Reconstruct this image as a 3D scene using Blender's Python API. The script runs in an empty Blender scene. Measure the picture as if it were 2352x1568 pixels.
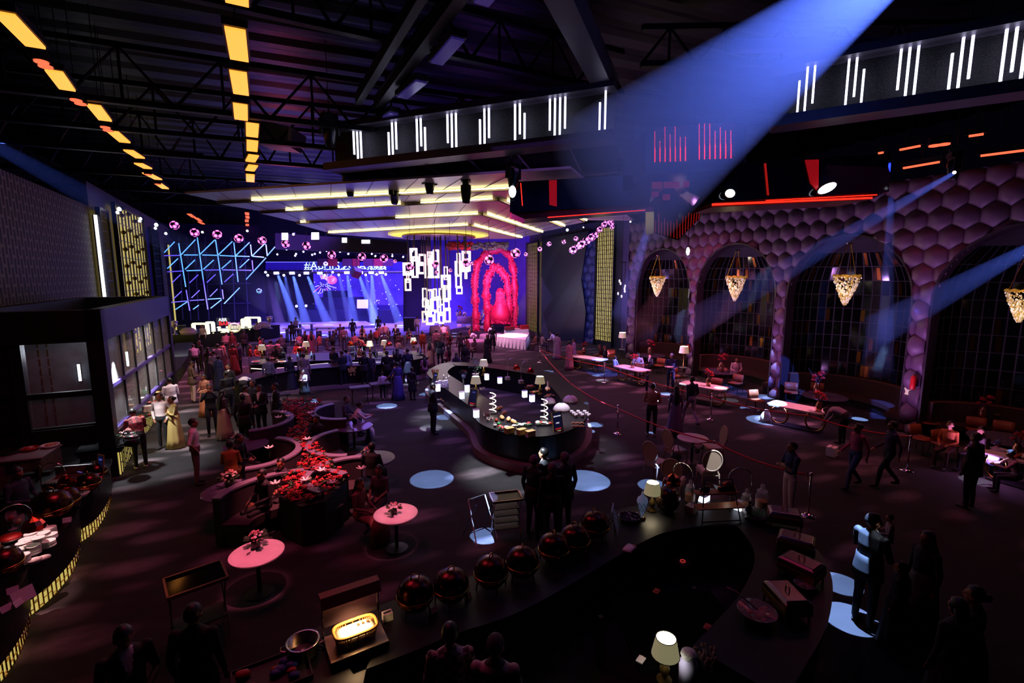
import bpy, bmesh, math, random
import numpy as np
from mathutils import Vector, Matrix
scene = bpy.context.scene
C = scene.collection
PI = math.pi
rnd = random.Random(7)
# ---------------------------------------------------------------- camera
EYE = 5.3
FPX = 1110.0
PITCH = math.radians(7.85)
YAW = math.radians(22.1445)
cam = bpy.data.cameras.new('camera')
cam.sensor_width = 36.0
cam.lens = 36.0 * FPX / 2352.0
cam.clip_start = 0.1
cam.clip_end = 300
cam_o = bpy.data.objects.new('camera', cam)
cam_o.location = (0, 0, EYE)
cam_o.rotation_euler = (PI / 2 - PITCH, 0, -YAW)
C.objects.link(cam_o)
scene.camera = cam_o
# ---------------------------------------------------------------- world, colour
w = bpy.data.worlds.new('night')
scene.world = w
w.use_nodes = True
w.node_tree.nodes['Background'].inputs[0].default_value = (0.35, 0.22, 0.75, 1)
w.node_tree.nodes['Background'].inputs[1].default_value = 0.0022
vs = scene.view_settings
vs.view_transform = 'Standard'
vs.look = 'None'
vs.exposure = 0.0
vs.gamma = 1.0
vs.use_curve_mapping = False
cy = scene.cycles
cy.max_bounces = 4
cy.diffuse_bounces = 2
cy.glossy_bounces = 2
cy.transmission_bounces = 3
cy.transparent_max_bounces = 8
cy.volume_bounces = 0
cy.sample_clamp_indirect = 3.0
cy.caustics_reflective = False
cy.caustics_refractive = False
cy.use_denoising = True
cy.use_adaptive_sampling = True
cy.adaptive_threshold = 0.02
# ---------------------------------------------------------------- measuring: a pixel of the photograph -> a point of the hall
_fw = Vector((math.sin(YAW) * math.cos(PITCH), math.cos(YAW) * math.cos(PITCH), -math.sin(PITCH)))
_rt = Vector((math.cos(YAW), -math.sin(YAW), 0))
_up = _rt.cross(_fw)
FH = Vector((math.sin(YAW), math.cos(YAW), 0))
EYEV = Vector((0, 0, EYE))
def ray(x, y):
 return _fw * FPX + _rt * (x - 1176) + _up * (784 - y)
def G(x, y, z=0.0):
 d = ray(x, y)
 return EYEV + d * ((z - EYE) / d.z)
def D(x, y, t):
 d = ray(x, y)
 return EYEV + d * (t / d.dot(FH))
def XW(x, y, xx):
 d = ray(x, y)
 return EYEV + d * (xx / d.x)
def depth(p):
 return (Vector(p) - EYEV).dot(_fw)
# ---------------------------------------------------------------- lights
def look_rot(d):
 return Vector(d).to_track_quat('-Z', 'Y').to_euler()
def spot(src, dst, energy, col, rad=None, size=None, blend=0.06, soft=0.03, name='spot_lamp'):
 src, dst = Vector(src), Vector(dst)
 l = bpy.data.lights.new(name, 'SPOT')
 l.energy = energy
 l.color = col
 L = (dst - src).length
 l.spot_size = size if size else 2 * math.atan(rad / L)
 l.spot_blend = blend
 l.shadow_soft_size = soft
 o = bpy.data.objects.new(name, l)
 o.location = src
 o.rotation_euler = look_rot(dst - src)
 C.objects.link(o)
 return o
def area(src, dst, sx, sy, energy, col, spread=PI):
 l = bpy.data.lights.new('wash_light', 'AREA')
 l.shape = 'RECTANGLE'
 l.size = sx
 l.size_y = sy
 l.energy = energy
 l.color = col
 l.spread = spread
 o = bpy.data.objects.new('wash_light', l)
 o.location = src
 o.rotation_euler = look_rot(Vector(dst) - Vector(src))
 C.objects.link(o)
 return o
def point(p, energy, col, r=0.05):
 l = bpy.data.lights.new('lamp_bulb', 'POINT')
 l.energy = energy
 l.color = col
 l.shadow_soft_size = r
 o = bpy.data.objects.new('lamp_bulb', l)
 o.location = p
 C.objects.link(o)
 return o
# unseen area lights added as a coloured ambient wash over the hall
area((-1.5, 11, 9.8), (-1.5, 12.5, 0), 3, 3, 120, (1.0, 0.10, 0.26), 2.2)
area((1.5, 7, 9.8), (1.5, 8, 0), 4, 3, 14, (0.9, 0.10, 0.34), 2.2)
area((14.5, 9, 8.2), (14.5, 10, 0), 3, 3, 100, (1.0, 0.10, 0.18), 2.2)
area((14.5, 18, 8.2), (14.5, 19, 0), 5, 3, 330, (0.9, 0.14, 0.36), 2.2)
area((6, 20, 8.4), (6, 21, 0), 6, 4, 520, (0.32, 0.13, 1.0), 2.2)
area((7, 14, 9.0), (7, 14, 0), 4, 4, 60, (0.36, 0.16, 0.75), 2.2)
area((-3, 30, 8.5), (-2, 31, 0), 5, 4, 1150, (0.9, 0.16, 0.38), 2.0)
area((9, 33, 7.2), (9, 34, 0), 6, 4, 1200, (0.75, 0.16, 0.55), 2.0)
area((3, 51, 9.5), (3, 52, 0), 16, 5, 8500, (0.24, 0.12, 1.0), 1.7)
area((3, 42, 8.6), (1, 36, 0), 12, 2, 500, (0.26, 0.13, 1.0), 1.5)
for yy, k in ((6.5, 1.0), (9.6, 1.0), (14.8, 1.0), (19.8, 1.1), (24.5, .9)):
 spot((15.9, yy, 0.4), (18.3, yy + .4, 6.0), 470 * k, (0.62, 0.25, 0.80), size=2.3, blend=1.0, soft=0.1, name='wall_uplight')
 spot((15.2, yy + 2.4, 0.4), (18.3, yy + 2.4, 7.2), 360 * k, (0.50, 0.27, 0.95), size=2.0, blend=1.0, soft=0.1, name='wall_uplight')
spot((-3.2, 17, 9.6), (-4.6, 21, 0), 2600, (1.0, 0.66, 0.48), size=1.0, blend=.8, soft=.2)
# ---------------------------------------------------------------- materials
MATS = {}
def lin(c):
 if isinstance(c, str):
  c = c.lstrip('#')
  if len(c) == 3:
   c = c[0] * 2 + c[1] * 2 + c[2] * 2
  c = [int(c[i:i + 2], 16) / 255 for i in (0, 2, 4)]
  c = [x / 12.92 if x <= 0.04045 else ((x + 0.055) / 1.055) ** 2.4 for x in c]
 return (c[0], c[1], c[2], 1.0)
def M(name, col='#808080', rough=0.5, metal=0.0, emit=None, es=0.0, trans=0.0, alpha=1.0, sample=False, bump=0.0, bscale=30.0, vary=0.0, sheen=0.0, ior=1.45):
 if name in MATS:
  return MATS[name]
 m = bpy.data.materials.new(name)
 m.use_nodes = True
 nt = m.node_tree
 b = nt.nodes['Principled BSDF']
 b.inputs['Base Color'].default_value = lin(col)
 b.inputs['Roughness'].default_value = rough
 b.inputs['Metallic'].default_value = metal
 b.inputs['Transmission Weight'].default_value = trans
 b.inputs['Alpha'].default_value = alpha
 b.inputs['IOR'].default_value = ior
 if emit:
  b.inputs['Emission Color'].default_value = lin(emit)
  b.inputs['Emission Strength'].default_value = es
  if not sample:
   m.cycles.emission_sampling = 'NONE'
 if bump or vary:
  tc = nt.nodes.new('ShaderNodeTexCoord')
  nz = nt.nodes.new('ShaderNodeTexNoise')
  nz.inputs['Scale'].default_value = bscale
  nz.inputs['Detail'].default_value = 3
  nt.links.new(tc.outputs['Object'], nz.inputs['Vector'])
  if bump:
   bp = nt.nodes.new('ShaderNodeBump')
   bp.inputs['Strength'].default_value = bump
   bp.inputs['Distance'].default_value = 0.02
   nt.links.new(nz.outputs['Fac'], bp.inputs['Height'])
   nt.links.new(bp.outputs['Normal'], b.inputs['Normal'])
  if vary:
   mx = nt.nodes.new('ShaderNodeMixRGB')
   mx.blend_type = 'MULTIPLY'
   mx.inputs[1].default_value = lin(col)
   rp = nt.nodes.new('ShaderNodeValToRGB')
   rp.color_ramp.elements[0].position = 0.35
   rp.color_ramp.elements[1].position = 0.65
   rp.color_ramp.elements[0].color = (1 - vary, 1 - vary, 1 - vary, 1)
   nt.links.new(nz.outputs['Fac'], rp.inputs[0])
   nt.links.new(rp.outputs[0], mx.inputs[2])
   mx.inputs[0].default_value = 1.0
   nt.links.new(mx.outputs[0], b.inputs['Base Color'])
 MATS[name] = m
 return m
def nodes_of(m):
 return m.node_tree, m.node_tree.nodes['Principled BSDF']
# ---------------------------------------------------------------- mesh builder
class MB:
 def __init__(s):
  s.v, s.f, s.mi = [], [], []
 def add(s, vs, fs, mi=0):
  n = len(s.v)
  s.v.extend([tuple(p) for p in vs])
  for f in fs:
   s.f.append([i + n for i in f])
   s.mi.append(mi)
  return s
 def box(s, c, d, rz=0.0, mi=0, rot=None):
  x, y, z = d[0] / 2, d[1] / 2, d[2] / 2
  R = rot if rot is not None else Matrix.Rotation(rz, 3, 'Z')
  c = Vector(c)
  vs = [c + R @ Vector((sx * x, sy * y, sz * z)) for sz in (-1, 1) for sy in (-1, 1) for sx in (-1, 1)]
  return s.add(vs, [(0, 2, 3, 1), (4, 5, 7, 6), (0, 1, 5, 4), (2, 6, 7, 3), (0, 4, 6, 2), (1, 3, 7, 5)], mi)
 def hexa(s, p, mi=0):
  """eight corners: bottom four round, then top four round"""
  return s.add(p, [(0, 3, 2, 1), (4, 5, 6, 7), (0, 1, 5, 4), (1, 2, 6, 5), (2, 3, 7, 6), (3, 0, 4, 7)], mi)
 def loft(s, rings, closed=True, caps=True, mi=0, loop=False):
  n = len(rings[0])
  vs = [p for r in rings for p in r]
  fs = []
  K = len(rings)
  for k in range(K if loop else K - 1):
   a, b = k * n, ((k + 1) % K) * n
   for i in range(n if closed else n - 1):
    j = (i + 1) % n
    fs.append((a + i, a + j, b + j, b + i))
  if caps and not loop and closed:
   fs.append(tuple(range(n - 1, -1, -1)))
   fs.append(tuple(range((K - 1) * n, K * n)))
  return s.add(vs, fs, mi)
 def tube(s, pts, r, n=6, mi=0, loop=False, flat=1.0):
  pts = [Vector(p) for p in pts]
  K = len(pts)
  rs = r if isinstance(r, (list, tuple)) else [r] * K
  rings = []
  ref = None
  for k in range(K):
   if loop:
    t = pts[(k + 1) % K] - pts[k - 1]
   else:
    t = pts[min(k + 1, K - 1)] - pts[max(k - 1, 0)]
   if t.length < 1e-9:
    t = Vector((0, 0, 1))
   t.normalize()
   if ref is None:
    ref = Vector((1, 0, 0)) if abs(t.x) < 0.8 else Vector((0, 1, 0))
   u = (ref - t * ref.dot(t)).normalized()
   ref = u
   vv = t.cross(u)
   rings.append([pts[k] + u * (math.cos(a) * rs[k]) + vv * (math.sin(a) * rs[k] * flat) for a in [2 * PI * i / n for i in range(n)]])
  return s.loft(rings, mi=mi, loop=loop)
 def lathe(s, prof, n=16, c=(0, 0, 0), mi=0, caps=True):
  c = Vector(c)
  rings = [[c + Vector((math.cos(2 * PI * i / n) * r, math.sin(2 * PI * i / n) * r, z)) for i in range(n)] for r, z in prof]
  return s.loft(rings, mi=mi, caps=caps)
 def ball(s, c, r, n=10, m=6, mi=0, rot=None):
  r = r if isinstance(r, (list, tuple)) else (r, r, r)
  c = Vector(c)
  R = rot if rot is not None else Matrix.Identity(3)
  rings = []
  for k in range(1, m):
   a = -PI / 2 + PI * k / m
   rings.append([c + R @ Vector((math.cos(a) * math.cos(2 * PI * i / n) * r[0], math.cos(a) * math.sin(2 * PI * i / n) * r[1], math.sin(a) * r[2])) for i in range(n)])
  b = len(s.v)
  s.loft(rings, caps=False, mi=mi)
  s.v.append(tuple(c + R @ Vector((0, 0, -r[2]))))
  s.v.append(tuple(c + R @ Vector((0, 0, r[2]))))
  lo, hi = len(s.v) - 2, len(s.v) - 1
  for i in range(n):
   j = (i + 1) % n
   s.f.append([lo, b + j, b + i])
   s.mi.append(mi)
   s.f.append([hi, b + (m - 2) * n + i, b + (m - 2) * n + j])
   s.mi.append(mi)
  return s
 def prism(s, poly, z0, z1, mi=0):
  n = len(poly)
  ar = sum(poly[i][0] * poly[(i + 1) % n][1] - poly[(i + 1) % n][0] * poly[i][1] for i in range(n))
  if ar < 0:
   poly = poly[::-1]
  return s.loft([[(p[0], p[1], z0) for p in poly], [(p[0], p[1], z1) for p in poly]], mi=mi)
 def build(s, name, mats, parent=None, smooth=False):
  me = bpy.data.meshes.new(name)
  me.from_pydata(s.v, [], s.f)
  if not isinstance(mats, (list, tuple)):
   mats = [mats]
  for m in mats:
   me.materials.append(m)
  if len(mats) > 1:
   me.polygons.foreach_set('material_index', s.mi)
  if smooth:
   me.polygons.foreach_set('use_smooth', [True] * len(me.polygons))
  me.update()
  o = bpy.data.objects.new(name, me)
  C.objects.link(o)
  if parent is not None:
   o.parent = parent
  return o
def bevel(o, wd=0.02, seg=2):
 b = o.modifiers.new('b', 'BEVEL')
 b.width = wd
 b.segments = seg
 b.limit_method = 'ANGLE'
 return o
def tag(o, label, cat, group=None, kind=None):
 if label:
  o['label'] = label
 if cat:
  o['category'] = cat
 if group:
  o['group'] = group
 if kind:
  o['kind'] = kind
 return o
def thing(name, label, cat, loc=(0, 0, 0), rz=0.0, group=None):
 o = bpy.data.objects.new(name, None)
 o.empty_display_size = 0.2
 C.objects.link(o)
 o.location = loc
 o.rotation_euler = (0, 0, rz)
 return tag(o, label, cat, group)
def struct(o, label=None):
 o['kind'] = 'structure'
 if label:
  o['label'] = label
 return o
def kids(o):
 return list(o.children)
def dup(root, loc=None, rz=None, label=None, group=None, scale=None):
 r = root.copy()
 C.objects.link(r)
 if loc is not None:
  r.location = loc
 if rz is not None:
  r.rotation_euler = (0, 0, rz)
 if scale is not None:
  r.scale = (scale,) * 3
 if label:
  r['label'] = label
 if group:
  r['group'] = group
 for ch in list(root.children):
  c = ch.copy()
  C.objects.link(c)
  c.parent = r
  for g in list(ch.children):
   d = g.copy()
   C.objects.link(d)
   d.parent = c
 return r
HANG = []
class Kind:
 """the first call places the built thing itself, later calls place copies"""
 def __init__(s, root):
  s.root, s.used = root, False
 def at(s, loc, rz=0.0, label=None, group=None, scale=1.0):
  loc = Vector(loc)
  if not s.used:
   s.used = True
   r = s.root
   r.location = loc
   r.rotation_euler = (0, 0, rz)
   r.scale = (scale,) * 3
   if label:
    r['label'] = label
   if group:
    r['group'] = group
   return r
  return dup(s.root, loc, rz, label, group, scale)
def text_mesh(txt, size, depth_=0.004):
 cu = bpy.data.curves.new('lettering', 'FONT')
 cu.body = txt
 cu.size = size
 cu.extrude = depth_
 cu.align_x = 'CENTER'
 cu.align_y = 'CENTER'
 o = bpy.data.objects.new('lettering', cu)
 C.objects.link(o)
 bpy.context.view_layer.update()
 me = bpy.data.meshes.new_from_object(o.evaluated_get(bpy.context.evaluated_depsgraph_get()))
 bpy.data.objects.remove(o)
 bpy.data.curves.remove(cu)
 return me
def text_part(txt, size, mat, parent, loc, rot, name='lettering', depth_=0.004):
 me = text_mesh(txt, size, depth_)
 me.materials.clear()
 me.materials.append(mat)
 o = bpy.data.objects.new(name, me)
 C.objects.link(o)
 o.parent = parent
 o.location = loc
 o.rotation_euler = rot
 return o
# shared materials
BLACK = M('black_paint', '#0b0a0c', 0.55)
GLOSSBLACK = M('gloss_black', '#08080a', 0.12)
DARKSTEEL = M('dark_steel', '#2a2830', 0.4, 0.8)
STEEL = M('steel', '#b9b6b4', 0.25, 1.0)
CHROME = M('chrome', '#d8d4d0', 0.08, 1.0)
BRASS = M('brass', '#b98d3f', 0.25, 1.0)
COPPER = M('copper', '#b86a4c', 0.15, 1.0)
WHITE = M('white_paint', '#e4dfda', 0.45)
LINEN = M('white_linen', '#ded6d4', 0.8)
MARBLE = M('pale_marble', '#d6c8c4', 0.25, vary=0.12, bscale=5)
CREAM = M('cream_fabric', '#c8b8a6', 0.8)
WOOD = M('brown_wood', '#6b3f26', 0.45, vary=0.3, bscale=12)
LEATHER = M('tan_leather', '#8a4a2e', 0.5)
GLASS = M('clear_glass', '#ffffff', 0.03, trans=1.0)
REDROSE = M('red_petal', '#a3141c', 0.6)
PINKROSE = M('pink_petal', '#c98a86', 0.6)
WHITEROSE = M('white_petal', '#e6dcd8', 0.6)
GREEN = M('leaf_green', '#24401f', 0.6)
PAPER = M('white_paper', '#efe9e6', 0.7)
FOODRED = M('red_food', '#a02018', 0.5)
FOODTAN = M('baked_food', '#b9824a', 0.7, vary=0.3, bscale=25)
SHADE = M('lamp_shade_fabric', '#d9d3b0', 0.8, emit='#d8cf9c', es=0.26)
SHADE_HOT = M('lamp_shade_inside', '#fff8e6', 0.8, emit='#fff6d8', es=3.0)
LAMPWHITE = M('lit_white', '#ffffff', 0.5, emit='#eef2ff', es=4.0)
GLOWYELLOW = M('lit_warm_panel', '#d8c878', 0.5, emit='#d9c56a', es=0.75, sample=True)
VELVET = M('dark_velvet', '#2c2228', 0.7)
# ================================================================ THE SETTING
def vpl(x, y, A, B):
 """where the sight line of a pixel meets the upright plane through floor points A, B"""
 A, B = Vector((A[0], A[1], 0)), Vector((B[0], B[1], 0))
 n = (B - A).cross(Vector((0, 0, 1)))
 d = ray(x, y)
 return EYEV + d * ((A - EYEV).dot(n) / d.dot(n))
# carpet: dark, with drifting leaf-shaped paler patches
carpet = M('patchy_carpet', '#1c171a', 0.9)
nt, pb = nodes_of(carpet)
tc = nt.nodes.new('ShaderNodeTexCoord')
mp = nt.nodes.new('ShaderNodeMapping')
mp.inputs['Rotation'].default_value = (0, 0, 0.35)
mp.inputs['Scale'].default_value = (0.55, 1.25, 1)
nz = nt.nodes.new('ShaderNodeTexNoise')
nz.inputs['Scale'].default_value = 0.8
ad = nt.nodes.new('ShaderNodeMixRGB')
ad.blend_type = 'ADD'
ad.inputs[0].default_value = 0.6
vo = nt.nodes.new('ShaderNodeTexVoronoi')
vo.inputs['Scale'].default_value = 0.95
rp = nt.nodes.new('ShaderNodeValToRGB')
rp.color_ramp.elements[0].position = 0.18
rp.color_ramp.elements[0].color = lin('#6d6266')
rp.color_ramp.elements[1].position = 0.42
rp.color_ramp.elements[1].color = lin('#1b1619')
nt.links.new(tc.outputs['Object'], mp.inputs[0])
nt.links.new(mp.outputs[0], nz.inputs['Vector'])
nt.links.new(mp.outputs[0], ad.inputs[1])
nt.links.new(nz.outputs['Color'], ad.inputs[2])
nt.links.new(ad.outputs[0], vo.inputs['Vector'])
nt.links.new(vo.outputs['Distance'], rp.inputs[0])
n2 = nt.nodes.new('ShaderNodeTexNoise')
n2.inputs['Scale'].default_value = 2.2
n2.inputs['Detail'].default_value = 6
r2 = nt.nodes.new('ShaderNodeValToRGB')
r2.color_ramp.elements[0].position = 0.35
r2.color_ramp.elements[0].color = (0.35, 0.35, 0.35, 1)
r2.color_ramp.elements[1].position = 0.7
mul = nt.nodes.new('ShaderNodeMixRGB')
mul.blend_type = 'MULTIPLY'
mul.inputs[0].default_value = 1
nt.links.new(mp.outputs[0], n2.inputs['Vector'])
nt.links.new(n2.outputs['Fac'], r2.inputs[0])
nt.links.new(rp.outputs[0], mul.inputs[1])
nt.links.new(r2.outputs[0], mul.inputs[2])
nt.links.new(mul.outputs[0], pb.inputs['Base Color'])
struct(MB().box((8, 28, -0.1), (60, 74, 0.2)).build('floor', carpet))
# dance floor and the low platform on it
dance = M('dance_floor_sheen', '#8a84a0', 0.32, vary=0.35, bscale=0.9)
struct(MB().prism([(-5.5, 41.5), (1, 43.5), (8, 42.5), (16, 49), (16, 58), (-6.5, 60)], 0.0, 0.03).build('floor_dance', dance))
# ------------------------------------------------ right wall: honeycomb tiles, four arches with dark glazed niches
WX = 18.3
ARCH = [(22.35, 2.3), (17.25, 2.3), (12.1, 2.28), (6.95, 2.28)]
ZTOP = 6.72
hexm = M('plum_honeycomb_tile', '#5c4358', 0.5)
hexbase = M('tile_joint', '#86687e', 0.6)
archm = M('arch_trim', '#2a1e26', 0.4)
def arch_z(dy, hw):
 sp = ZTOP - hw
 return sp + math.sqrt(max(hw * hw - dy * dy, 0))
def push(y, z, grow=0.04):
 """move a point that lies inside an arch out to the arch's edge"""
 for yc, hw in ARCH:
  hw2 = hw + grow
  sp = ZTOP - hw
  dy = y - yc
  if z < sp:
   if abs(dy) < hw2:
    return yc + math.copysign(hw2, dy), z, True
  else:
   r = math.hypot(dy, z - sp)
   if r < hw2:
    k = hw2 / max(r, 1e-6)
    return yc + dy * k, sp + (z - sp) * k, True
 return y, z, False
mb = MB()
y = 0.0
cols = []
while y < 25.4:
 cols.append(y)
 y += 0.12
for a, b in zip(cols[:-1], cols[1:]):
 m = (a + b) / 2
 z0 = 0
 for yc, hw in ARCH:
  if abs(m - yc) < hw:
   z0 = arch_z(m - yc, hw)
 mb.add([(WX, a, z0), (WX, b, z0), (WX, b, 8.4), (WX, a, 8.4)], [(0, 1, 2, 3)])
wall_r = struct(mb.build('wall_right', hexbase))
def hex_tiles(y0, y1, z0, z1, place, s=0.385, pushf=None, rise=0.15):
 mb = MB()
 dyy, dzz = math.sqrt(3) * s, 1.5 * s
 nr = int((z1 - z0) / dzz) + 2
 nc = int((y1 - y0) / dyy) + 2
 for r in range(nr):
  for c in range(nc):
   cy_ = y0 + c * dyy + (dyy / 2 if r % 2 else 0)
   cz_ = z0 + r * dzz
   rings = []
   ins, tot = 0, 0
   for k, (f, h) in enumerate([(0.99, 0.0), (0.97, .012), (.75, rise * .46), (0.5, rise * 0.76), (.25, rise * .94), (0.0, rise)]):
    pts = []
    for i in range(12):
     a = PI / 6 * i + PI / 6
     rr = s * f * (1.0 if i % 2 == 0 else 0.866)
     yy, zz = cy_ + rr * math.cos(a), cz_ + rr * math.sin(a)
     tot += 1
     if pushf:
      yy, zz, w_ = pushf(yy, zz)
      ins += w_
     zz = min(max(zz, 0.02), z1)
     yy = min(max(yy, y0), y1)
     pts.append((yy, zz, h))
    rings.append(pts)
   if ins == tot or cz_ - s > z1 or cy_ - s > y1:
    continue
   mb.loft([[place(*p) for p in g] for g in rings], caps=False)
 return mb
struct(hex_tiles(0.0, 25.4, 0.1, 8.4, lambda y, z, h: (WX - 0.01 - h, y, z), pushf=push).build('wall_right_tiles', hexm, smooth=True))
niche_m = M('black_glazed_tile', '#070608', 0.10)
joint_m = M('niche_joint', '#2c2a2c', 0.5)
glint_m = M('niche_amber_reflection', '#8a5a24', 0.22, 1.0)  # gold strips drawn in place of amber reflections on the glaze
for ai, (yc, hw) in enumerate(ARCH):
 sp = ZTOP - hw
 arc = [(yc - hw, 0)] + [(yc + hw * math.cos(a), sp + hw * math.sin(a)) for a in [PI - PI * i / 28 for i in range(29)]] + [(yc + hw, 0)]
 rings = []
 for i, (yy, zz) in enumerate(arc):
  if zz <= 0 or i in (0, len(arc) - 1):
   n = Vector((0, -1 if yy < yc else 1, 0))
  else:
   n = Vector((0, yy - yc, zz - sp)).normalized()
  p = Vector((0, yy, zz))
  rings.append([p + n * a + Vector((WX + b, 0, 0)) for a, b in ((-0.02, 0.35), (-0.02, -0.10), (0.05, -0.10), (0.05, 0.35))])
 struct(MB().loft(rings).build('trim_%d' % (ai + 1), archm))
 # niche: a half-domed alcove faced with tall black glazed strips
 mbn = MB()
 nu, rows = 22, [0.02 + 0.56 * k for k in range(13)]
 rows = [z for z in rows if z < ZTOP - 0.25] + [ZTOP - 0.12, ZTOP - 0.02]
 def npt(u, z, off=0.0):
  wz = hw if z < sp else math.sqrt(max(hw * hw - (z - sp) ** 2, 0.0004))
  a = PI * u
  return Vector((WX + 0.3 + (1.9 * wz / hw - off) * math.sin(a), yc - (wz - off) * math.cos(a), z))
 for a, b in zip(rows[:-1], rows[1:]):
  for i in range(nu):
   u0, u1 = i / nu, (i + 1) / nu
   mbn.add([npt(u0, a), npt(u1, a), npt(u1, b), npt(u0, b)], [(0, 1, 2, 3)], 1)
   e, g = 0.07 / nu, 0.016
   tilt = rnd.uniform(-0.003, 0.003)
   if b < ZTOP - 0.3:
    q = [npt(u0 + e, a + g, 0.012 + tilt), npt(u1 - e, a + g, 0.012 - tilt), npt(u1 - e, b - g, 0.012 - tilt), npt(u0 + e, b - g, 0.012 + tilt * 0.5)]
    mbn.add(q, [(0, 1, 2, 3)], 0)
    if rnd.random() < 0.16 and a > 0.9:
     um = rnd.uniform(u0 + e, u1 - e)
     wd = 0.010
     mbn.add([npt(um - wd, a + .05, 0.03), npt(um + wd, a + .05, 0.03), npt(um + wd, b - .05, 0.03), npt(um - wd, b - .05, 0.03)], [(0, 1, 2, 3)], 2)
 struct(mbn.build('wall_niche', [niche_m, joint_m, glint_m]))
# ------------------------------------------------ far right: column, back-lit grille, dark folded wall, second grille
plumwall = M('plum_wall', '#4b3e58', 0.6)
darkwall = M('dark_wall', '#1b1822', 0.6)
bluewall = M('blue_grey_wall', '#2b2e50', 0.6)
def wall_between(name, A, B, z0, z1, mat, th=0.15):
 A, B = Vector((A[0], A[1], 0)), Vector((B[0], B[1], 0))
 n = (B - A).cross(Vector((0, 0, 1))).normalized() * th
 if n.dot(Vector((0, 0, 0)) - A) > 0:
  n = -n
 z0v, z1v = Vector((0, 0, z0)), Vector((0, 0, z1))
 return struct(MB().hexa([A + z0v, B + z0v, B + n + z0v, A + n + z0v, A + z1v, B + z1v, B + n + z1v, A + n + z1v]).build(name, mat))
GA0, GA1 = (20.38, 29.9), (20.04, 31.75)
GB0, GB1 = (17.72, 36.93), (18.1, 40.13)
wall_between('wall_right_column', (18.35, 25.45), (19.3, 26.7), 0, 8.6, plumwall)
wall_between('wall_right_pier', (19.3, 26.7), (20.5, 29.6), 0, 9.0, plumwall)
wall_between('wall_far_right', (20.3, 29.2), (20.05, 31.9), 0, 9.2, darkwall)
wall_between('wall_far_bend', (20.05, 31.9), (17.75, 36.8), 0, 9.2, bluewall)
wall_between('wall_far_pier', (17.65, 36.8), (18.2, 40.3), 0, 9.2, plumwall)
wall_between('wall_far_return', (18.2, 40.3), (20.6, 45.9), 0, 9.5, plumwall)
def bendpt(u, z, h):
 a, b = Vector((20.0, 31.9, 0)), Vector((17.75, 36.8, 0))
 L = (b - a).length
 n = Vector((-(b - a).y, (b - a).x, 0)).normalized()
 if n.dot(-a) < 0:
  n = -n
 p = a + (b - a) * (u / L) + n * (0.02 + h)
 return (p.x, p.y, z)
struct(hex_tiles(0.2, 2.4, 0.1, 8.6, bendpt, s=0.42, rise=0.14).build('wall_far_bend_tiles', M('blue_hex_tile', '#3a3c62', 0.5), smooth=True))
# jagged black panel standing in front of the folded wall
jag = [(0.9, 0.0), (4.2, 0.0), (4.95, 2.2), (3.9, 3.4), (5.2, 5.2), (5.1, 8.2), (0.6, 8.6), (1.2, 5.0), (0.7, 2.5)]
struct(MB().loft([[bendpt(u, z, 0.30) for u, z in jag], [bendpt(u, z, 0.42) for u, z in jag]]).build('trim_jagged', M('navy_panel', '#12142e', 0.35)))
grille_m = M('grille_bar', '#3a352f', 0.4, 0.6)
def grille(name, label, A, B, z0, z1, nv, nh, off=0.2, lit=GLOWYELLOW, balls=0, bw=.018):
 """tall back-lit screen: a lit panel behind upright bars and cross rails"""
 A, B = Vector((A[0], A[1], 0)), Vector((B[0], B[1], 0))
 d = B - A
 n = Vector((-d.y, d.x, 0)).normalized()
 if n.dot(-A) < 0:
  n = -n
 t = thing(name, label, 'light panel', A)
 L = d.length
 u = d.normalized()
 P = lambda a, z, o: u * a + n * (off + o) + Vector((0, 0, z))
 bx = lambda m, a0, a1, za, zb, o0, o1, mi=0: m.hexa([P(a0, za, o0), P(a1, za, o0), P(a1, za, o1), P(a0, za, o1), P(a0, zb, o0), P(a1, zb, o0), P(a1, zb, o1), P(a0, zb, o1)], mi)
 bx(MB(), 0.05, L - 0.05, z0, z1, 0, 0.03).build('lit_panel', lit, t)
 m = MB()
 for i in range(nv + 1):
  a = 0.06 + (L - 0.12) * i / nv
  ww = bw if i % 2 else bw * 1.6
  bx(m, a - ww, a + ww, z0, z1, 0.06, 0.12)
 m.build('upright_bars', grille_m, t)
 m = MB()
 for k in range(nh + 1):
  z = z0 + (z1 - z0) * k / nh
  bx(m, 0.03, L - 0.03, z - 0.018, z + 0.018, 0.12, 0.14)
  if k < nh:
   for i in range(nv):
    if rnd.random() < 0.35:
     z2 = z + (z1 - z0) / nh * rnd.random()
     a = 0.06 + (L - 0.12) * i / nv
     bx(m, a, a + (L - 0.12) / nv, z2 - 0.014, z2 + 0.014, 0.12, 0.14)
 m.build('cross_rails', grille_m, t)
 m = MB()
 bx(m, -0.06, 0.05, 0.0, z1 + 0.1, 0, 0.2)
 bx(m, L - 0.05, L + 0.06, 0.0, z1 + 0.1, 0, 0.2)
 bx(m, -0.06, L + 0.06, z1, z1 + 0.12, 0, 0.2)
 m.build('frame', DARKSTEEL, t)
 if balls:
  m = MB()
  for k in range(balls):
   for i in range(4):
    a = L * (i + 0.7) / 4.6
    z = z0 + (z1 - z0) * (k + 0.5 + 0.25 * (i % 2)) / balls
    m.ball(P(a, z, 0.2), 0.13, 8, 5)
  m.build('ornament_balls', M('bronze_ball', '#5b4c2c', 0.2, 1.0), t, smooth=True)
 return t
grille('grille_light', 'tall back-lit grille panel beside the honeycomb wall', GA0, GA1, 0.4, 8.7, 9, 26)
grille('grille_light', 'far back-lit grille panel next to the red flower arches', GB0, GB1, 0.4, 8.0, 12, 24)
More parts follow.
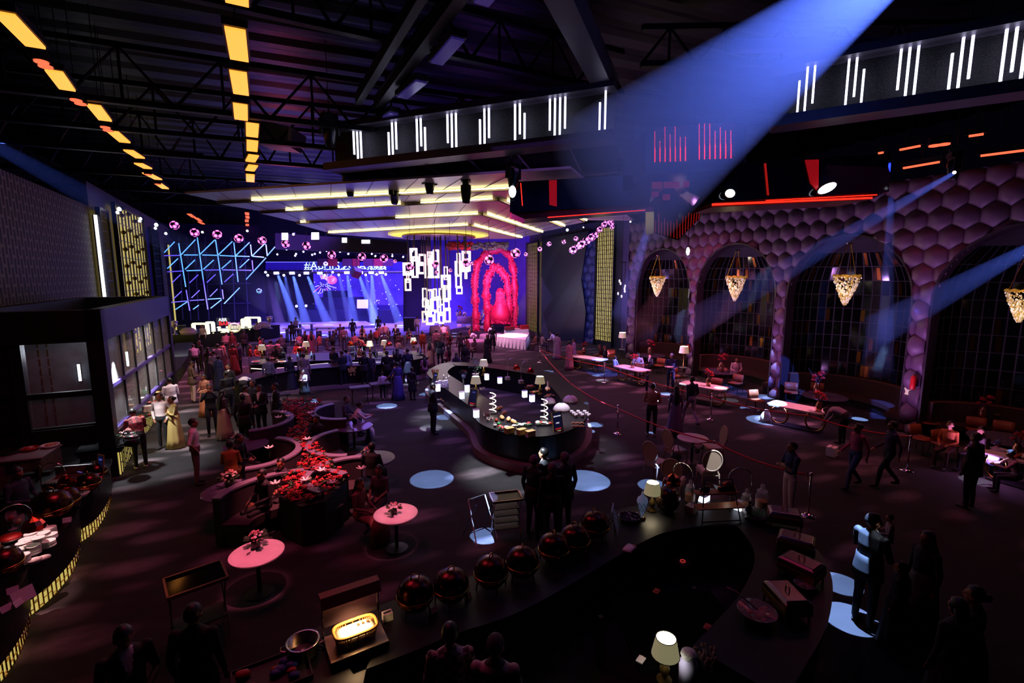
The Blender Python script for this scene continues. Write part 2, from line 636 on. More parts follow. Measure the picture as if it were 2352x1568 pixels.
# ------------------------------------------------ back: violet-lit backdrop, stage screen
viol = M('violet_lit_backdrop', '#6a52d8', 0.8, vary=0.25, bscale=0.8)  # violet of the light put into the fabric's colour
wall_between('wall_back_right', (12.6, 57.3), (21.2, 47.2), 0, 10.5, viol)
wall_between('wall_back', (-16, 61.5), (13.5, 58.2), 0, 12.5, M('deep_blue_wall', '#161238', 0.7))
struct(MB().box((16.6, 52.5, 10.4), (9.4, 0.3, 2.2), math.atan2(-10.1, 8.6)).build('trim_valance', M('dark_red_drape', '#3a0c16', 0.7)))
# ------------------------------------------------ left wall: lattice cladding, then three back-lit grilles between piers
LA, LB = Vector((-8.4, 15.2, 0)), Vector((-12.8, 57.0, 0))
latt = M('pierced_lattice', '#3c3436', 0.7)
nt, pb = nodes_of(latt)
tc = nt.nodes.new('ShaderNodeTexCoord')
mp = nt.nodes.new('ShaderNodeMapping')
mp.inputs['Rotation'].default_value = (0, 0, PI / 2)
sx = nt.nodes.new('ShaderNodeSeparateXYZ')
cx = nt.nodes.new('ShaderNodeCombineXYZ')
bk = nt.nodes.new('ShaderNodeTexBrick')
bk.inputs['Scale'].default_value = 1.0
bk.inputs['Brick Width'].default_value = 0.62
bk.inputs['Row Height'].default_value = 0.26
bk.inputs['Mortar Size'].default_value = 0.055
bk.inputs['Mortar Smooth'].default_value = 0.25
bk.inputs['Color1'].default_value = lin('#060506')
bk.inputs['Color2'].default_value = lin('#0a0809')
bk.inputs['Mortar'].default_value = lin('#6d605a')
nt.links.new(tc.outputs['Object'], sx.inputs[0])
nt.links.new(sx.outputs['Z'], cx.inputs['X'])
nt.links.new(sx.outputs['Y'], cx.inputs['Y'])
nt.links.new(cx.outputs[0], bk.inputs['Vector'])
nt.links.new(bk.outputs['Color'], pb.inputs['Base Color'])
wl = lambda s: LA + (LB - LA) * s
WLZ = vpl(222, 481, LA, LB).z
wall_between('wall_left', wl(-0.42), wl(0.36), 0, WLZ, latt)
wall_between('wall_left_far', wl(0.36), wl(1.0), 0, WLZ + 1.2, M('plum_grey_wall', '#3d3448', 0.6))
LP = [vpl(x, 650, LA, LB) for x in (226, 246, 264, 330, 345, 362, 372, 386)]
grille('grille_light', 'narrow back-lit grille at the end of the lattice wall', LP[0], LP[1], 0.5, vpl(232, 490, LA, LB).z, 5, 16)
grille('grille_light', 'wide back-lit grille with bronze balls behind the glazed kitchen', LP[2], LP[3], 0.5, vpl(290, 490, LA, LB).z, 9, 9, balls=9, bw=.055)
grille('grille_light', 'slim grille between piers near the lattice of blue tubes', LP[4], LP[5], 0.5, vpl(350, 532, LA, LB).z, 8, 14, lit=M('lit_violet_panel', '#4a3ab0', 0.5, emit='#4a38c8', es=0.5))
t = thing('edge_light', 'tall white tube of light on the end of the lattice wall', 'light', (LP[0].x, LP[0].y, 0))
zt_ = vpl(224, 500, LA, LB).z
MB().box((0.25, -0.2, zt_ - 2.3), (0.10, 0.12, 4.6)).build('tube', LAMPWHITE, t)
MB().box((0.18, -0.2, zt_ / 2), (0.05, 0.2, zt_)).build('housing', DARKSTEEL, t)
zt_ = vpl(386, 560, LA, LB).z
t = thing('edge_light', 'thin warm upright strip of light beside the blue tube lattice', 'light', (LP[7].x, LP[7].y, 0))
MB().box((0.3, 0, zt_ / 2), (0.1, 0.1, zt_ - .4)).build('tube', GLOWYELLOW, t)
MB().box((0.2, 0, zt_ / 2), (0.06, 0.2, zt_)).build('housing', DARKSTEEL, t)
# ------------------------------------------------ roof deck and trusses
deck = M('corrugated_roof', '#0d0c11', 0.4, 0.4)
mb = MB()
n = 190
prof = []
for i in range(n):
 prof.append(12.9 + (0.10 if (i // 2) % 2 else 0.0))
vsx = []
for i in range(n):
 yy = -2 + 66 * i / (n - 1)
 vsx += [(-16, yy, prof[i]), (30, yy, prof[i])]
mb.add(vsx, [(2 * i, 2 * i + 1, 2 * i + 3, 2 * i + 2) for i in range(n - 1)])
struct(mb.build('ceiling', deck))
beam_m = M('grey_beam', '#4a4450', 0.45, 0.3)
rust = M('dark_beam', '#1c1a20', 0.45, 0.4)
def truss(label, A, B, hgt=1.5, w_=0.16, mat=rust, bays=10):
 A, B = Vector(A), Vector(B)
 d = B - A
 t = thing('roof_truss', label, 'truss', A)
 az = math.atan2(d.y, d.x)
 L = math.hypot(d.x, d.y)
 t.rotation_euler = (0, 0, az)
 MB().box((L / 2, 0, 0), (L, w_ * 1.3, w_)).build('bottom_chord', mat, t)
 MB().box((L / 2, 0, hgt), (L, w_, w_)).build('top_chord', mat, t)
 m = MB()
 for i in range(bays):
  x0, x1 = L * i / bays, L * (i + 1) / bays
  m.tube([(x0, 0, 0), ((x0 + x1) / 2, 0, hgt), (x1, 0, 0)], 0.05, 5)
  m.tube([((x0 + x1) / 2, 0, 0), ((x0 + x1) / 2, 0, hgt)], 0.04, 5)
 m.build('web', mat, t)
 return t
truss('roof truss over the first row of tables, nearest of those along the red bars', (-16, 17.4, 10.15), (9, 17.8, 10.15))
truss('roof truss crossing behind the second pair of red bars', (-16, 20.9, 10.15), (9, 20.6, 10.15))
truss('roof truss crossing just before the cream stepped ceiling', (-16, 24.3, 10.15), (2, 24.4, 10.15))
truss('roof truss over the glazed kitchen, past the red bars', (-18, 30.5, 10.3), (-5, 30.5, 10.3), 1.2)
truss('roof truss crossing above the lattice of blue tubes', (-18, 38, 10.6), (2, 38, 10.6), 1.0)
truss('roof truss in front of the stage screen', (-18, 46, 10.8), (18, 44, 10.8), 1.0)
truss('long bare roof truss reaching over the strip of blue-white tubes', (-8, 12.2, 11.1), (9.5, 13.95, 11.1), 1.2)
truss('roof truss high over the honeycomb wall', (9.2, 12.6, 11.4), (24, 6, 11.4), 1.0)
# sloping grey box beams that carry the hanging centre
def boxbeam(label, A, B, w_, h_, mat=beam_m):
 A, B = Vector(A), Vector(B)
 u = (B - A).normalized()
 s_ = Vector((-u.y, u.x, 0)).normalized() * (w_ / 2)
 v_ = Vector((0, 0, h_))
 t = thing('box_beam', label, 'beam', A)
 O = Vector((0, 0, 0))
 E_ = B - A
 MB().hexa([O - s_, E_ - s_, E_ + s_, O + s_, O - s_ + v_, E_ - s_ + v_, E_ + s_ + v_, O + s_ + v_]).build('web', mat, t)
 f = MB()
 for zz in (-0.03, h_):
  z_ = Vector((0, 0, zz))
  k = Vector((0, 0, 0.03))
  s2 = s_ * 1.25
  f.hexa([O - s2 + z_, E_ - s2 + z_, E_ + s2 + z_, O + s2 + z_, O - s2 + z_ + k, E_ - s2 + z_ + k, E_ + s2 + z_ + k, O + s2 + z_ + k])
 f.build('flange', mat, t)
 return t
boxbeam('broad grey beam running down to the corner of the light strip', (3.2, 7.35, 10.4), (8.25, 12.75, 10.35), 0.42, 0.5)
boxbeam('slim dark beam with unlit lamps between the two red-bar rows', (3.3, 6.0, 10.6), (2.2, 17.0, 10.6), 0.22, 0.3, rust)
boxbeam('slim dark beam twin of the one carrying the unlit lamps', (2.5, 8.0, 10.7), (1.6, 17.0, 10.7), 0.16, 0.25, rust)
boxbeam('violet-lit beam high above the long strip of blue-white tubes', (10.2, 10.2, 11.0), (16.5, 7.4, 11.0), 0.2, 0.2, M('violet_lit_beam', '#5a50a0', 0.3, 0.4))  # violet light put into the beam's colour
# ------------------------------------------------ cream stepped ceiling, rotated 45 degrees, with cove lights
coff = M('cream_ceiling_panel', '#c0b2b4', 0.30, vary=0.12, bscale=0.6)
riser = M('gilt_riser', '#7a5a3a', 0.35, 0.3)
seam = M('panel_seam', '#2c2622', 0.6)
cove = M('cove_strip', '#fff2b0', 0.5, emit='#fff2a8', es=9.0, sample=True)
# (near corner, far end of the limb toward the kitchen, far end of the limb toward the grille), height of the panel inside that line
g2 = lambda x, y, z: tuple(G(x, y, z))[:2]
LINES = [((7.7, 14.0), g2(425, 445, 8.62), (18.6, 25.6), 8.62),
         ((7.6, 17.3), g2(500, 468, 8.5), g2(1344, 510, 8.5), 8.5),
         (g2(1147, 460, 8.38), g2(597, 490, 8.38), g2(1295, 523, 8.38), 8.38),
         (g2(1110, 494, 8.26), g2(680, 514, 8.26), g2(1245, 536, 8.26), 8.26),
         (g2(1081, 519, 8.14), g2(750, 537, 8.14), g2(1198, 548, 8.14), 8.14)]
for k in range(4):
 (c0, l0, r0, z), (c1, l1, r1, z1) = LINES[k], LINES[k + 1]
 th = Vector((0, 0, 0.08))
 m = MB()
 for (a, b, c, d) in ((c0, l0, l1, c1), (c0, c1, r1, r0)):
  P = [Vector((q[0], q[1], z)) for q in (a, b, c, d)]
  m.hexa(P + [p + th for p in P])
 struct(m.build('ceiling_step', coff))
 m = MB()
 for (a0, b0, a1, b1, nn) in ((c0, l0, c1, l1, 9), (c0, r0, c1, r1, 8)):
  for i in range(1, nn):
   f = i / nn
   g = min(f * 1.06, 1)
   p = Vector((a0[0] + (b0[0] - a0[0]) * f, a0[1] + (b0[1] - a0[1]) * f, z - 0.004))
   q = Vector((a1[0] + (b1[0] - a1[0]) * g, a1[1] + (b1[1] - a1[1]) * g, z - 0.004))
   m.tube([p, q], 0.012, 4)
 struct(m.build('ceiling_seam', seam))
 for (a, b, side) in ((c1, l1, 'l'), (c1, r1, 'r')):
  A, B = Vector((a[0], a[1], 0)), Vector((b[0], b[1], 0))
  u = (B - A).normalized()
  nrm = Vector((u.y, -u.x, 0))
  if nrm.y > 0:
   nrm = -nrm
  struct(MB().hexa([A + Vector((0, 0, z1)), B + Vector((0, 0, z1)), B - nrm * .1 + Vector((0, 0, z1)), A - nrm * .1 + Vector((0, 0, z1)),
                          A + Vector((0, 0, z)), B + Vector((0, 0, z)), B - nrm * .1 + Vector((0, 0, z)), A - nrm * .1 + Vector((0, 0, z))]).build('trim_riser', riser))
  # the lit runs in the cove on top of each riser
  runs = {('l', 0): [(0.02, 0.86)], ('l', 1): [(0.02, 0.28), (0.36, 0.62), (0.78, 0.86)], ('l', 2): [(0.02, 0.42), (0.93, 0.96)], ('l', 3): [(0.01, 0.97)],
    ('r', 0): [(0.5, 0.98)], ('r', 1): [(0.05, 0.97)], ('r', 2): [(0.02, 0.97)], ('r', 3): [(0.02, 0.97)]}[(side, k)]
  L = (B - A).length
  for f0, f1 in runs:
   p, q = A + u * L * f0 + nrm * 0.12, A + u * L * f1 + nrm * 0.12
   struct(MB().hexa([p + Vector((0, 0, z - .075)), q + Vector((0, 0, z - .075)), q + nrm * .05 + Vector((0, 0, z - .075)), p + nrm * .05 + Vector((0, 0, z - .075)),
                              p + Vector((0, 0, z - .035)), q + Vector((0, 0, z - .035)), q + nrm * .05 + Vector((0, 0, z - .035)), p + nrm * .05 + Vector((0, 0, z - .035))]).build('trim_cove', cove))
# innermost field with the glowing round recess of the hanging light
c4, l4, r4, z4 = LINES[4]
struct(MB().prism([c4, l4, (7.5, 40.5), r4], z4, z4 + 0.08).build('ceiling_centre', coff))
CH = Vector((8.35, 34.2, 0))
struct(MB().lathe([(3.5, z4 - 0.02), (3.5, z4 - 0.10), (3.3, z4 - 0.10), (3.3, z4 - 0.02)], 40, tuple(CH)).build('trim_ring', M('lit_gold_ring', '#d8c070', 0.4, emit='#e0cf70', es=0.8, sample=True)))
# valance with lit video panes hanging at the back of the stepped ceiling
t = thing('video_fascia', 'low dark fascia with four white lit panes in front of the stage', 'screen', tuple(D(655, 540, 46)))
a, b = D(640, 553, 46), D(925, 572, 46)
for nme, fr in (('panel', None),):
 pass
rel = lambda px, py: D(px, py, 46) - Vector(t.location)
ex = Vector((FH.x, FH.y, 0)) * 0.4
MB().hexa([rel(632, 572), rel(935, 584), rel(935, 584) + ex, rel(632, 572) + ex, rel(632, 535), rel(935, 555), rel(935, 555) + ex, rel(632, 535) + ex]).build('panel', M('fascia_plum', '#180a1c', 0.4), t)
for (x0, y0, x1, y1) in ((648, 535, 662, 551), (716, 534, 733, 550), (786, 546, 797, 557), (831, 551, 850, 559)):
 f = -ex * 0.1
 MB().hexa([rel(x0, y1) + f, rel(x1, y1) + f, rel(x1, y1) + f * 2, rel(x0, y1) + f * 2, rel(x0, y0) + f, rel(x1, y0) + f, rel(x1, y0) + f * 2, rel(x0, y0) + f * 2]).build('lit_pane', LAMPWHITE, t)
# ================================================================ HANGING STRUCTURES
def slab(name, px, t, thick, mat, parent, smooth=False):
 """an upright slab whose near face spans the given sight lines at horizontal distance t, with real thickness behind"""
 o = Vector(parent.location) if parent is not None else Vector((0, 0, 0))
 f = [D(x, y, t) - o for x, y in px]
 e = Vector((FH.x, FH.y, 0)) * thick
 return MB().loft([f, [p + e for p in f]]).build(name, mat, parent, smooth)
TUBE = M('led_tube_blue_white', '#ffffff', 0.4, emit='#d9d8ff', es=3.5)
GLIT = M('glitter_mesh', '#08060a', 0.25, 0.3, bump=0.9, bscale=60)
def led_strip(label, A, B, z0, z1, clusters):
 A, B = Vector((A[0], A[1], 0)), Vector((B[0], B[1], 0))
 t = thing('light_strip', label, 'light strip', (A.x, A.y, z0))
 d = Vector((B.x - A.x, B.y - A.y, 0))
 L, u = d.length, d.normalized()
 n = Vector((u.y, -u.x, 0))
 if n.dot(EYEV - A) < 0:
  n = -n
 H = z1 - z0
 def bx(m, a0, a1, za, zb, o0, o1):
  P = lambda a, z, o: u * a + n * o + Vector((0, 0, z))
  return m.hexa([P(a0, za, o0), P(a1, za, o0), P(a1, za, o1), P(a0, za, o1), P(a0, zb, o0), P(a1, zb, o0), P(a1, zb, o1), P(a0, zb, o1)])
 bx(MB(), 0, L, -.12, 0.12, -0.35, 0.35).build('bottom_rail', beam_m, t)
 bx(MB(), 0, L, H - .14, H + .05, -0.2, 0.3).build('top_rail', beam_m, t)
 bx(MB(), 0.05, L - .05, 0.1, H - .12, -0.3, -0.2).build('back_panel', GLIT, t)
 for f, k, tall in clusters:
  for j in range(k):
   a = f * L + (j - (k - 1) / 2) * 0.15
   lo = 0.12 + (0.0 if (j + tall) % 3 else 0.25)
   hi = H - 0.14 - (0.28 if (j + tall) % 3 == 1 and j in (0, k - 1) else 0.0)
   bx(MB(), a - .022, a + .022, lo, hi, -0.02, 0.03).build('led_tube', TUBE, t)
 return t
F0, F1 = (0.75, 18.75), (7.75, 11.65)
cl = []
for i, x in enumerate((820, 901, 967, 1038, 1113, 1194, 1280, 1383)):
 p = vpl(x, 300, F0, F1)
 cl.append((math.hypot(p.x - F0[0], p.y - F0[1]) / math.hypot(F1[0] - F0[0], F1[1] - F0[1]), (3, 3, 3, 3, 3, 3, 4, 2)[i], i))
led_strip('long slanting strip with clusters of blue-white tubes over the moving heads', F0, F1, 9.0, 10.35, cl)
F2, F3 = (10.75, 9.35), (14.6, 4.1)
cl = []
for i, x in enumerate((1852, 1963, 2081, 2200, 2330)):
 p = vpl(x, 200, F2, F3)
 cl.append((math.hypot(p.x - F2[0], p.y - F2[1]) / math.hypot(F3[0] - F2[0], F3[1] - F2[1]), (3, 3, 3, 3, 4)[i], i + 1))
led_strip('shorter strip with clusters of blue-white tubes above the honeycomb wall', F2, F3, 9.0, 10.35, cl)
# soffit grid behind the long strip
t = thing('soffit_grid', 'dark soffit with pale metal bars that carries the moving heads', 'soffit', (0.75, 18.75, 8.95))
o = Vector(t.location)
q = [Vector((0.75, 18.75, 8.95)), Vector((7.75, 11.65, 8.95)), Vector((10.1, 14.9, 8.95)), Vector((3.75, 23.45, 8.95))]
up = Vector((0, 0, 0.06))
MB().hexa([p - o + up for p in q] + [p - o + up * 2 for p in q]).build('panel', M('matte_black_top', '#040405', .8, ior=1.08), t)
for f in (0.0, 0.19, 0.36, 0.53, 0.70, 0.87):
 a, b = q[0].lerp(q[1], f) - o, q[3].lerp(q[2], f) - o
 MB().tube([a, b], 0.05 if f == 0 else 0.035, 5).build('bar', beam_m, t)
MB().tube([q[3] - o, q[2] - o], 0.10, 5).build('edge_bar', M('pale_metal', '#8d8588', 0.35, 0.5), t)
m = MB()
for i in range(26):
 a = q[3].lerp(q[2], (i + .5) / 27) - o + Vector((-.3, -.3, 0.05))
 m.tube([a, a + Vector((0.35, -.35, 0.12))], 0.02, 4)
m.build('truss_web', DARKSTEEL, t)
# ---- dark hanging centrepiece: block with red pixel screens, two glossy arms, pointed lower block
navy = M('glossy_navy_panel', '#0c0d20', 0.08, 0.2)
redline = M('red_led', '#ff2010', 0.5, emit='#ff2a18', es=1.6)
redlip = M('red_lacquer', '#5c0a10', 0.25)
redglow = M('red_reflection_glow', '#a01018', 0.4, emit='#c01018', es=0.25)
T0 = 14.2
t = thing('hanging_block', 'dark hanging block with two red pixel screens at the middle of the roof', 'hanging block', D(1595, 395, T0))
slab('body', [(1482, 400), (1708, 384), (1712, 280), (1484, 298)], T0, 2.6, M('navy_body', '#10132e', 0.3), t)
def scr(par, x0, y0, x1, y1, tt, k, seed, skew):
 r_ = random.Random(seed)
 P = slab('screen', [(x0 - 2, y1), (x1 - 3, y1 - skew), (x1, y0 - skew), (x0, y0)], tt - 0.05, 0.04, M('screen_backing', '#141018', 0.3, emit='#501c3c', es=0.2), par)
 m = MB()
 oo = Vector(par.location)
 for i in range(k):
  xa = x0 + (x1 - x0) * (i + 0.15) / k
  ya = y0 + (y1 - y0) * r_.choice((0.0, 0.12, 0.22, 0.3, 0.4))
  sk = skew * (xa - x0) / (x1 - x0)
  for w_, yb in ((1.0, ya), (1.8, y0 + (y1 - y0) * 0.6)):
   f = [D(xa, y1 - sk, tt - .08) - oo, D(xa + w_, y1 - sk, tt - .08) - oo, D(xa + w_, yb - sk, tt - .08) - oo, D(xa, yb - sk, tt - .08) - oo]
   e = Vector((FH.x, FH.y, 0)) * 0.02
   m.loft([f, [p + e for p in f]])
 m.build('red_pixel_lines', redline, P)
 m = MB()
 for j in range(1, 9):
  y_ = y0 + (y1 - y0) * j / 9
  f = [D(x0, y_ + .5, tt - .075) - oo, D(x1, y_ + .5 - skew, tt - .075) - oo, D(x1, y_ - skew - .3, tt - .075) - oo, D(x0, y_ - .3, tt - .075) - oo]
  e = Vector((FH.x, FH.y, 0)) * 0.02
  m.loft([f, [p + e for p in f]])
 m.build('pixel_rows', M('violet_pixel', '#403060', 0.4, emit='#5a3c8a', es=0.3), P)
scr(t, 1502, 292, 1584, 372, T0, 7, 1, 3)
scr(t, 1604, 284, 1689, 366, T0, 7, 2, 3)
m = MB()
for (x0, y0, x1, y1) in ((1711, 290, 1713, 382),):
 slab('edge_rail', [(x0, y1), (x1, y1), (x1 + 1, y0), (x0 + 1, y0)], T0 - .06, .06, CHROME, t)
t = thing('hanging_wedge', 'dark wedge tapering under the block, dull red painted reflections on its underside', 'hanging block', D(1600, 470, T0 + 0.4))
oo = Vector(t.location)
top = [D(1493, 402, T0 + .05), D(1702, 386, T0 + .05)]
bot = [D(1493, 476, T0 + 1.6), D(1628, 470, T0 + 1.6)]
e = Vector((FH.x, FH.y, 0)) * 1.2
MB().hexa([bot[0] - oo, bot[1] - oo, bot[1] + e - oo, bot[0] + e - oo, top[0] - oo, top[1] - oo, top[1] + e * 2 - oo, top[0] + e * 2 - oo]).build('body', navy, t)
def onwedge(x, y):
 n = (top[1] - top[0]).cross(bot[0] - top[0]).normalized()
 d = ray(x, y)
 return EYEV + d * ((top[0] - EYEV).dot(n) / d.dot(n)) - _fw * 0.02
for (x0, y0, x1, y1) in ((1497, 418, 1520, 434), (1524, 418, 1560, 432), (1570, 416, 1582, 430), (1522, 446, 1538, 460), (1497, 440, 1512, 452)):  # red reflections on the glossy underside built as glowing tiles
 f = [onwedge(x0, y1) - oo, onwedge(x1, y1) - oo, onwedge(x1 + 1, y0) - oo, onwedge(x0, y0) - oo]
 MB().loft([f, [p + _fw * .015 for p in f]]).build('red_reflection_tile', redglow, t)
pts = [onwedge(1686, 391) - oo, onwedge(1650, 404) - oo, onwedge(1634, 424) - oo, onwedge(1633, 442) - oo, onwedge(1648, 446) - oo]
MB().tube(pts, 0.02, 5).build('red_tube', redlip, t)
# pointed lower block with two faces of red pixel lines
t = thing('hanging_point', 'pointed block with faint red pixel lines above the first two arches', 'hanging block', D(1560, 550, T0 + 1.7))
oo = Vector(t.location)
A0, A1, A2 = D(1502, 478, T0 + 2.0), D(1558, 490, T0 + 1.5), D(1612, 470, T0 + 2.0)
B0, B1, B2 = D(1502, 535, T0 + 2.0), D(1558, 552, T0 + 1.5), D(1607, 502, T0 + 2.0)
e = Vector((FH.x, FH.y, 0)) * 1.0
MB().loft([[p - oo for p in (B0, B1, B2, B2 + e, B0 + e)], [p - oo for p in (A0, A1, A2, A2 + e, A0 + e)]]).build('body', M('near_black', '#09070b', 0.25), t)
m = MB()
for (a0, a1, b0, b1) in ((A0, A1, B0, B1), (A1, A2, B1, B2)):
 for i in range(8):
  f = (i + 0.5) / 8
  pt, pb_ = a0.lerp(a1, f), b0.lerp(b1, f)
  s_ = rnd.uniform(0.15, 0.5)
  p0 = pb_.lerp(pt, 0.04) - oo - _fw * .02
  p1 = pb_.lerp(pt, 1 - s_) - oo - _fw * .02
  m.tube([p0, p1], 0.011, 4)
m.build('red_pixel_lines', M('dim_red_led', '#c01a10', 0.5, emit='#c81e12', es=0.5), t)
# arms
white_spot = M('white_lens_and_glint', '#ffffff', 0.4, emit='#eaf4ff', es=6.0)
def arm(label, face, t_, lip, reds, slant):
 c = face[0]
 t = thing('hanging_canopy', label, 'hanging panel', D(c[0], c[1], t_))
 oo = Vector(t.location)
 slab('panel', face, t_, 1.8, navy, t)
 slab('lip', lip, t_ + 0.15, 1.4, redlip, t)
 for pts in reds:
  slab('red_strip', pts, t_ - .03, 0.03, redline, t)
 return t
L_ = arm('long glossy arm of the hanging centre over the stepped ceiling', [(1171, 488), (1488, 470), (1490, 400), (1172, 418)], 15.6, [(1205, 503), (1488, 478), (1488, 470), (1174, 489)],
         [[(1258, 500), (1482, 483), (1482, 481.5), (1258, 498)]], 0)
slab('red_reflection_band', [(1262, 470), (1279, 474), (1279, 413), (1261, 414)], 15.55, 0.03, M('red_band_glow', '#8a0c14', 0.3, emit='#b0101a', es=0.5), L_)  # red reflection on the glossy face built as a glowing slab
slab('red_strip', [(1199, 472), (1201, 472), (1197, 420), (1195, 420)], 15.55, 0.03, redline, L_)  # thin red reflection on the same face, also glowing
R_ = arm('glossy arm of the hanging centre in front of the honeycomb wall', [(1640, 464), (2042, 440), (2048, 352), (1705, 374)], 13.6, [(1634, 476), (2000, 458), (2040, 441), (1638, 465)],
         [[(1636, 472), (2004, 456), (2004, 452), (1636, 467)], [(1760, 461), (2015, 448), (2015, 446), (1760, 459)]], 0)
slab('red_reflection_band', [(1862, 420), (1880, 441), (1881, 366), (1850, 367)], 13.55, 0.03, M('red_band_glow', '#8a0c14'), R_)  # red reflection on this arm's face, a glowing slab again
slab('red_strip', [(1763, 448), (1767, 448), (1760, 375), (1756, 375)], 13.55, 0.03, M('dim_red_led', '#c01a10'), R_)  # narrow red reflection beside it, drawn as a dim glowing strip
for nme, cx_, cy_, rx, ry, tt in (('bright_spot', 1177, 440, 8, 13, 15.3), ('bright_spot', 1677, 444, 11, 9, 13.4), ('bright_spot', 1900, 432, 22, 9, 13.4), ('bright_spot', 1580, 577, 4, 9, 17.5)):  # the two on the second arm's face are white reflections built as glowing lenses
 lab = {1177: 'bright white lamp at the end of the long glossy arm', 1677: 'white half-round painted reflection on the glossy arm before the honeycomb wall', 1900: 'slanting oval white painted reflection low on the arm before the honeycomb wall', 1580: 'small upright oval white lamp between the first two arches'}[cx_]
 t = thing(nme, lab, 'lamp', D(cx_, cy_, tt))
 s_ = tt / FPX
 R = Matrix.Rotation(-YAW, 3, 'Z')
 ti = 0.45 if cx_ == 1900 else 0
 Rt = R @ Matrix.Rotation(-ti, 3, 'Y')
 MB().ball((0, 0, 0), (rx * s_, 0.05, ry * s_), 14, 8, rot=Rt).build('lens', white_spot, t, True)
 MB().ball(Vector((FH.x, FH.y, 0)) * 0.08, (rx * s_ * 1.05, 0.07, ry * s_ * 1.05), 14, 8, rot=Rt).build('housing', BLACK, t, True)
 if cx_ == 1580:
  HANG.append(t)
# ---- red-orange light bars along the roof
BAR = M('orange_bar_light', '#ffffff', 0.5, emit=(1.0, 0.31, 0.035), es=1.9)
REDL = M('red_lamp', '#ff5030', 0.5, emit=(1.0, 0.12, 0.05), es=1.7)
def light_bar(label, px, z=10.0, th=0.12, mat=None, group=None, wid=0.34):
 a, b = G(px[0], px[1], z), G(px[2], px[3], z)
 c = (a + b) / 2
 u = (b - a).normalized()
 s_ = Vector((-u.y, u.x, 0)) * (wid / 2)
 t = thing('light_bar', label, 'light bar', c, group=group)
 a, b = a - c, b - c
 k = Vector((0, 0, 0.05))
 MB().hexa([a - s_, b - s_, b + s_, a + s_, a - s_ + k, b - s_ + k, b + s_ + k, a + s_ + k]).build('lit_panel', mat or BAR, t)
 s2 = s_ * 1.25
 u2 = u * 0.08
 MB().hexa([a - s2 - u2 + k, b - s2 + u2 + k, b + s2 + u2 + k, a + s2 - u2 + k, a - s2 - u2 + k * 4, b - s2 + u2 + k * 4, b + s2 + u2 + k * 4, a + s2 - u2 + k * 4]).build('housing', BLACK, t)
 HANG.append(t)
 return t
ordn = ['first', 'second', 'third', 'fourth', 'fifth', 'sixth', 'seventh', 'eighth', 'ninth', 'tenth']
for i, p in enumerate([(8, 34, 82, 110), (124, 166, 155, 208), (215, 244, 242, 278), (259, 304, 287, 328), (295, 347, 322, 364), (318, 377, 340, 388), (336, 399, 364, 413), (362, 422, 380, 434)]):
 light_bar('glowing orange roof bar above the kitchen side, %s from the near end' % ordn[i], p, wid=0.32)
for i, p in enumerate([(541, -40, 545, 12), (540, 70, 550, 140), (547, 168, 554, 218), (552, 242, 554, 276), (580, 286, 579, 315), (580, 325, 579, 348), (583, 358, 575, 372), (582, 381, 574, 393), (575, 402, 575, 418)]):
 light_bar('glowing orange roof bar in the row nearer the middle, %s from the near end' % ordn[i], p, wid=0.36)
lamp_pairs = [(95, 144), (105, 155), (175, 232), (185, 240), (242, 294), (248, 301), (340, 402), (362, 424)]
rl = None
for i, (x, y) in enumerate(lamp_pairs):
 p = G(x, y, 9.95)
 lab = 'round orange lamp of the %s pair in the row above the kitchen, %s one' % (ordn[i // 2], ('near', 'far')[i % 2])
 if rl is None:
  rl = thing('round_lamp', lab, 'lamp')
  MB().lathe([(0.0, 0), (0.13, 0), (0.13, 0.03), (0, 0.03)], 14).build('lens', REDL, rl)
  MB().lathe([(0.16, 0.03), (0.15, 0.22), (0.0, 0.22)], 14).build('housing', BLACK, rl)
  rl = Kind(rl)
 HANG.append(rl.at(p, label=lab))
# far red lamps over the stage approach and the red lines over the honeycomb wall
for i, (x0, y0, x1, y1) in enumerate([(434, 492, 446, 500), (450, 501, 461, 508), (458, 510, 467, 515), (464, 518, 472, 524)]):
 light_bar('small red roof bar over the ball lamps, %s of its curved row' % ordn[i], (x0, y0, x1, y1), 10.4, mat=REDL, wid=0.3)
for i, (x0, y0, x1, y1) in enumerate([(567, 489, 568, 494), (568, 497, 569, 502), (567, 505, 567, 510), (568, 515, 568, 520)]):
 light_bar('small red roof bar above the blue tube lattice, %s from the near end' % ordn[i], (x0, y0, x1, y1), 10.4, mat=REDL, wid=0.3)
for i, (x0, y0, x1, y1) in enumerate([(2067, 346, 2113, 337), (2225, 315, 2259, 310), (2075, 388, 2157, 374), (2252, 360, 2356, 347), (2018, 354, 2028, 352)]):
 z = 9.0 if i in (0, 1, 4) else 8.5
 light_bar(['thin red light line near the pair of red lamps above the honeycomb wall', 'short upper red light line above the honeycomb wall', 'thin red light line hugging the top of the honeycomb tiles', 'long red light line running off over the last arch', 'tiny red light behind the end of the glossy arm'][i], (x0, y0, x1, y1), z, mat=REDL, wid=0.07)
for i, (x, y) in enumerate([(2147, 336), (2168, 333)]):
 rl.at(G(x, y, 9.0), label='round red lamp above the honeycomb wall, %s of two' % ('one nearer the stage', 'one nearer the camera')[i], scale=1.1)
# unlit lamps along the dark beam
WL = M('unlit_lamp_violet_glow', '#4a4078', 0.3, emit='#3a2c80', es=0.35)  # violet glow put into lamps that are off
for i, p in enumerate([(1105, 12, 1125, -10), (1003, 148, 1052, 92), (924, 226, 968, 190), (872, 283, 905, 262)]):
 light_bar('unlit violet-tinted roof lamp on the dark beam, %s from the near end' % ordn[i], p, 10.3, mat=WL, wid=0.3)
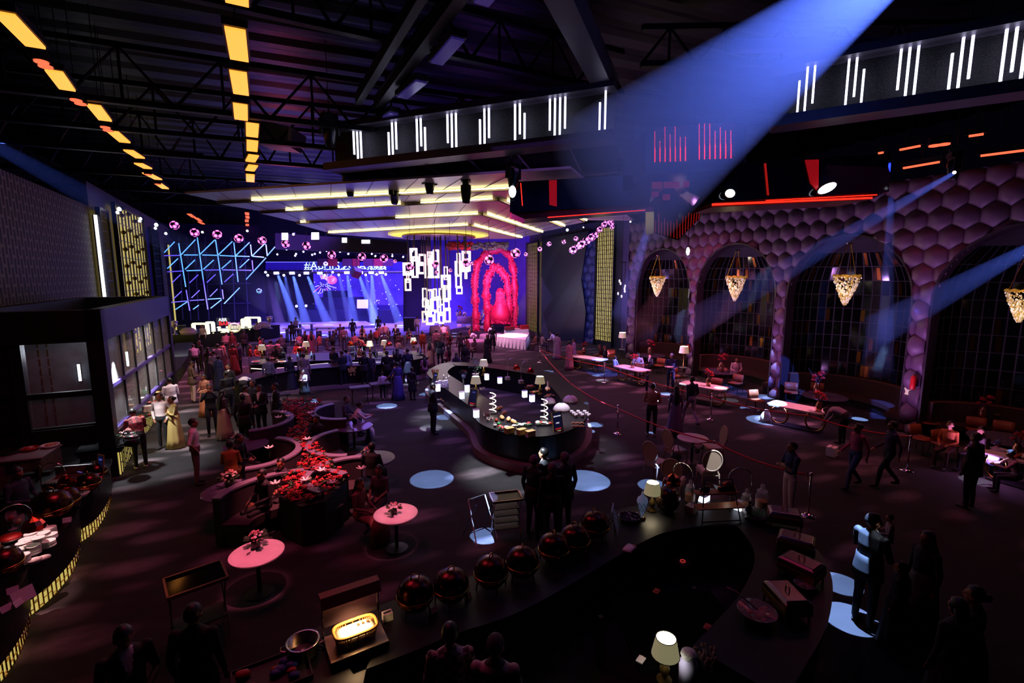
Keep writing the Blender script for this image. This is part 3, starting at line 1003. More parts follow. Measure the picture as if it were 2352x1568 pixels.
# air duct piece in the roof
t = thing('air_duct', 'boxy grey air duct section between the red bars and the light strip', 'duct', D(625, 300, 19))
slab('body', [(585, 325), (660, 334), (664, 290), (586, 272)], 19, 1.2, M('galvanised_sheet', '#9a92a6', 0.4, 0.4), t)
slab('flange', [(660, 322), (668, 323), (670, 292), (662, 290)], 18.9, 1.3, M('galvanised_edge', '#c0bac8', 0.4, 0.4), t)
# ---- moving heads under the soffit
def moving_head():
 t = thing('moving_head', 'x', 'stage light')
 MB().box((0, 0, -0.08), (0.42, 0.34, 0.16)).build('base', BLACK, t)
 m = MB()
 m.box((-.24, 0, -0.36), (0.06, 0.2, 0.44))
 m.box((.24, 0, -0.36), (0.06, 0.2, 0.44))
 m.box((0, 0, -0.19), (0.54, 0.2, 0.08))
 m.build('yoke', BLACK, t)
 h = MB().lathe([(0.0, -0.92), (0.13, -0.9), (0.16, -0.75), (0.2, -0.5), (0.19, -0.3), (0.1, -0.26), (0, -0.26)], 10).build('head', M('fixture_black', '#121014', 0.3), t, True)
 MB().lathe([(0, -0.935), (0.11, -0.93), (0.12, -0.90)], 10).build('lens', M('dark_lens', '#242030', 0.1), h)
 MB().tube([(0.1, 0.1, 0), (0.05, 0.15, 0.15), (0.0, 0.0, 0.22)], 0.03, 5).build('clamp', DARKSTEEL, t)
 return t
mh = Kind(moving_head())
for x, y, tt, rz, lab in [(803, 408, 20.3, 0.4, 'nearest the red bars'), (905, 425, 20.0, 0.9, 'second, hung slightly lower'), (986, 398, 18.4, 0.2, 'third, with a dark tail'), (1070, 418, 17.8, 1.2, 'fourth, over the cream ceiling corner'), (1179, 380, 15.6, 0.5, 'beside the white lamp of the glossy arm')]:
 p = D(x, y, tt)
 mh.at((p.x, p.y, 8.93 if False else p.z + .18), rz, label='black moving head under the dark soffit, ' + lab)
HANG.append(mh.at(D(755, 262, 17.0), 0.3, label='black moving head hung by itself near the grey air duct', scale=1.15))
HANG.append(mh.at(D(2195, 350, 13.6), 0.8, label='black moving head over the honeycomb wall with a thin blue beam', scale=0.8))
# ---- small white lamp heads dotted over the roof
sl = thing('ceiling_spotlight', 'x', 'lamp')
MB().ball((0, 0, 0), 1.0, 10, 6).build('lens', M('white_dot_lens', '#ffffff', 0.4, emit='#f2f2ff', es=5.0), sl, True)
MB().ball((0.5, 0.9, 0.5), 1.05, 10, 6).build('housing', BLACK, sl, True)
sl = Kind(sl)
dots = [(274, 480, 26, 4.5, 'by the wide bronze-ball grille, upper of two'), (270, 488, 26, 3.5, 'by the wide bronze-ball grille, lower of two'), (323, 502, 30, 3.2, 'over the pier by the kitchen grilles, upper of two'), (321, 507, 30, 3.2, 'over the pier by the kitchen grilles, lower of two'),
  (359, 516, 34, 4.0, 'star-bright, beside the slim grille'), (357, 524, 34, 3.0, 'just under the star-bright one'), (381, 536, 36, 3.0, 'above the top corner of the blue tube lattice'), (465, 533, 42, 2.6, 'under the curved row of red bars'), (568, 530, 42, 2.6, 'under the straight row of small red bars'),
  (674, 538, 46, 2.6, 'on the video fascia'), (658, 571, 47, 3.2, 'under the ball lamp at the fascia end'), (706, 572, 47, 3.2, 'under the second ball lamp of the fascia')]
for i, (x, y) in enumerate([(637, 584), (680, 583), (678, 587), (697, 578), (717, 585), (723, 583), (735, 580), (750, 576), (781, 578), (800, 583), (854, 583), (862, 588), (872, 580), (901, 582), (901, 588), (921, 579), (926, 590), (947, 577), (913, 568)]):
 dots.append((x, y, 50, 2.0, 'in the bank above the stage, %d in from its kitchen-side end' % (i + 1)))
words_n = ['', 'first', 'second', 'third', 'fourth', 'fifth', 'sixth', 'seventh', 'eighth', 'ninth', 'tenth', 'eleventh', 'twelfth', 'thirteenth', 'fourteenth', 'fifteenth', 'sixteenth', 'seventeenth', 'eighteenth', 'nineteenth', 'twentieth']
for x, y, tt, r, lab in dots:
 if 'in the bank' in lab:
  k = int(lab.split(', ')[1].split(' ')[0])
  lab = 'in the bank above the stage, %s from its kitchen-side end' % words_n[k]
 HANG.append(sl.at(D(x, y, tt), -YAW, label='small white lamp head ' + lab, scale=r * tt / FPX))
for x, y, tt, r, lab in [(1303, 528, 31, 3, 'sending a blue beam past the far grille'), (1627, 484, 15.5, 3.2, 'under the tip of the hanging wedge'), (1448, 509, 24, 2, 'by the chain of pink ball lamps'), (1340, 522, 30, 1.6, 'above the loose ball lamps'), (2192, 396, 12.5, 3.5, 'on the head over the honeycomb wall')]:
 HANG.append(sl.at(D(x, y, tt), -YAW, label='small white lamp head ' + lab, scale=r * tt / FPX))
# ---- pink ball lamps
PINKRING = M('pink_ring_light', '#ffffff', 0.4, emit='#ff6ad8', es=1.25)
PINKCORE = M('pink_core_light', '#ffffff', 0.4, emit='#ffd0f0', es=1.1)
def ball_lamp(ring, core):
 t = thing('ball_lamp', 'x', 'lamp')
 MB().ball((0, 0, 0), 0.295, 14, 9).build('shell', M('dark_violet_ball', '#1a0d26', 0.35), t, True)
 dirs = [(0, -0.45, .9), (0.85, -0.35, 0.38), (-.85, -0.35, 0.38), (0.5, -0.75, -.42), (-.5, -0.75, -.42), (0, 0.2, -1), (.8, .5, -.4), (-.8, .5, -.4), (0, .9, .42)]
 for d in dirs:
  d = Vector(d).normalized()
  Rm = d.to_track_quat('Z', 'Y').to_matrix()
  m = MB()
  rr = [[Rm @ Vector((math.cos(a) * r, math.sin(a) * r, h)) for a in [2 * PI * i / 12 for i in range(12)]] for r, h in ((0.135, 0.262), (0.125, 0.295), (0.075, 0.305))]
  m.loft(rr, caps=False)
  g = m.build('lit_ring', ring, t)
  rr = [[Rm @ Vector((math.cos(a) * r, math.sin(a) * r, h)) for a in [2 * PI * i / 12 for i in range(12)]] for r, h in ((0.077, 0.305), (0.0, 0.308))]
  MB().loft(rr, caps=False).build('lit_disc', core, g)
 return t
bl = Kind(ball_lamp(PINKRING, PINKCORE))
def ballat(x, y, r, rz, label, group):
 tt = min(0.32 * FPX / r, 44 if x < 920 or x > 1190 else 27)
 if x > 1190:
  tt = min(tt, 34)
 return bl.at(D(x, y, tt), rz, label=label, group=group, scale=r * tt / FPX / 0.30)
for i, (x, y, r) in enumerate([(401, 517, 9), (447, 534, 8.8), (499, 538, 9), (548, 547, 9), (602, 552, 8.6), (656, 560, 8.3), (704, 564, 8.6), (762, 585, 8.6), (831, 589, 8.6), (882, 593, 8.6)]):
 HANG.append(ballat(x, y, r, -YAW + 0.35 * i, label='pink ball lamp, %s in the curved row over the blue tubes and stage' % words_n[i + 1], group='pink ball lamps'))
for x, y, r, lab in [(943, 612, 8, 'before the outer frames of the white frame light'), (1000, 607, 8, 'before the middle frames of the white frame light'), (1071, 604, 8.5, 'before the side frames of the white frame light'), (1123, 597, 10.5, 'before the red flower arches'), (1184, 581, 10.5, 'between the flower arches and the far grille'),
                     (907, 600, 4, 'small one at the end of the stage banner'), (1208, 584, 4.2, 'small one next to the far grille'), (1240, 572, 4.8, 'small one just past the far grille'), (1261, 560, 5, 'second small one past the far grille'), (1295, 555, 4.8, 'small one under the cream ceiling corner'), (1323, 548, 5, 'small one nearest the ball chain'),
                     (1034, 621, 4.2, 'small one between the two frame clusters'), (1003, 625, 4, 'small one low among the white frames'), (1084, 605, 4.2, 'small one at the edge of the flower arches')]:
 HANG.append(ballat(x, y, r, rnd.uniform(-1, 1), label='pink ball lamp, ' + lab, group='pink ball lamps'))
for i, (x, y, r) in enumerate([(1316, 574, 8.2), (1326, 567, 6.5), (1334, 562, 8.2), (1347, 553, 8.4), (1359, 545, 7.8), (1367, 540, 7), (1377, 527, 6), (1387, 516, 6), (1395, 508, 6), (1401, 502, 6), (1404, 512, 6), (1406, 521, 4.8)]):
 HANG.append(ballat(x, y, r, rnd.uniform(-1, 1), label='pink ball lamp, %s along the rising chain beside the near grille' % words_n[i + 1], group='pink ball lamps'))
GR = ball_lamp(M('green_ring_light', '#fff', 0.4, emit='#2fb890', es=0.9), M('teal_core_light', '#fff', 0.4, emit='#2a9aa0', es=0.8))
p = D(595, 668, 50)
HANG.extend([])
GR.location, GR['label'], GR.scale = p, 'green-lit ball lamp hanging low beside the blue tube lattice', (0.85,) * 3
WB = ball_lamp(M('white_ring_light', '#fff', 0.4, emit='#e8e8f8', es=1.5), M('white_core_light', '#fff', 0.4, emit='#f0f0ff', es=1.5))
HANG.extend([GR])
WB.location, WB['label'], WB.scale = D(748, 606, 50), 'white-lit ball lamp hanging before the stage banner', (0.7,) * 3
# ---- hanging light of white frames
FRW = M('lit_frame_white', '#fff6ea', 0.5, emit='#fff1e2', es=1.35, sample=True)
FRP = M('lit_frame_pale', '#f0e2d0', 0.5, emit='#ecd8c0', es=0.9)
tC = 33.6
t = thing('frame_chandelier', 'cascade of glowing white rectangular frames hung from a round plate', 'chandelier', (CH.x, CH.y, z4 - 0.25))
oo = Vector(t.location)
MB().lathe([(0, 0.15), (2.55, 0.15), (2.6, 0.05), (2.5, 0), (0, 0)], 36).build('ceiling_plate', M('bronze_plate', '#6a5a48', 0.35, 0.5), t)
fr = [(300, 215, 412, 425), (325, 350, 425, 695), (185, 450, 330, 660), (215, 710, 310, 910), (240, 590, 280, 780), (445, 310, 540, 500), (435, 440, 540, 635), (540, 320, 640, 700), (565, 270, 680, 490), (680, 240, 768, 440), (650, 430, 770, 700), (600, 380, 660, 690), (855, 515, 912, 730), (810, 650, 960, 860), (918, 650, 960, 1060), (500, 865, 580, 1050), (570, 885, 665, 1120), (680, 875, 735, 1070), (770, 870, 840, 1060), (500, 1050, 580, 1180), (545, 1115, 615, 1310), (590, 1150, 650, 1330), (740, 1000, 800, 1180), (850, 860, 960, 1060), (790, 1125, 860, 1320), (495, 1240, 590, 1430), (560, 1300, 690, 1470), (700, 1245, 760, 1435), (770, 1255, 850, 1450), (860, 1190, 960, 1430), (660, 1010, 760, 1250), (840, 1060, 945, 1240),
      (1065, 295, 1120, 440), (1150, 260, 1285, 420), (1035, 425, 1140, 660), (1120, 425, 1260, 600), (1045, 650, 1140, 860), (1055, 840, 1155, 965), (1195, 580, 1230, 715), (1180, 450, 1285, 590), (615, 900, 670, 1060), (545, 1060, 640, 1200)]
K_ = 7.129
for i, (x0, y0, x1, y1) in enumerate(fr):
 cxp, cyp = 900 + (x0 + x1) / 2 / K_, 540 + (y0 + y1) / 2 / K_
 tt = tC + rnd.uniform(-1.1, 1.1)
 c = D(cxp, cyp, tt) - oo
 s_ = tt / FPX / K_
 wd, ht = (x1 - x0) * s_ / 2, (y1 - y0) * s_ / 2
 Rz = Matrix.Rotation(-YAW + rnd.uniform(-0.5, 0.5), 3, 'Z')
 wd /= 0.95
 b = min(0.13, wd * 0.42)
 m = MB()
 dpt = 0.09
 for (ox, oz, sx_, sz_) in ((-wd + b / 2, 0, b, 2 * ht), (wd - b / 2, 0, b, 2 * ht), (0, ht - b * .7, 2 * wd - 2 * b, b * 1.4), (0, -ht + b * .7, 2 * wd - 2 * b, b * 1.4)):
  m.box(c + Rz @ Vector((ox, 0, oz)), (sx_, dpt * 2, sz_), rot=Rz)
 if i % 3 == 0 and ht > 0.6:
  m.box(c, (2 * wd - 2 * b, dpt * 2, b), rot=Rz)
 f = m.build('lit_frame', FRP if i in (3, 4, 25, 26, 29, 30) else FRW, t)
 top_z = 0.0
 MB().tube([c + Vector((0, 0, ht)), Vector((c.x * 0.97, c.y * 0.97, 0.02))], 0.02 if i % 2 else 0.035, 4).build('rod', BLACK, f)
point((CH.x, CH.y - 0.5, 3.4), 420, (0.9, 0.82, 1.0), 0.8)
# ---- four chandeliers in front of the arches
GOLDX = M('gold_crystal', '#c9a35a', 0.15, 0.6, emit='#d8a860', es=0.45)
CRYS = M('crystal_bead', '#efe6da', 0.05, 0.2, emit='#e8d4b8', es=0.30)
def chandelier(seed, lab):
 r_ = random.Random(seed)
 t = thing('crystal_chandelier', lab, 'chandelier')
 MB().lathe([(0.0, 1.32), (0.14, 1.32), (0.14, 1.27), (0, 1.27)], 12).build('ceiling_rose', CHROME, t)
 for k in range(3):
  a = 2 * PI * k / 3 + .3
  MB().tube([(0.05 * math.cos(a), 0.05 * math.sin(a), 1.28), (0.42 * math.cos(a), 0.42 * math.sin(a), 0.0)], 0.014, 5).build('chain', BRASS, t)
 m = MB()
 for j in range(3):
  rr = 0.47 - 0.05 * j
  pts = [(rr * math.cos(a) * (1 + .06 * math.sin(7 * a + j)), rr * math.sin(a) * (1 + .06 * math.sin(7 * a + j)), -0.03 * j + 0.03 * math.sin(9 * a + j)) for a in [2 * PI * i / 36 for i in range(36)]]
  m.tube(pts, 0.022, 5, loop=True)
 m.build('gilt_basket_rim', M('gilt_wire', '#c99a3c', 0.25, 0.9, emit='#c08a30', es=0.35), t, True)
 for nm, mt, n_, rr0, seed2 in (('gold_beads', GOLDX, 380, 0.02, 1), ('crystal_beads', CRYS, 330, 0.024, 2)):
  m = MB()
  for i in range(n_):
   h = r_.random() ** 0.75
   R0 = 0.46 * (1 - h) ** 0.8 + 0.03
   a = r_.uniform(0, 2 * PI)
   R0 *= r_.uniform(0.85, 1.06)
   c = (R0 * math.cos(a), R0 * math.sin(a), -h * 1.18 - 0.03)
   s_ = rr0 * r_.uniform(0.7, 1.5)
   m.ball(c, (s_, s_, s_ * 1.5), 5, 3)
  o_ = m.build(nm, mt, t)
  o_['kind'] = 'stuff'
 return t
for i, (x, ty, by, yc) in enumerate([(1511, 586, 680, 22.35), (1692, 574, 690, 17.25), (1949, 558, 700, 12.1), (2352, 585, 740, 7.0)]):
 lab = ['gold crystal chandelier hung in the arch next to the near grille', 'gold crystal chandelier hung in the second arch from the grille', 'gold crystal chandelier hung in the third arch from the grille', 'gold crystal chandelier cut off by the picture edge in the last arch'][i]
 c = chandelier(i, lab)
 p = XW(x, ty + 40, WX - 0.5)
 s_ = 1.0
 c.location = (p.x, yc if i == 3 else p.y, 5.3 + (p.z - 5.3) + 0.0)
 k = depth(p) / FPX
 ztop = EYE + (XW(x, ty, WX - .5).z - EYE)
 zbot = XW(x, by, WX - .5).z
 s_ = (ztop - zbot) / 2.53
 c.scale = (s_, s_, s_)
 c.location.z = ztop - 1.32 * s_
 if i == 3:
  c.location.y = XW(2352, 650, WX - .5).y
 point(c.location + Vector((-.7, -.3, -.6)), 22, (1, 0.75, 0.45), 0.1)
t = thing('crystal_cluster', 'small cluster of clear glass drops hanging beside the first arch', 'chandelier', D(1428, 645, 27))
for k in range(7):
 p = Vector((rnd.uniform(-.2, .2), rnd.uniform(-.2, .2), -0.14 * k))
 g = MB().ball(p, (0.05, 0.05, 0.09), 6, 4).build('glass_drop', M('lit_glass_drop', '#fff', 0.1, emit='#ffffff', es=0.9), t, True)
 MB().tube([p + Vector((0, 0, .08)), Vector((p.x, p.y, 1.0))], 0.008, 3).build('wire', BLACK, g)
MB().lathe([(0, 1.0), (.25, 1.0), (.25, 1.04), (0, 1.04)], 12).build('mount_plate', BLACK, t)
HANG.append(t)
# ================================================================ STAGE
t = thing('stage_screen', 'wide blue-violet video wall at the back of the stage', 'screen', D(760, 745, 55.5))
slab('frame', [(600, 742), (928, 742), (928, 602), (600, 602)], 55.5, 0.4, BLACK, t)
scm = M('blue_video_picture', '#1a1060', 0.6, emit='#3014d8', es=1.7, sample=True)
nt, pb = nodes_of(scm)
tc = nt.nodes.new('ShaderNodeTexCoord')
nz = nt.nodes.new('ShaderNodeTexNoise')
nz.inputs['Scale'].default_value = 0.33
nz.inputs['Detail'].default_value = 4
rp = nt.nodes.new('ShaderNodeValToRGB')
rp.color_ramp.elements[0].position = 0.3
rp.color_ramp.elements[0].color = lin('#1c0f80')
rp.color_ramp.elements[1].position = 0.72
rp.color_ramp.elements[1].color = lin('#4a2cf4')
nt.links.new(tc.outputs['Object'], nz.inputs['Vector'])
nt.links.new(nz.outputs['Fac'], rp.inputs[0])
nt.links.new(rp.outputs[0], pb.inputs['Emission Color'])
slab('picture', [(602, 700), (926, 700), (926, 606), (602, 606)], 55.3, 0.1, scm, t)
slab('picture_base', [(602, 741), (926, 741), (926, 700), (602, 700)], 55.3, 0.1, M('dark_blue_video', '#100828', 0.6, emit='#2410b0', es=1.0), t)
m = MB()
oo = Vector(t.location)
for i in range(150):
 p = D(rnd.uniform(606, 922), rnd.uniform(610, 735), 55.1) - oo
 m.ball(p, rnd.uniform(0.03, 0.075), 5, 3)
s_ = m.build('sparkle', M('star_sparkle', '#fff', 0.5, emit='#b8b8ff', es=1.2), t)
s_['kind'] = 'stuff'
# banner of pixel letters over the stage
t = thing('stage_banner', 'pixel-letter banner beginning with #A over the stage', 'screen', D(780, 615, 53))
BW = M('pixel_letter_white', '#fff', 0.5, emit='#c8f4ff', es=1.6)
slab('panel', [(610, 620), (925, 620), (925, 601), (610, 601)], 53.1, 0.15, M('banner_blue', '#1a1470', 0.5, emit='#2410a0', es=0.7), t)
slab('edge_light', [(610, 602.4), (727, 602.4), (727, 601), (610, 601)], 52.9, 0.1, M('blue_edge', '#fff', 0.5, emit='#5a58ff', es=1.5), t)
for txt, px, py, h in (('#A', 714, 610.5, 0.80), ('B', 736, 610.5, 0.80), ('H', 752, 610.5, 0.80), ('I', 764, 610.5, 0.80), ('S', 775, 610.5, 0.80)):
 p = D(px, py, 52.8) - Vector(t.location)
 text_part(txt, h / 0.7, BW, t, p, (PI / 2, 0, -YAW), 'letter')
m = MB()
for x in list(range(785, 805, 3)) + list(range(822, 886, 3)):
 for k in range(3):
  if rnd.random() < 0.6:
   p = D(x + rnd.uniform(-1, 1), 612 + k * 2.4, 52.8) - Vector(t.location)
   m.box(p, (0.13, 0.05, 0.09), -YAW)
for x in range(697, 890, 4):
 if rnd.random() < 0.55 and not 803 < x < 822:
  m.box(D(x, 618.5, 52.8) - Vector(t.location), (0.2, .05, .07), -YAW)
m.build('pixel_pattern', BW, t)
t = thing('drape', 'row of dark red drapes above the stage banner', 'drape', D(800, 600, 54))
for i, x in enumerate((729, 752, 786, 803, 834, 858, 880)):
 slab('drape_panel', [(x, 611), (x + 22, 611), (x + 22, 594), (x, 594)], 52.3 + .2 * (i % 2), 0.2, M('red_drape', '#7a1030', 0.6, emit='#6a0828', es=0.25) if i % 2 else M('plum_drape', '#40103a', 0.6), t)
# stage risers in dark blue
t = thing('stage_riser', 'stepped dark blue stage set in front of the video wall', 'stage set', D(780, 742, 52.5))
stg = M('dark_blue_stage', '#15123c', 0.5)
slab('base_step', [(690, 744), (905, 744), (905, 712), (690, 712)], 52.8, 2.2, stg, t)
slab('middle_step', [(728, 712), (830, 712), (830, 683), (728, 683)], 53.2, 1.8, stg, t)
slab('upper_step', [(742, 683), (790, 683), (790, 668), (742, 668)], 53.6, 1.4, stg, t)
slab('side_screen', [(820, 708), (845, 708), (845, 688), (820, 688)], 52.2, 0.15, M('pale_blue_video', '#fff', .5, emit='#4a6af0', es=1.0, vary=0.0), t)
t = thing('stage_platform', 'low violet square platform on the dance floor', 'platform', G(770, 757))
P = [G(702, 762), G(862, 753), G(838, 742), G(683, 747)]
o = Vector(t.location)
MB().loft([[Vector((p.x, p.y, 0.0)) - o for p in P], [Vector((p.x, p.y, 0.28)) - o for p in P]]).build('deck', dance, t)
t = thing('lamp_truss', 'straight pipe truss that carries the stage lamp row', 'truss', D(600, 624, 51.9))
oo = Vector(t.location)
a, b = D(600, 626, 51.62) - oo, D(935, 625, 51.62) - oo
MB().tube([a, b], .12, 6).build('pipe', BLACK, t)
m = MB()
for i in range(24):
 m.tube([a.lerp(b, i / 24), a.lerp(b, (i + .5) / 24) + Vector((0, 0, .45)), a.lerp(b, (i + 1) / 24)], .03, 4)
m.build('web', BLACK, t)
for f in (0, .33, .66, 1):
 p_ = a.lerp(b, f)
 MB().tube([p_, Vector((p_.x, p_.y, 12.95 - oo.z))], .03, 4).build('drop_rod', BLACK, t)
# emblem on the screen: a birthday-style burst with a number
t = thing('stage_emblem', 'sparkling round emblem hung in the middle of the video wall', 'emblem', D(743, 652, 54.8))
EM = M('emblem_white', '#fff', 0.4, emit='#b6a8ff', es=1.1)
EP = M('emblem_pink', '#fff', 0.4, emit='#f0307a', es=0.8)
for i in range(22):
 a = PI * 0.05 + PI * 0.9 * i / 21 if i < 14 else -PI * 0.1 - PI * .8 * (i - 14) / 7
 r0, r1 = 0.55, 1.0 + 0.25 * (i % 3)
 Rm = Matrix.Rotation(-YAW, 3, 'Z')
 MB().tube([Rm @ Vector((r0 * math.cos(a), 0, r0 * math.sin(a))), Rm @ Vector((r1 * math.cos(a), 0, r1 * math.sin(a)))], 0.05, 5).build('ray_bar', EM if i % 4 else EP, t)
text_part('3rd', 0.7, EM, t, (0, -.1, -.1), (PI / 2, 0, -YAW), 'number')
MB().ball(Matrix.Rotation(-YAW, 3, 'Z') @ Vector((0.95, 0.1, 0.45)), (0.55, 0.15, 0.5), 10, 6).build('pink_rosette', EP, t, True)
# stage lamp row
sr = thing('stage_lamp', 'x', 'lamp')
MB().box((0, 0, 0), (0.5, 0.2, 0.26)).build('lit_face', M('blue_white_face', '#fff', .5, emit='#b4b8ff', es=6), sr)
MB().box((0, 0.2, 0.05), (0.56, 0.3, 0.36)).build('housing', BLACK, sr)
sr = Kind(sr)
sw = thing('stage_lamp', 'x', 'lamp')
MB().ball((0, 0, 0), 0.13, 10, 6).build('lens', M('blue_white_face', '#fff'), sw, True)
MB().ball((0, 0.12, 0.05), 0.15, 10, 6).build('housing', BLACK, sw, True)
sw = Kind(sw)
for i, (x, y) in enumerate([(635, 627), (671, 627), (704, 627), (735, 627), (797, 626), (828, 626), (853, 626), (876, 626)]):
 sr.at(D(x, y, 51.5), -YAW, label='square blue-white stage lamp in the row under the banner, %s along' % words_n[i + 1])
for i, (x, y) in enumerate([(610, 625), (615, 632), (652, 632), (688, 632), (746, 632), (764, 625), (778, 631), (840, 631), (865, 630), (886, 630), (681, 703), (703, 702)]):
 sw.at(D(x, y, 51.4), -YAW, label=('round blue-white stage lamp in the row under the banner, %s along' % words_n[i + 1]) if i < 10 else 'round white lamp low before the video wall, %s of two' % ('outer', 'inner')[i - 10])
p = D(818, 626, 47)
t = thing('hanging_cube', 'dark cube with red lines hung tilted before the stage banner', 'hanging cube', p)
Rm = Matrix.Rotation(-YAW + .5, 3, 'Z') @ Matrix.Rotation(0.6, 3, 'X') @ Matrix.Rotation(.4, 3, 'Y')
MB().box((0, 0, 0), (0.75, 0.75, 0.75), rot=Rm).build('body', M('cube_plum', '#240a2a', 0.4), t)
m = MB()
for k in range(4):
 m.box(Rm @ Vector((0, -0.38, -0.28 + .18 * k)), (0.7, 0.02, 0.02), rot=Rm)
m.build('red_lines', M('dim_red_led', '#c01a10'), t)
HANG.append(t)
# ---- lattice of blue light tubes on scaffolding beside the stage
TB = M('blue_light_tube', '#fff', 0.5, emit='#4fa4ff', es=1.5)
TV = M('violet_light_tube', '#fff', 0.5, emit='#5a48ff', es=1.0)
t = thing('tube_lattice', 'slanting lattice of blue light tubes on scaffolding next to the stage', 'light lattice', D(470, 710, 44))
oo = Vector(t.location)
TL = 44.0
Z5 = 5.2257
seg = [(315, 305, 400, 830, 0), (405, 865, 447, 1115, 1), (538, 235, 610, 740, 0), (610, 740, 665, 1100, 1), (757, 262, 835, 800, 0), (838, 860, 852, 975, 1), (977, 295, 1028, 770, 0), (1177, 320, 1192, 460, 0), (1195, 510, 1208, 635, 1), (1363, 320, 1378, 460, 0),
       (135, 455, 330, 450, 1), (380, 446, 545, 446, 0), (600, 446, 770, 450, 0), (808, 452, 980, 460, 0), (1005, 460, 1165, 465, 0), (1200, 462, 1340, 475, 0), (180, 648, 365, 638, 1), (410, 635, 585, 630, 0), (630, 628, 795, 625, 1), (838, 625, 995, 628, 1), (1035, 628, 1185, 632, 1), (230, 1014, 410, 998, 1), (455, 993, 620, 983, 1), (665, 977, 825, 967, 0),
       (143, 415, 265, 288, 0), (345, 442, 515, 262, 0), (570, 440, 748, 265, 0), (790, 445, 960, 283, 0), (1000, 455, 1163, 298, 0), (1195, 460, 1355, 305, 0), (1378, 455, 1470, 350, 0), (180, 608, 305, 490, 0), (392, 618, 510, 505, 0), (612, 618, 735, 507, 0), (830, 610, 943, 512, 0), (1048, 600, 1158, 498, 0), (1125, 740, 1362, 482, 0), (235, 780, 338, 680, 1), (445, 780, 548, 685, 1), (655, 775, 757, 680, 1), (865, 770, 970, 675, 1), (250, 975, 350, 880, 1), (470, 960, 565, 870, 1), (690, 945, 780, 855, 1), (862, 1030, 1045, 840, 0), (278, 1100, 418, 1008, 0), (490, 1097, 555, 1050, 0), (700, 1085, 830, 982, 0)]
for i, (x0, y0, x1, y1, k) in enumerate(seg):
 dpt = 44 + 0.4 * (i % 2)
 a, b = D(350 + x0 / Z5, 500 + y0 / Z5, dpt) - oo, D(350 + x1 / Z5, 500 + y1 / Z5, dpt) - oo
 MB().tube([a, b], 0.045, 5).build('light_tube', TV if k else TB, t)
m = MB()
for x in (392, 410, 428, 446, 470, 500, 530, 560):
 m.tube([D(x, 545, 45.2) - oo, D(x + 10, 735, 45.2) - oo], 0.05, 4)
for y in (560, 600, 655, 700):
 m.tube([D(380, y, 45.2) - oo, D(575, y - 4, 45.2) - oo], 0.05, 4)
for k in range(6):
 m.tube([D(385 + 30 * k, 640, 45.2) - oo, D(415 + 30 * k, 580, 45.2) - oo], 0.035, 4)
m.build('scaffold', M('scaffold_blue_grey', '#3a3660', 0.4, 0.6), t)
wall_between('wall_stage_side', D(375, 700, 50), D(610, 700, 52.5), 0, 10.5, M('indigo_wall', '#140f3c', 0.8))
# ---- red flower arches
SEQ = M('red_sequin_flowers', '#c0123a', 0.45, bump=1.0, bscale=14, vary=0.55)
def flower_arch(label, pts, r):
 t = thing('flower_arch', label, 'flower arch', D(pts[0][0], pts[0][1], 46.5))
 oo = Vector(t.location)
 P = [D(x, y, tt) - oo for x, y, tt in pts]
 P = [Vector((P[0].x, P[0].y, -oo.z))] + P + [Vector((P[-1].x, P[-1].y, -oo.z))]
 Q = []
 for a, b in zip(P[:-1], P[1:]):
  for k in range(4):
   Q.append(a.lerp(b, k / 4))
 Q.append(P[-1])
 R = [r * (1 + 0.22 * math.sin(i * 1.7) + 0.1 * math.sin(i * 4.1)) for i in range(len(Q))]
 MB().tube(Q, R, 10).build('flower_cover', SEQ, t, True)
 m = MB()
 for i in range(700):
  k = rnd.randrange(len(Q))
  a = rnd.uniform(0, 2 * PI)
  m.ball(Q[k] + Vector((math.cos(a) * R[k], -abs(math.sin(a)) * R[k], rnd.uniform(-.3, .3))), rnd.uniform(0.04, 0.08), 5, 3)
 s_ = m.build('flower_heads', M('rose_flower_head', '#a8143a', 0.5), t)
 s_['kind'] = 'stuff'
 return t
flower_arch('outer red flower arch against the violet-lit backdrop', [(1093, 735, 46), (1091, 690, 46), (1090, 645, 46), (1096, 605, 46), (1118, 580, 46.5), (1150, 572, 46.5), (1172, 588, 46.3), (1181, 630, 46), (1182, 690, 46), (1181, 745, 46)], 0.33)
flower_arch('inner red flower arch with a peaked top', [(1120, 712, 45.5), (1116, 680, 45.5), (1118, 645, 45.5), (1124, 628, 45.5), (1136, 612, 45.5), (1150, 622, 45.5), (1164, 640, 45.5), (1168, 680, 45.5), (1169, 735, 45.5)], 0.36)
t = thing('flower_mound', 'tall red flower mound inside the flower arches', 'flower mound', D(1149, 742, 45))
MB().lathe([(1.0, 0), (.95, 0.9), (0.75, 1.5), (0.5, 1.9), (0.42, 2.4), (0.40, 2.9), (0.25, 3.2), (0, 3.3)], 14).build('flower_cover', SEQ, t, True)
m = MB()
for i in range(500):
 h = rnd.random() * 3.2
 a = rnd.uniform(PI, 2 * PI)
 rr = max(1.0 - 0.26 * h, .42 if h < 2.9 else .2)
 m.ball((rr * math.cos(a), rr * math.sin(a), h), rnd.uniform(.05, .1), 5, 3)
m.build('flower_heads', M('rose_flower_head', '#d81e50'), t)['kind'] = 'stuff'
area(D(1140, 600, 38) + Vector((0, 0, 1)), D(1140, 690, 46), 3, 2, 380, (1.0, 0.10, 0.30), 1.4)
area(D(1140, 640, 40), D(1145, 650, 50), 5, 3, 900, (0.36, 0.16, 1.0), 2.4)
area(D(1300, 690, 30), D(1320, 650, 36), 3, 3, 260, (0.18, 0.22, 1.0), 2.4)
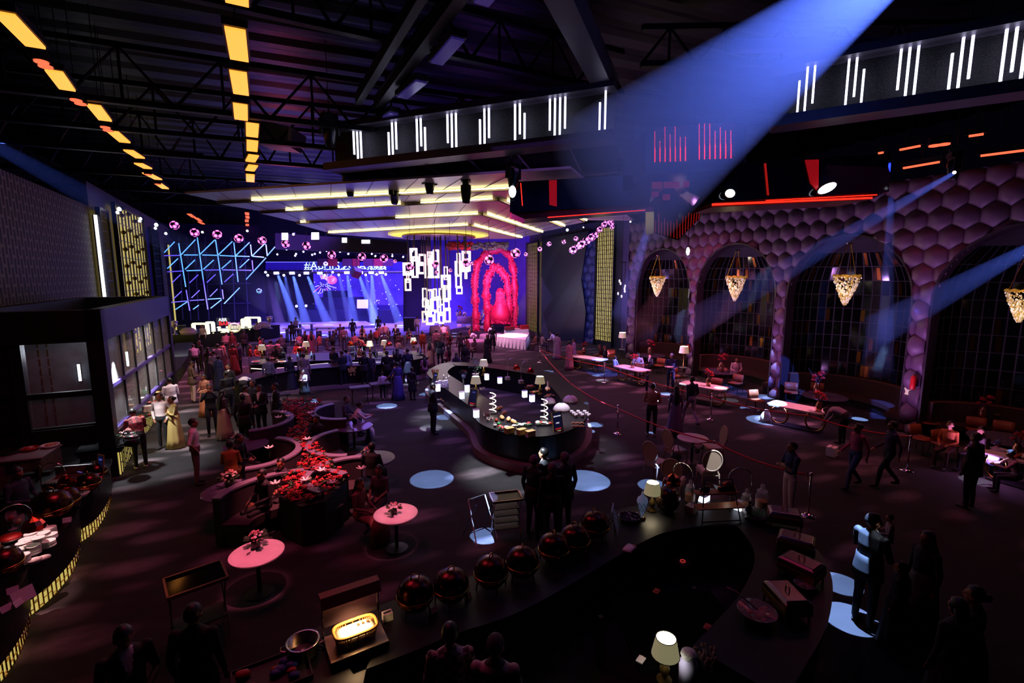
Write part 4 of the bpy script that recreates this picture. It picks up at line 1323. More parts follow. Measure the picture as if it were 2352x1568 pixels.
# overhead foliage above the arches
m = MB()
t = thing('hanging_foliage', 'strip of red and green hanging foliage over the flower arches', 'foliage', D(1110, 562, 43))
oo = Vector(t.location)
for nm, mt, xa, xb in (('red_leaves', M('orange_red_leaf', '#b83018', 0.6), 1028, 1085), ('green_leaves', M('dull_green_leaf', '#3c5a30', 0.6), 1075, 1165)):
 m = MB()
 for i in range(130):
  p = D(rnd.uniform(xa, xb), rnd.uniform(557, 572), 43 + rnd.uniform(-1, 1)) - oo
  m.ball(p, (rnd.uniform(.1, .25), rnd.uniform(.05, .1), rnd.uniform(.05, .16)), 5, 3)
 m.build(nm, mt, t)['kind'] = 'stuff'
# ================================================================ BEAMS IN THE HAZE, FLOOR POOLS
HZ = {}
def haze_mat(den, an=0.25):
 k = (round(den, 4), an)
 if k not in HZ:
  m = bpy.data.materials.new('thin_haze')
  m.use_nodes = True
  nt = m.node_tree
  nt.nodes.remove(nt.nodes['Principled BSDF'])
  v = nt.nodes.new('ShaderNodeVolumeScatter')
  v.inputs['Density'].default_value = den
  v.inputs['Anisotropy'].default_value = an
  nt.links.new(v.outputs[0], nt.nodes['Material Output'].inputs['Volume'])
  HZ[k] = m
 return HZ[k]
BLUE = (0.085, 0.17, 1.0)
def beam(src, dst, r1, power, den, label, r0=0.05, col=BLUE, lit=True):
 """a real spotlight and a cone of smoke shaped to its beam"""
 src, dst = Vector(src), Vector(dst)
 L = (dst - src).length
 u = (dst - src) / L
 back = r0 * L / max(r1 - r0, 1e-3)
 s_ = src - u * back
 if lit:
  spot(s_, dst, power, col, size=2 * math.atan(r1 / (L + back)) * 1.02, blend=0.25, soft=0.01, name='beam_lamp')
 a, b = src, dst - u * 0.02
 o = MB().tube([a, b], [r0, r1], 20).build('light_haze', haze_mat(den))
 tag(o, label, 'haze', kind='stuff')
 return o
for i, (x0, y0, x1, y1) in enumerate([(614, 634, 650, 764), (639, 633, 684, 752), (655, 635, 672, 745), (674, 635, 706, 752), (707, 635, 757, 752), (752, 640, 768, 745), (779, 634, 806, 748), (798, 632, 814, 745), (825, 632, 866, 752), (841, 634, 858, 745), (854, 632, 860, 752), (876, 632, 922, 752)]):
 wk = 0.5 if i in (2, 5, 6, 9) else 1.0
 beam(D(x0, y0, 51), G(x1, y1), 0.55 * (0.8 if wk < 1 else 1), 70000 * wk, 0.085, 'thin blue beam from the stage lamp row down to the dance floor, %s along' % words_n[i + 1], 0.13)
beam(D(1303, 529, 31), D(1190, 735, 38), 0.75, 64000, 0.03, 'blue beam slanting down past the far grille to the flower arches', 0.09)
beam(D(1398, 512, 29), D(1262, 765, 36), 0.8, 64000, 0.03, 'blue beam slanting from the ball chain down before the jagged panel', 0.09)
beam(D(1492, 512, 21.5), D(1425, 730, 24), 0.55, 28000, 0.03, 'blue beam slanting before the first arch', 0.10)
beam(D(1628, 487, 15.6), D(1468, 770, 23), 0.7, 32000, 0.03, 'blue beam from under the hanging wedge across the first arch', 0.07)
beam(D(1800, 470, 15.5), D(1768, 740, 20), 0.6, 26000, 0.025, 'steep blue beam between the second and third arches', 0.15)
beam(D(2042, 455, 14), D(2015, 850, 17), 0.5, 26000, 0.03, 'steep blue beam on the far half of the third arch', 0.12)
beam(D(2190, 398, 12.6), D(1560, 760, 21), 0.75, 32000, 0.025, 'long blue beam crossing the third and second arches', 0.05)
beam(D(2420, 540, 12.5), D(2010, 760, 16.5), 0.6, 20000, 0.03, 'blue beam entering over the last arch', 0.1)
beam(D(-60, 308, 17.5), D(640, 690, 44), 1.6, 54000, 0.014, 'long blue beam along the lattice wall toward the stage', 0.20)
beam(D(2030, -60, 8.2), D(1400, 430, 11.8), 1.9, 8500, 0.36, 'broad bright blue beam pouring from the roof corner across the hanging centre', 0.42)
# floor pools: sharp-edged round spots thrown down by the moving heads
POOLS = [(992, 1100, 50, 1.0), (1345, 1103, 56, 1.3), (889, 932, 23, 1.2), (711, 922, 24, 0.8), (1366, 975, 19, 1.2), (1352, 990, 15, 1.0), (1257, 853, 15, .7), (1150, 813, 13, 0.9), (1140, 853, 12, .6), (1930, 1340, 44, 1.0), (1952, 1420, 58, 1.8), (1115, 1230, 36, 1.0), (1757, 965, 38, 1.3), (1722, 938, 20, 0.9), (1757, 911, 24, .6), (1974, 962, 16, 1.6), (1495, 995, 13, 1.3), (1530, 904, 14, 1.0), (1380, 858, 12, .9), (975, 905, 13, .9), (1020, 958, 20, 1.0), (938, 862, 13, 1.2), (1500, 1115, 34, .9),
         (650, 764, 9, 1.6), (684, 752, 8, 1.5), (742, 770, 9, 1.6), (760, 772, 9, 1.2), (815, 755, 8, 1.4), (866, 752, 8, 1.4), (922, 748, 9, 1.6), (700, 778, 9, 1.2), (639, 772, 7, 1.3), (1042, 772, 8, 1.0), (1045, 765, 7, 1.0), (560, 872, 13, 1.8), (818, 966, 15, .6), (650, 957, 16, 1.4), (1370, 862, 10, 1.0)]
for i, (x, y, r, k) in enumerate(POOLS):
 g = G(x, y)
 R = r * depth(g) / FPX
 s_ = g + Vector((rnd.uniform(-.8, .8), rnd.uniform(-2.2, -0.2), 8.3))
 if depth(g) < 20:
  s_.z = 5.2
 if x in (1930, 1952):
  s_ = g + Vector((-.3, .4, 5.2))
 spot(s_, g, 48000 * k * ((s_ - g).length / 8.6) ** 2, (0.27, 0.47, 1.0), rad=R, blend=0.04, soft=0.012, name='pool_lamp')
# spots that catch people and tables
for (x, y, z, r, k) in [(1246, 1047, 1.6, 0.16, 2.4), (562, 880, 1.2, 0.36, 2.2), (2285, 1032, 1.0, 0.3, 1.6), (1652, 1060, .8, 0.25, 1.8), (2046, 1190, 1.85, 0.10, .5), (993, 930, 0.9, 0.35, 1.8), (936, 838, 1.0, 0.35, 1.8), (1688, 880, .8, .3, 1.2), (1560, 880, .8, .3, 1.4), (1385, 845, .7, .3, 2), (1655, 893, .7, .25, 1.2), (2062, 880, 1.0, 0.35, .7)]:
 g = G(x, y, z)
 spot(g + (Vector((-3.2, .3, 5.0)) if x == 1246 else Vector((rnd.uniform(-1, 1) - .5, -2.5, 7.0))), g, 6000 * k, (0.7, 0.82, 1.0), rad=r, blend=0.1, soft=0.012, name='pick_lamp')
for (x, y, z, r, k, c) in [(590, 1268, .74, .55, 260, (1, .16, .28)), (909, 1178, .74, .5, 260, (1, .2, .34)), (55, 1265, 1.0, .6, 420, (1, .5, .5)), (1835, 932, .74, 1.0, 300, (1, .25, .42)), (1620, 885, .74, 1.0, 420, (1, .25, .42)), (1455, 845, .74, 1.0, 420, (1, .3, .45)), (1350, 822, .74, .9, 420, (1, .35, .5)), (1170, 770, .76, 1.6, 1500, (1, .5, .75)), (700, 1060, 1, 1.8, 700, (1, .22, .25))]:
 g = G(x, y, z)
 spot(g + Vector((.6, -1.2, 5.5)), g, k * 6, c, rad=r, blend=.6, soft=.05, name='table_spot')
# ================================================================ FURNITURE KINDS
def ang(a, b):
 """heading (about z) that turns local +Y from a toward b"""
 d = Vector(b) - Vector(a)
 return math.atan2(-d.x, d.y)
def smooth_path(pts, k=5, loop=False):
 pts = [Vector((p[0], p[1], 0)) for p in pts]
 n = len(pts)
 out = []
 for i in range(n if loop else n - 1):
  p0 = pts[(i - 1) % n] if loop or i > 0 else pts[0]
  p1, p2 = pts[i], pts[(i + 1) % n]
  p3 = pts[(i + 2) % n] if loop or i + 2 < n else pts[-1]
  for j in range(k):
   t = j / k
   out.append(0.5 * ((2 * p1) + (p2 - p0) * t + (2 * p0 - 5 * p1 + 4 * p2 - p3) * t * t + (3 * p1 - p0 - 3 * p2 + p3) * t ** 3))
 if not loop:
  out.append(pts[-1])
 return out
def ribbon(path, a, b, z0, z1, loop=False, mb=None, mi=0, o=Vector((0, 0, 0))):
 """a band swept along a floor path, from offset a to b on its left, between two heights"""
 n = len(path)
 rings = []
 for i in range(n):
  d = (path[(i + 1) % n] - path[i - 1]) if loop else (path[min(i + 1, n - 1)] - path[max(i - 1, 0)])
  nn = Vector((-d.y, d.x, 0)).normalized()
  p = path[i] - o
  A, B = p + nn * a, p + nn * b
  rings.append([A + Vector((0, 0, z0)), B + Vector((0, 0, z0)), B + Vector((0, 0, z1)), A + Vector((0, 0, z1))])
 return (mb or MB()).loft(rings, loop=loop, mi=mi)
TOPM = M('black_worktop', '#09080b', 0.42, ior=1.3)
FRONTM = M('dark_counter_front', '#131117', 0.35)
def counter(name, label, px, wd, h=1.0, loop=False, front=FRONTM, lit=None, plinth=None, zpx=0.0, left=True, cat='counter', smooth=True, top=TOPM):
 pts = [G(x, y, zpx) for x, y in px]
 path = smooth_path(pts, 6, loop) if smooth else [Vector((p.x, p.y, 0)) for p in pts]
 s_ = 1 if left else -1
 c = sum(path, Vector()) / len(path)
 t = thing(name, label, cat, (c.x, c.y, 0))
 rb = lambda a, b, z0, z1: ribbon(path, a * s_, b * s_, z0, z1, loop, o=c)
 rb(-.05, wd, h - 0.06, h).build('worktop', top, t)
 if lit:
  rb(0.10, wd - .1, 0.02, lit[1]).build('lower_body', FRONTM, t)
  g = rb(0.06, 0.09, lit[0], lit[1]).build('lit_front', GLOWYELLOW, t)
  m = MB()
  nn = len(path)
  L = 0
  k = 0
  for i in range(nn - 1):
   p, q = path[i], path[i + 1]
   d = q - p
   nv = Vector((-d.y, d.x, 0)).normalized() * 0.045 * s_
   steps = max(1, int(d.length / 0.16))
   for j in range(steps):
    a = p.lerp(q, j / steps) + nv - c
    b = p.lerp(q, (j + 1) / steps) + nv - c
    m.tube([a + Vector((0, 0, lit[0])), a + Vector((0, 0, lit[1]))], 0.012, 4)
    zz = lit[0] + (lit[1] - lit[0]) * ((k * 0.37) % 1)
    m.tube([a + Vector((0, 0, zz)), b + Vector((0, 0, zz))], 0.012, 4)
    zz = lit[0] + (lit[1] - lit[0]) * ((k * 0.61 + .5) % 1)
    m.tube([a + Vector((0, 0, zz)), b + Vector((0, 0, zz))], 0.010, 4)
    k += 1
  m.build('front_lattice', BRASS if lit[1] < 0.6 else BLACK, g)
  if lit[1] < h - .1:
   rb(0.0, wd - .05, lit[1], h - .06).build('upper_body', front, t)
 else:
  rb(0.04, wd - .05, 0.02, h - .06).build('body', front, t)
 if plinth:
  rb(-plinth[0], 0.04, 0.0, plinth[1]).build('plinth', M('pale_plinth', '#6f6068', 0.5), t)
 return t
def mk_lamp(h, rs0, rs1, hs, base_mat, stem=True):
 t = thing('table_lamp', 'x', 'lamp')
 MB().lathe([(rs0, h - hs), (rs1, h)], 18, caps=False).build('lamp_shade', SHADE, t, True)
 MB().lathe([(rs0 - .006, h - hs + .002), (rs1 - .006, h - .002)], 18, caps=False).build('shade_lining', SHADE_HOT, t, True)
 m = MB()
 for r, z in ((rs0, h - hs), (rs1, h)):
  m.tube([(r * math.cos(a), r * math.sin(a), z) for a in [2 * PI * i / 18 for i in range(18)]], 0.006, 4, loop=True)
 m.build('shade_rim', BLACK, t)
 MB().lathe([(0.09, 0), (0.09, .02), (0.03, .05), (0.05, h * .2), (0.06, h * .3), (0.02, h * .42), (0.015, h - hs * .6), (0, h - hs * .6)], 12).build('base', base_mat, t, True)
 return t
tl = Kind(mk_lamp(0.55, 0.16, 0.115, 0.22, M('antique_brass', '#6a5630', 0.35, 0.8)))
t = thing('floor_lamp', 'x', 'lamp')
MB().lathe([(0.25, 1.32), (0.20, 1.66)], 20, caps=False).build('lamp_shade', SHADE, t, True)
MB().lathe([(0.243, 1.322), (0.194, 1.658)], 20, caps=False).build('shade_lining', SHADE_HOT, t, True)
MB().lathe([(0.0, 0), (0.17, 0), (0.17, .025), (0.02, .04), (0.014, 1.5), (0, 1.5)], 12).build('stem', BRASS, t)
MB().lathe([(0, .55), (0.2, .55), (0.2, .57), (0, .57)], 16).build('tray', GLASS if False else M('grey_tray', '#6a6878', .3), t)
fl = Kind(t)
t = thing('stanchion', 'x', 'barrier post')
MB().lathe([(0, 0), (0.17, 0), (0.17, .015), (0.06, .05), (0.02, .07), (0, .07)], 20).build('base', CHROME, t, True)
MB().lathe([(0.022, .05), (0.022, .92), (0, .92)], 10).build('post', CHROME, t, True)
MB().ball((0, 0, .965), 0.045, 10, 7).build('finial', CHROME, t, True)
stn = Kind(t)
ROPE = M('red_rope', '#b01018', 0.5)
def rope(label, px):
 P = [G(x, y, 0.86) for x, y in px]
 t = thing('barrier_rope', label, 'rope', P[0])
 Q = []
 for a, b in zip(P[:-1], P[1:]):
  for k in range(6):
   f = k / 6
   q = a.lerp(b, f)
   q.z -= 0.10 * math.sin(PI * f)
   Q.append(q - P[0])
 Q.append(P[-1] - P[0])
 MB().tube(Q, 0.022, 6).build('rope_run', ROPE, t, True)
 m = MB()
 for p in P:
  m.lathe([(0.0, -.04), (.03, -.04), (.03, .04), (0, .04)], 8, p - P[0])
 m.build('end_clip', CHROME, t)
 return t
def mk_round(r, topm, legm=BLACK):
 t = thing('round_table', 'x', 'table')
 MB().lathe([(0, .70), (r * .97, .70), (r, .715), (r, .735), (r * .985, .74), (0, .74)], 36).build('tabletop', topm, t)
 MB().lathe([(0.035, .03), (0.035, .70), (0, .70)], 10).build('pedestal', legm, t, True)
 MB().lathe([(0, 0), (r * .55, 0), (r * .5, .025), (0.04, .05), (0, .05)], 20).build('base', legm, t)
 return t
MIRROR = M('dark_stone_top', '#5a5068', 0.15, vary=.2, bscale=9)
rtw = Kind(mk_round(0.42, MARBLE))
rtd = Kind(mk_round(0.56, MIRROR))
# vases, bouquets
def mk_bouquet(kind, seed):
 r_ = random.Random(seed)
 t = thing('flower_vase' if kind == 'vase' else 'bouquet', 'x', 'flowers')
 if kind == 'vase':
  MB().lathe([(0, 0), (0.075, 0), (0.105, .12), (0.10, .24), (0.065, .33), (0.05, .36)], 14, caps=False).build('vase', M('copper_vase', '#c88a70', 0.2, .9), t, True)
  m = MB()
  for i in range(14):
   a, l = r_.uniform(0, 2 * PI), r_.uniform(.2, .55)
   m.tube([(0, 0, .3), (l * .3 * math.cos(a), l * .3 * math.sin(a), .3 + l * .6), (l * .55 * math.cos(a), l * .55 * math.sin(a), .3 + l)], [0.006, .005, .003], 4)
  m.build('twigs', M('dark_twig', '#3a2426', .7), t)
  for i in range(7):
   a, l = r_.uniform(0, 2 * PI), r_.uniform(.03, .17)
   blossom(t, Vector((l * math.cos(a), l * math.sin(a), r_.uniform(.42, .68))), r_.uniform(.06, .09), REDROSE, r_)
 else:
  MB().lathe([(0, 0), (0.06, 0), (0.085, .07), (0.07, .13)], 12, caps=False).build('bowl', M('dark_bowl', '#2a2226', .4), t, True)
  m = MB()
  for i in range(16):
   a = r_.uniform(0, 2 * PI)
   d = Vector((math.cos(a), math.sin(a), r_.uniform(-.1, .6))).normalized() * r_.uniform(.14, .2)
   m.ball(Vector((0, 0, .15)) + d, (.06, .03, .02), 6, 4, rot=d.to_track_quat('X', 'Z').to_matrix())
  m.build('leaves', GREEN, t)
  for i in range(20):
   a = r_.uniform(0, 2 * PI)
   el = r_.uniform(0.1, 1.4)
   R0 = r_.uniform(.11, .15)
   blossom(t, Vector((R0 * math.cos(a) * math.cos(el), R0 * math.sin(a) * math.cos(el), .15 + R0 * math.sin(el))), r_.uniform(.024, .036), (PINKROSE, PINKROSE, WHITEROSE)[i % 3], r_)
 return t
def blossom(par, c, r, mat, r_):
 m = MB()
 for k in range(3):
  n = 6 - k
  for j in range(n):
   a = 2 * PI * j / n + k * .5 + r_.random() * .3
   tilt = 0.35 + 0.4 * k
   d = Vector((math.cos(a) * math.cos(tilt), math.sin(a) * math.cos(tilt), math.sin(tilt)))
   rot = d.to_track_quat('X', 'Z').to_matrix()
   m.ball(c + d * r * .6, (r * .55, r * .42, r * .14), 6, 4, rot=rot)
 m.ball(c + Vector((0, 0, r * .3)), r * .25, 5, 4)
 return m.build('blossom', mat, par, True)
vz = Kind(mk_bouquet('vase', 3))
bq = Kind(mk_bouquet('bouquet', 4))
# rectangular table with crossing hoop legs
t = thing('dining_table', 'x', 'table')
m = MB().prism([(-.95, -.30), (-.85, -.42), (.85, -.42), (.95, -.30), (.95, .30), (.85, .42), (-.85, .42), (-.95, .30)], .70, .745)
m.build('tabletop', MARBLE, t)
for s_ in (-1, 1):
 MB().tube([(s_ * .62 + .32 * math.cos(a), .28 * math.sin(a * 1.0) * 0, .35 + .335 * math.sin(a)) for a in [2 * PI * i / 20 for i in range(20)]], 0.035, 6, loop=True, flat=1.0).build('hoop_leg', BRASS, t, True)
MB().box((0, 0, .68), (1.3, .08, .04)).build('rail', BRASS, t)
MB().box((0, 0, .02), (1.5, .5, .03)).build('base', DARKSTEEL, t)
dt = Kind(t)
# tan bucket chair with metal legs, facing +Y
t = thing('dining_chair', 'x', 'chair')
MB().loft([[(x * w_, y, z + .02 * x * x) for x in (-1, -.6, 0, .6, 1)] for y, z, w_ in ((.26, .44, .22), (.1, .43, .25), (-.1, .43, .25), (-.22, .45, .24))], closed=False).build('seat', LEATHER, t, True)
for nm in ('seat',):
 sm = t.children[0].modifiers.new('s', 'SOLIDIFY')
 sm.thickness = .035
b_ = MB().loft([[(x * w_, y + .05 * x * x, z) for x in (-1, -.6, 0, .6, 1)] for y, z, w_ in ((-.22, .52, .22), (-.25, .66, .25), (-.29, .82, .24))], closed=False).build('backrest', LEATHER, t, True)
b_.modifiers.new('s', 'SOLIDIFY').thickness = .035
for x in (-.2, .2):
 MB().tube([(x, .2, .43), (x * 1.1, .24, 0)], .012, 5).build('leg', DARKSTEEL, t)
 MB().tube([(x * .9, -.26, .7), (x, -.22, .43), (x * 1.1, -.27, 0)], .012, 5).build('leg', DARKSTEEL, t)
m = MB()
m.tube([(-.21, .1, .41), (.21, .1, .41)], .01, 5)
m.tube([(-.21, -.15, .41), (.21, -.15, .41)], .01, 5)
m.build('frame', DARKSTEEL, t)
dc = Kind(t)
# oval-backed banquet chair
t = thing('oval_chair', 'x', 'chair')
bevel(MB().prism([(-.2, -.2), (.2, -.2), (.23, .24), (-.23, .24)], .43, .50).build('seat_cushion', CREAM, t), .02)
oc = M('pale_chair_wood', '#a8927e', .45)
MB().prism([(-.215, -.215), (.215, -.215), (.245, .255), (-.245, .255)], .385, .435).build('seat_rail', oc, t)
ov = [(0.225 * math.cos(a), -.25 - .06 * (math.sin(a) + 1) * .5, .80 + .27 * math.sin(a)) for a in [2 * PI * i / 28 for i in range(28)]]
MB().tube(ov, .022, 6, loop=True).build('back_frame', oc, t, True)
MB().loft([[(x * .9, y - .012, .8 + (z - .8) * .92) for x, y, z in ov], [(x * .9, y + .012, .8 + (z - .8) * .92) for x, y, z in ov]]).build('back_panel', M('tan_chair_back', '#a3866e', .7), t)
for x, y in ((-.19, -.2), (.19, -.2)):
 MB().tube([(x * .6, -.25, .6), (x, y, .42), (x * 1.1, y - .07, 0)], [.018, .022, .014], 6).build('leg', oc, t, True)
for x in (-.21, .21):
 MB().tube([(x, .22, .42), (x, .23, 0)], [.024, .014], 6).build('leg', oc, t, True)
ovc = Kind(t)
# buffet ware
def mk_dome():
 t = thing('chafing_dish', 'x', 'chafing dish')
 MB().lathe([(0, .06), (0.17, .06), (0.235, .15), (0.24, .20), (0, .20)], 24).build('pan', COPPER, t, True)
 MB().lathe([(0.24, .20), (0.235, .28), (0.19, .37), (0.10, .42), (0, .435)], 24, caps=False).build('lid', M('dark_copper_lid', '#4a2420', .26, 1.0), t, True)
 h_ = MB().tube([(-.05, 0, .42), (-.055, 0, .47), (0, 0, .50), (.055, 0, .47), (.05, 0, .42)], .009, 6).build('lid_handle', BRASS, t, True)
 for k in range(4):
  a = PI / 4 + PI / 2 * k
  MB().tube([(.2 * math.cos(a), .2 * math.sin(a), .12), (.22 * math.cos(a), .22 * math.sin(a), 0)], .012, 5).build('foot', BLACK, t)
 MB().lathe([(0.238, .195), (.247, .195), (.247, .215), (.238, .215)], 24).build('rim', BRASS, t, True)
 return t
dome = Kind(mk_dome())
t = thing('chafing_dish', 'x', 'chafing dish')
bevel(MB().box((0, 0, .13), (.52, .36, .1)).build('pan', BRASS, t), .015)
l_ = MB().loft([[(-.26, -.18, .18), (.26, -.18, .18), (.26, .18, .18), (-.26, .18, .18)], [(-.25, -.17, .24), (.25, -.17, .24), (.25, .17, .24), (-.25, .17, .24)], [(-.20, -.13, .275), (.20, -.13, .275), (.20, .13, .275), (-.20, .13, .275)]]).build('lid', M('plum_steel_lid', '#8a6a70', .25, .9), t)
bevel(l_, .01)
MB().tube([(-.04, 0, .27), (-.03, 0, .33), (.03, 0, .33), (.04, 0, .27)], .009, 6).build('lid_handle', BRASS, t, True)
for sx in (-.23, .23):
 for sy in (-.15, .15):
  MB().tube([(sx, sy, .1), (sx, sy, 0)], .014, 5).build('foot', BRASS, t)
rcd = Kind(t)
t = thing('warming_lamp', 'x', 'lamp')
MB().box((0, 0, .05), (.14, .14, .1)).build('base', M('pale_block', '#a09088', .5), t)
MB().tube([(0, 0, .08), (0, 0, .55)] + [(.16 - .16 * math.cos(a), 0, .55 + .16 * math.sin(a)) for a in [PI * i / 8 for i in range(1, 9)]] + [(.32, 0, .48)], .009, 6).build('arched_arm', CHROME, t, True)
MB().lathe([(0.12, .33), (.115, .39), (.08, .45), (.02, .49), (0, .49)], 10, (.32, 0, 0), caps=False).build('copper_shade', M('red_copper', '#c0402c', .12, 1.0), t)
MB().ball((.32, 0, .36), .045, 8, 6).build('bulb', M('warm_bulb', '#fff', .5, emit='#fff0dc', es=5), t, True)
wlamp = Kind(t)
t = thing('glass_jar', 'x', 'jar')
MB().lathe([(0, 0), (.085, 0), (.09, .02), (.09, .21), (.07, .25), (.07, .27)], 16, caps=False).build('jar_body', M('jar_glass', '#dfe4ea', .05, alpha=.22), t, True)
MB().lathe([(0, .01), (.08, .01), (.08, .13), (0, .14)], 14).build('snack_filling', FOODTAN, t)
MB().lathe([(0.075, .27), (.075, .29), (.04, .31), (.025, .33), (.035, .36), (.02, .39), (0, .395)], 14).build('lid', M('jar_lid_glass', '#e8ecf2', .05, alpha=.35), t, True)
jar = Kind(t)
def mk_plates(n, r, mat):
 t = thing('plate_stack', 'x', 'plates')
 return t
t = thing('tent_card', 'x', 'card')
MB().add([(-.06, .03, 0), (.06, .03, 0), (.06, 0, .08), (-.06, 0, .08), (-.06, -.03, 0), (.06, -.03, 0)], [(0, 1, 2, 3), (3, 2, 5, 4)]).build('folded_card', M('pink_lit_card', '#f0e4ee', .7), t)
t.children[0].modifiers.new('s', 'SOLIDIFY').thickness = .003
card = Kind(t)
def sign(label, px, py, z, h, wd, rz, lines, tilt=0.25, col='#f2f0ff', mount='stand'):
 t = thing('menu_sign', label, 'sign', G(px, py, z), rz)
 R = Matrix.Rotation(tilt, 3, 'X')
 P = lambda x, y, q: R @ Vector((x, y, q))
 f = MB()
 for (a, b, c, d) in ((-wd / 2, 0, .02, h), (wd / 2, 0, .02, h)):
  f.box(P(a, 0, h / 2), (.02, .02, h), rot=R)
 f.box(P(0, 0, h - .01), (wd, .02, .02), rot=R)
 f.box(P(0, 0, .01), (wd, .02, .02), rot=R)
 f.build('frame', M('gold_frame', '#c8a850', .3, .7), t)
 MB().box(P(0, .01, h / 2), (wd - .02, .015, h - .02), rot=R).build('board', M('navy_board', '#14142c', .4, emit='#1c2050', es=.25), t)
 for i, (tx, zz, sz) in enumerate(lines):
  if not tx:
   m = MB()
   for q in range(4):
    m.box(P((q - 1.5) * sz * .75, -.004, zz * h), (sz * .55, .004, sz * .8), rot=R)
   m.build('lettering', M('dim_sign_letter', '#5a68c0', .5, emit='#5a68d0', es=.5), t)
   continue
  o = text_part(tx, sz, M('sign_letter', '#fff', .5, emit=col, es=1.0), t, P(0, -.004, zz * h), (PI / 2 + tilt, 0, 0), 'lettering', .002)
 MB().lathe([(0, 0), (wd * .2, 0), (wd * .2, .006), (0, .006)], 18).build('food_picture', M('sign_food', '#cfc8b0', .5, emit='#b0a890', es=.5, vary=.5, bscale=40), t)
 t.children[-1].location = P(0, -.004, h * .40)
 t.children[-1].rotation_euler = (PI / 2 + tilt, 0, 0)
 MB().box(P(0, -.006, h * .1), (wd * .6, .005, h * .06), rot=R).build('red_mark', M('sign_red', '#c02018', .5, emit='#c02018', es=.7), t)
 MB().tube([P(0, .02, h * .6), Vector((0, h * .35, 0))], .012, 5).build('prop', BLACK, t)
 return t
# ---------------------------------------------------------------- right side: niches, tables, lamps
for i, (yc, hw) in enumerate(ARCH):
 lab = ['in the arch next to the near grille', 'in the second arch from the grille', 'in the third arch from the grille', 'in the last arch, under the cut-off chandelier'][i]
 t = thing('banquette', 'curved dark brown banquette ' + lab, 'sofa', (WX + .3, yc, 0))
 arcp = [Vector(((1.9 - .18) * math.sin(a), -(hw - .15) * math.cos(a), 0)) for a in [PI * k / 24 for k in range(25)]]
 bm_ = M('brown_banquette', '#3a2420', .6)
 ribbon(arcp, 0, -.14, .3, 1.12).build('backrest', bm_, t)
 ribbon(arcp, .0, .5, .32, .48).build('seat', bm_, t)
 ribbon(arcp, .05, .42, 0, .32).build('base', BLACK, t)
 ribbon(arcp, .01, -.15, 1.12, 1.15).build('top_piping', M('brown_piping', '#6a4434', .5), t)
 lt = dup(rtd.root) if rtd.used else rtd.root
 rtd.used = True
 lt.location, lt['label'] = (WX - .55, yc, 0), 'round dark table before the curved banquette ' + lab
 lt['group'] = 'niche tables'
 lt.scale = (1.35, 1.35, 1.0)
 if i < 3:
  vz.at((WX - .6, yc + (.1, -.1, .3)[i], .742), i, 'vase of red flowers on the dark table ' + lab, 'vases of red flowers', 1.25)
for (x, sy, by, lab) in [(1428, 785, 822, 'at the pier by the near grille'), (1568, 807, 868, 'at the pier between the first two arches'), (1780, 843, 905, 'at the pier between the second and third arches'), (2079, 893, 990, 'at the pier between the third and last arches')]:
 fl.at(G(x, by), 0, 'floor lamp with cream drum shade ' + lab, 'floor lamps by the arches')
 p = G(x, by)
 point(p + Vector((0, 0, 1.5)), 12, (1, .85, .6), .06)
FIRE = thing('fire_extinguisher', 'x', 'extinguisher')
MB().lathe([(0, 0), (.075, 0), (.08, .02), (.08, .38), (.05, .45), (.02, .47), (0, .47)], 14).build('cylinder', M('extinguisher_red', '#b8181c', .3), FIRE, True)
MB().tube([(0, 0, .47), (0, -.03, .53), (.06, -.05, .52)], .015, 5).build('valve', BLACK, FIRE)
MB().tube([(.03, 0, .5), (.1, 0, .42), (.09, 0, .15)], .012, 5).build('hose', BLACK, FIRE)
fk = Kind(FIRE)
for (x, y, yy, lab) in [(1580, 803, 19.8, 'between the first two arches'), (2097, 880, 9.55, 'beside the floor lamp before the last arch'), ]:
 p = XW(x, y, WX - .24)
 if x == 1362:
  p = D(x, y, 33)
 fk.at((p.x, p.y, p.z - .2), 0, 'red fire extinguisher ' + lab, None)
TABLES = [('T1', (1312, 815), (1390, 826), 'farthest of the pale dining tables, near the near grille'), ('T2', (1420, 838), (1486, 852), 'pale dining table in front of the first arch'), ('T3', (1567, 876), (1668, 893), 'pale dining table in front of the second arch'), ('T4', (1770, 922), (1898, 946), 'pale dining table in front of the third arch'), ('T5', (2268, 1030), (2420, 1068), 'pale dining table at the picture edge before the last arch')]
TC = {}
for nm, a, b, lab in TABLES:
 A, B = G(a[0], a[1], .745), G(b[0], b[1], .745)
 c = (A + B) / 2
 TC[nm] = (Vector((c.x, c.y, 0)), math.atan2((B - A).y, (B - A).x))
 o = dt.at((c.x, c.y, 0), TC[nm][1], 'long ' + lab, 'pale dining tables')
 s_ = (B - A).length / 1.9
 o.scale = (s_, 1.0, 1.0)
for (x, y, s_, lab) in [(1341, 812, 1, 'on the farthest pale dining table'), (1453, 845, 1, 'on the pale table in front of the first arch'), (1627, 886, 1.0, 'on the pale table in front of the second arch'), (1880, 945, 1.0, 'on the pale table in front of the third arch'), (2334, 1050, 1.0, 'on the pale table at the picture edge')]:
 p = G(x, y, .745)
 vz.at(p, x * .1, 'copper vase of red flowers ' + lab, 'vases of red flowers', s_)
vz.at(G(2255, 962, .745) , 1, 'copper vase of red flowers on the dark table in the last arch', 'vases of red flowers', 1.1)
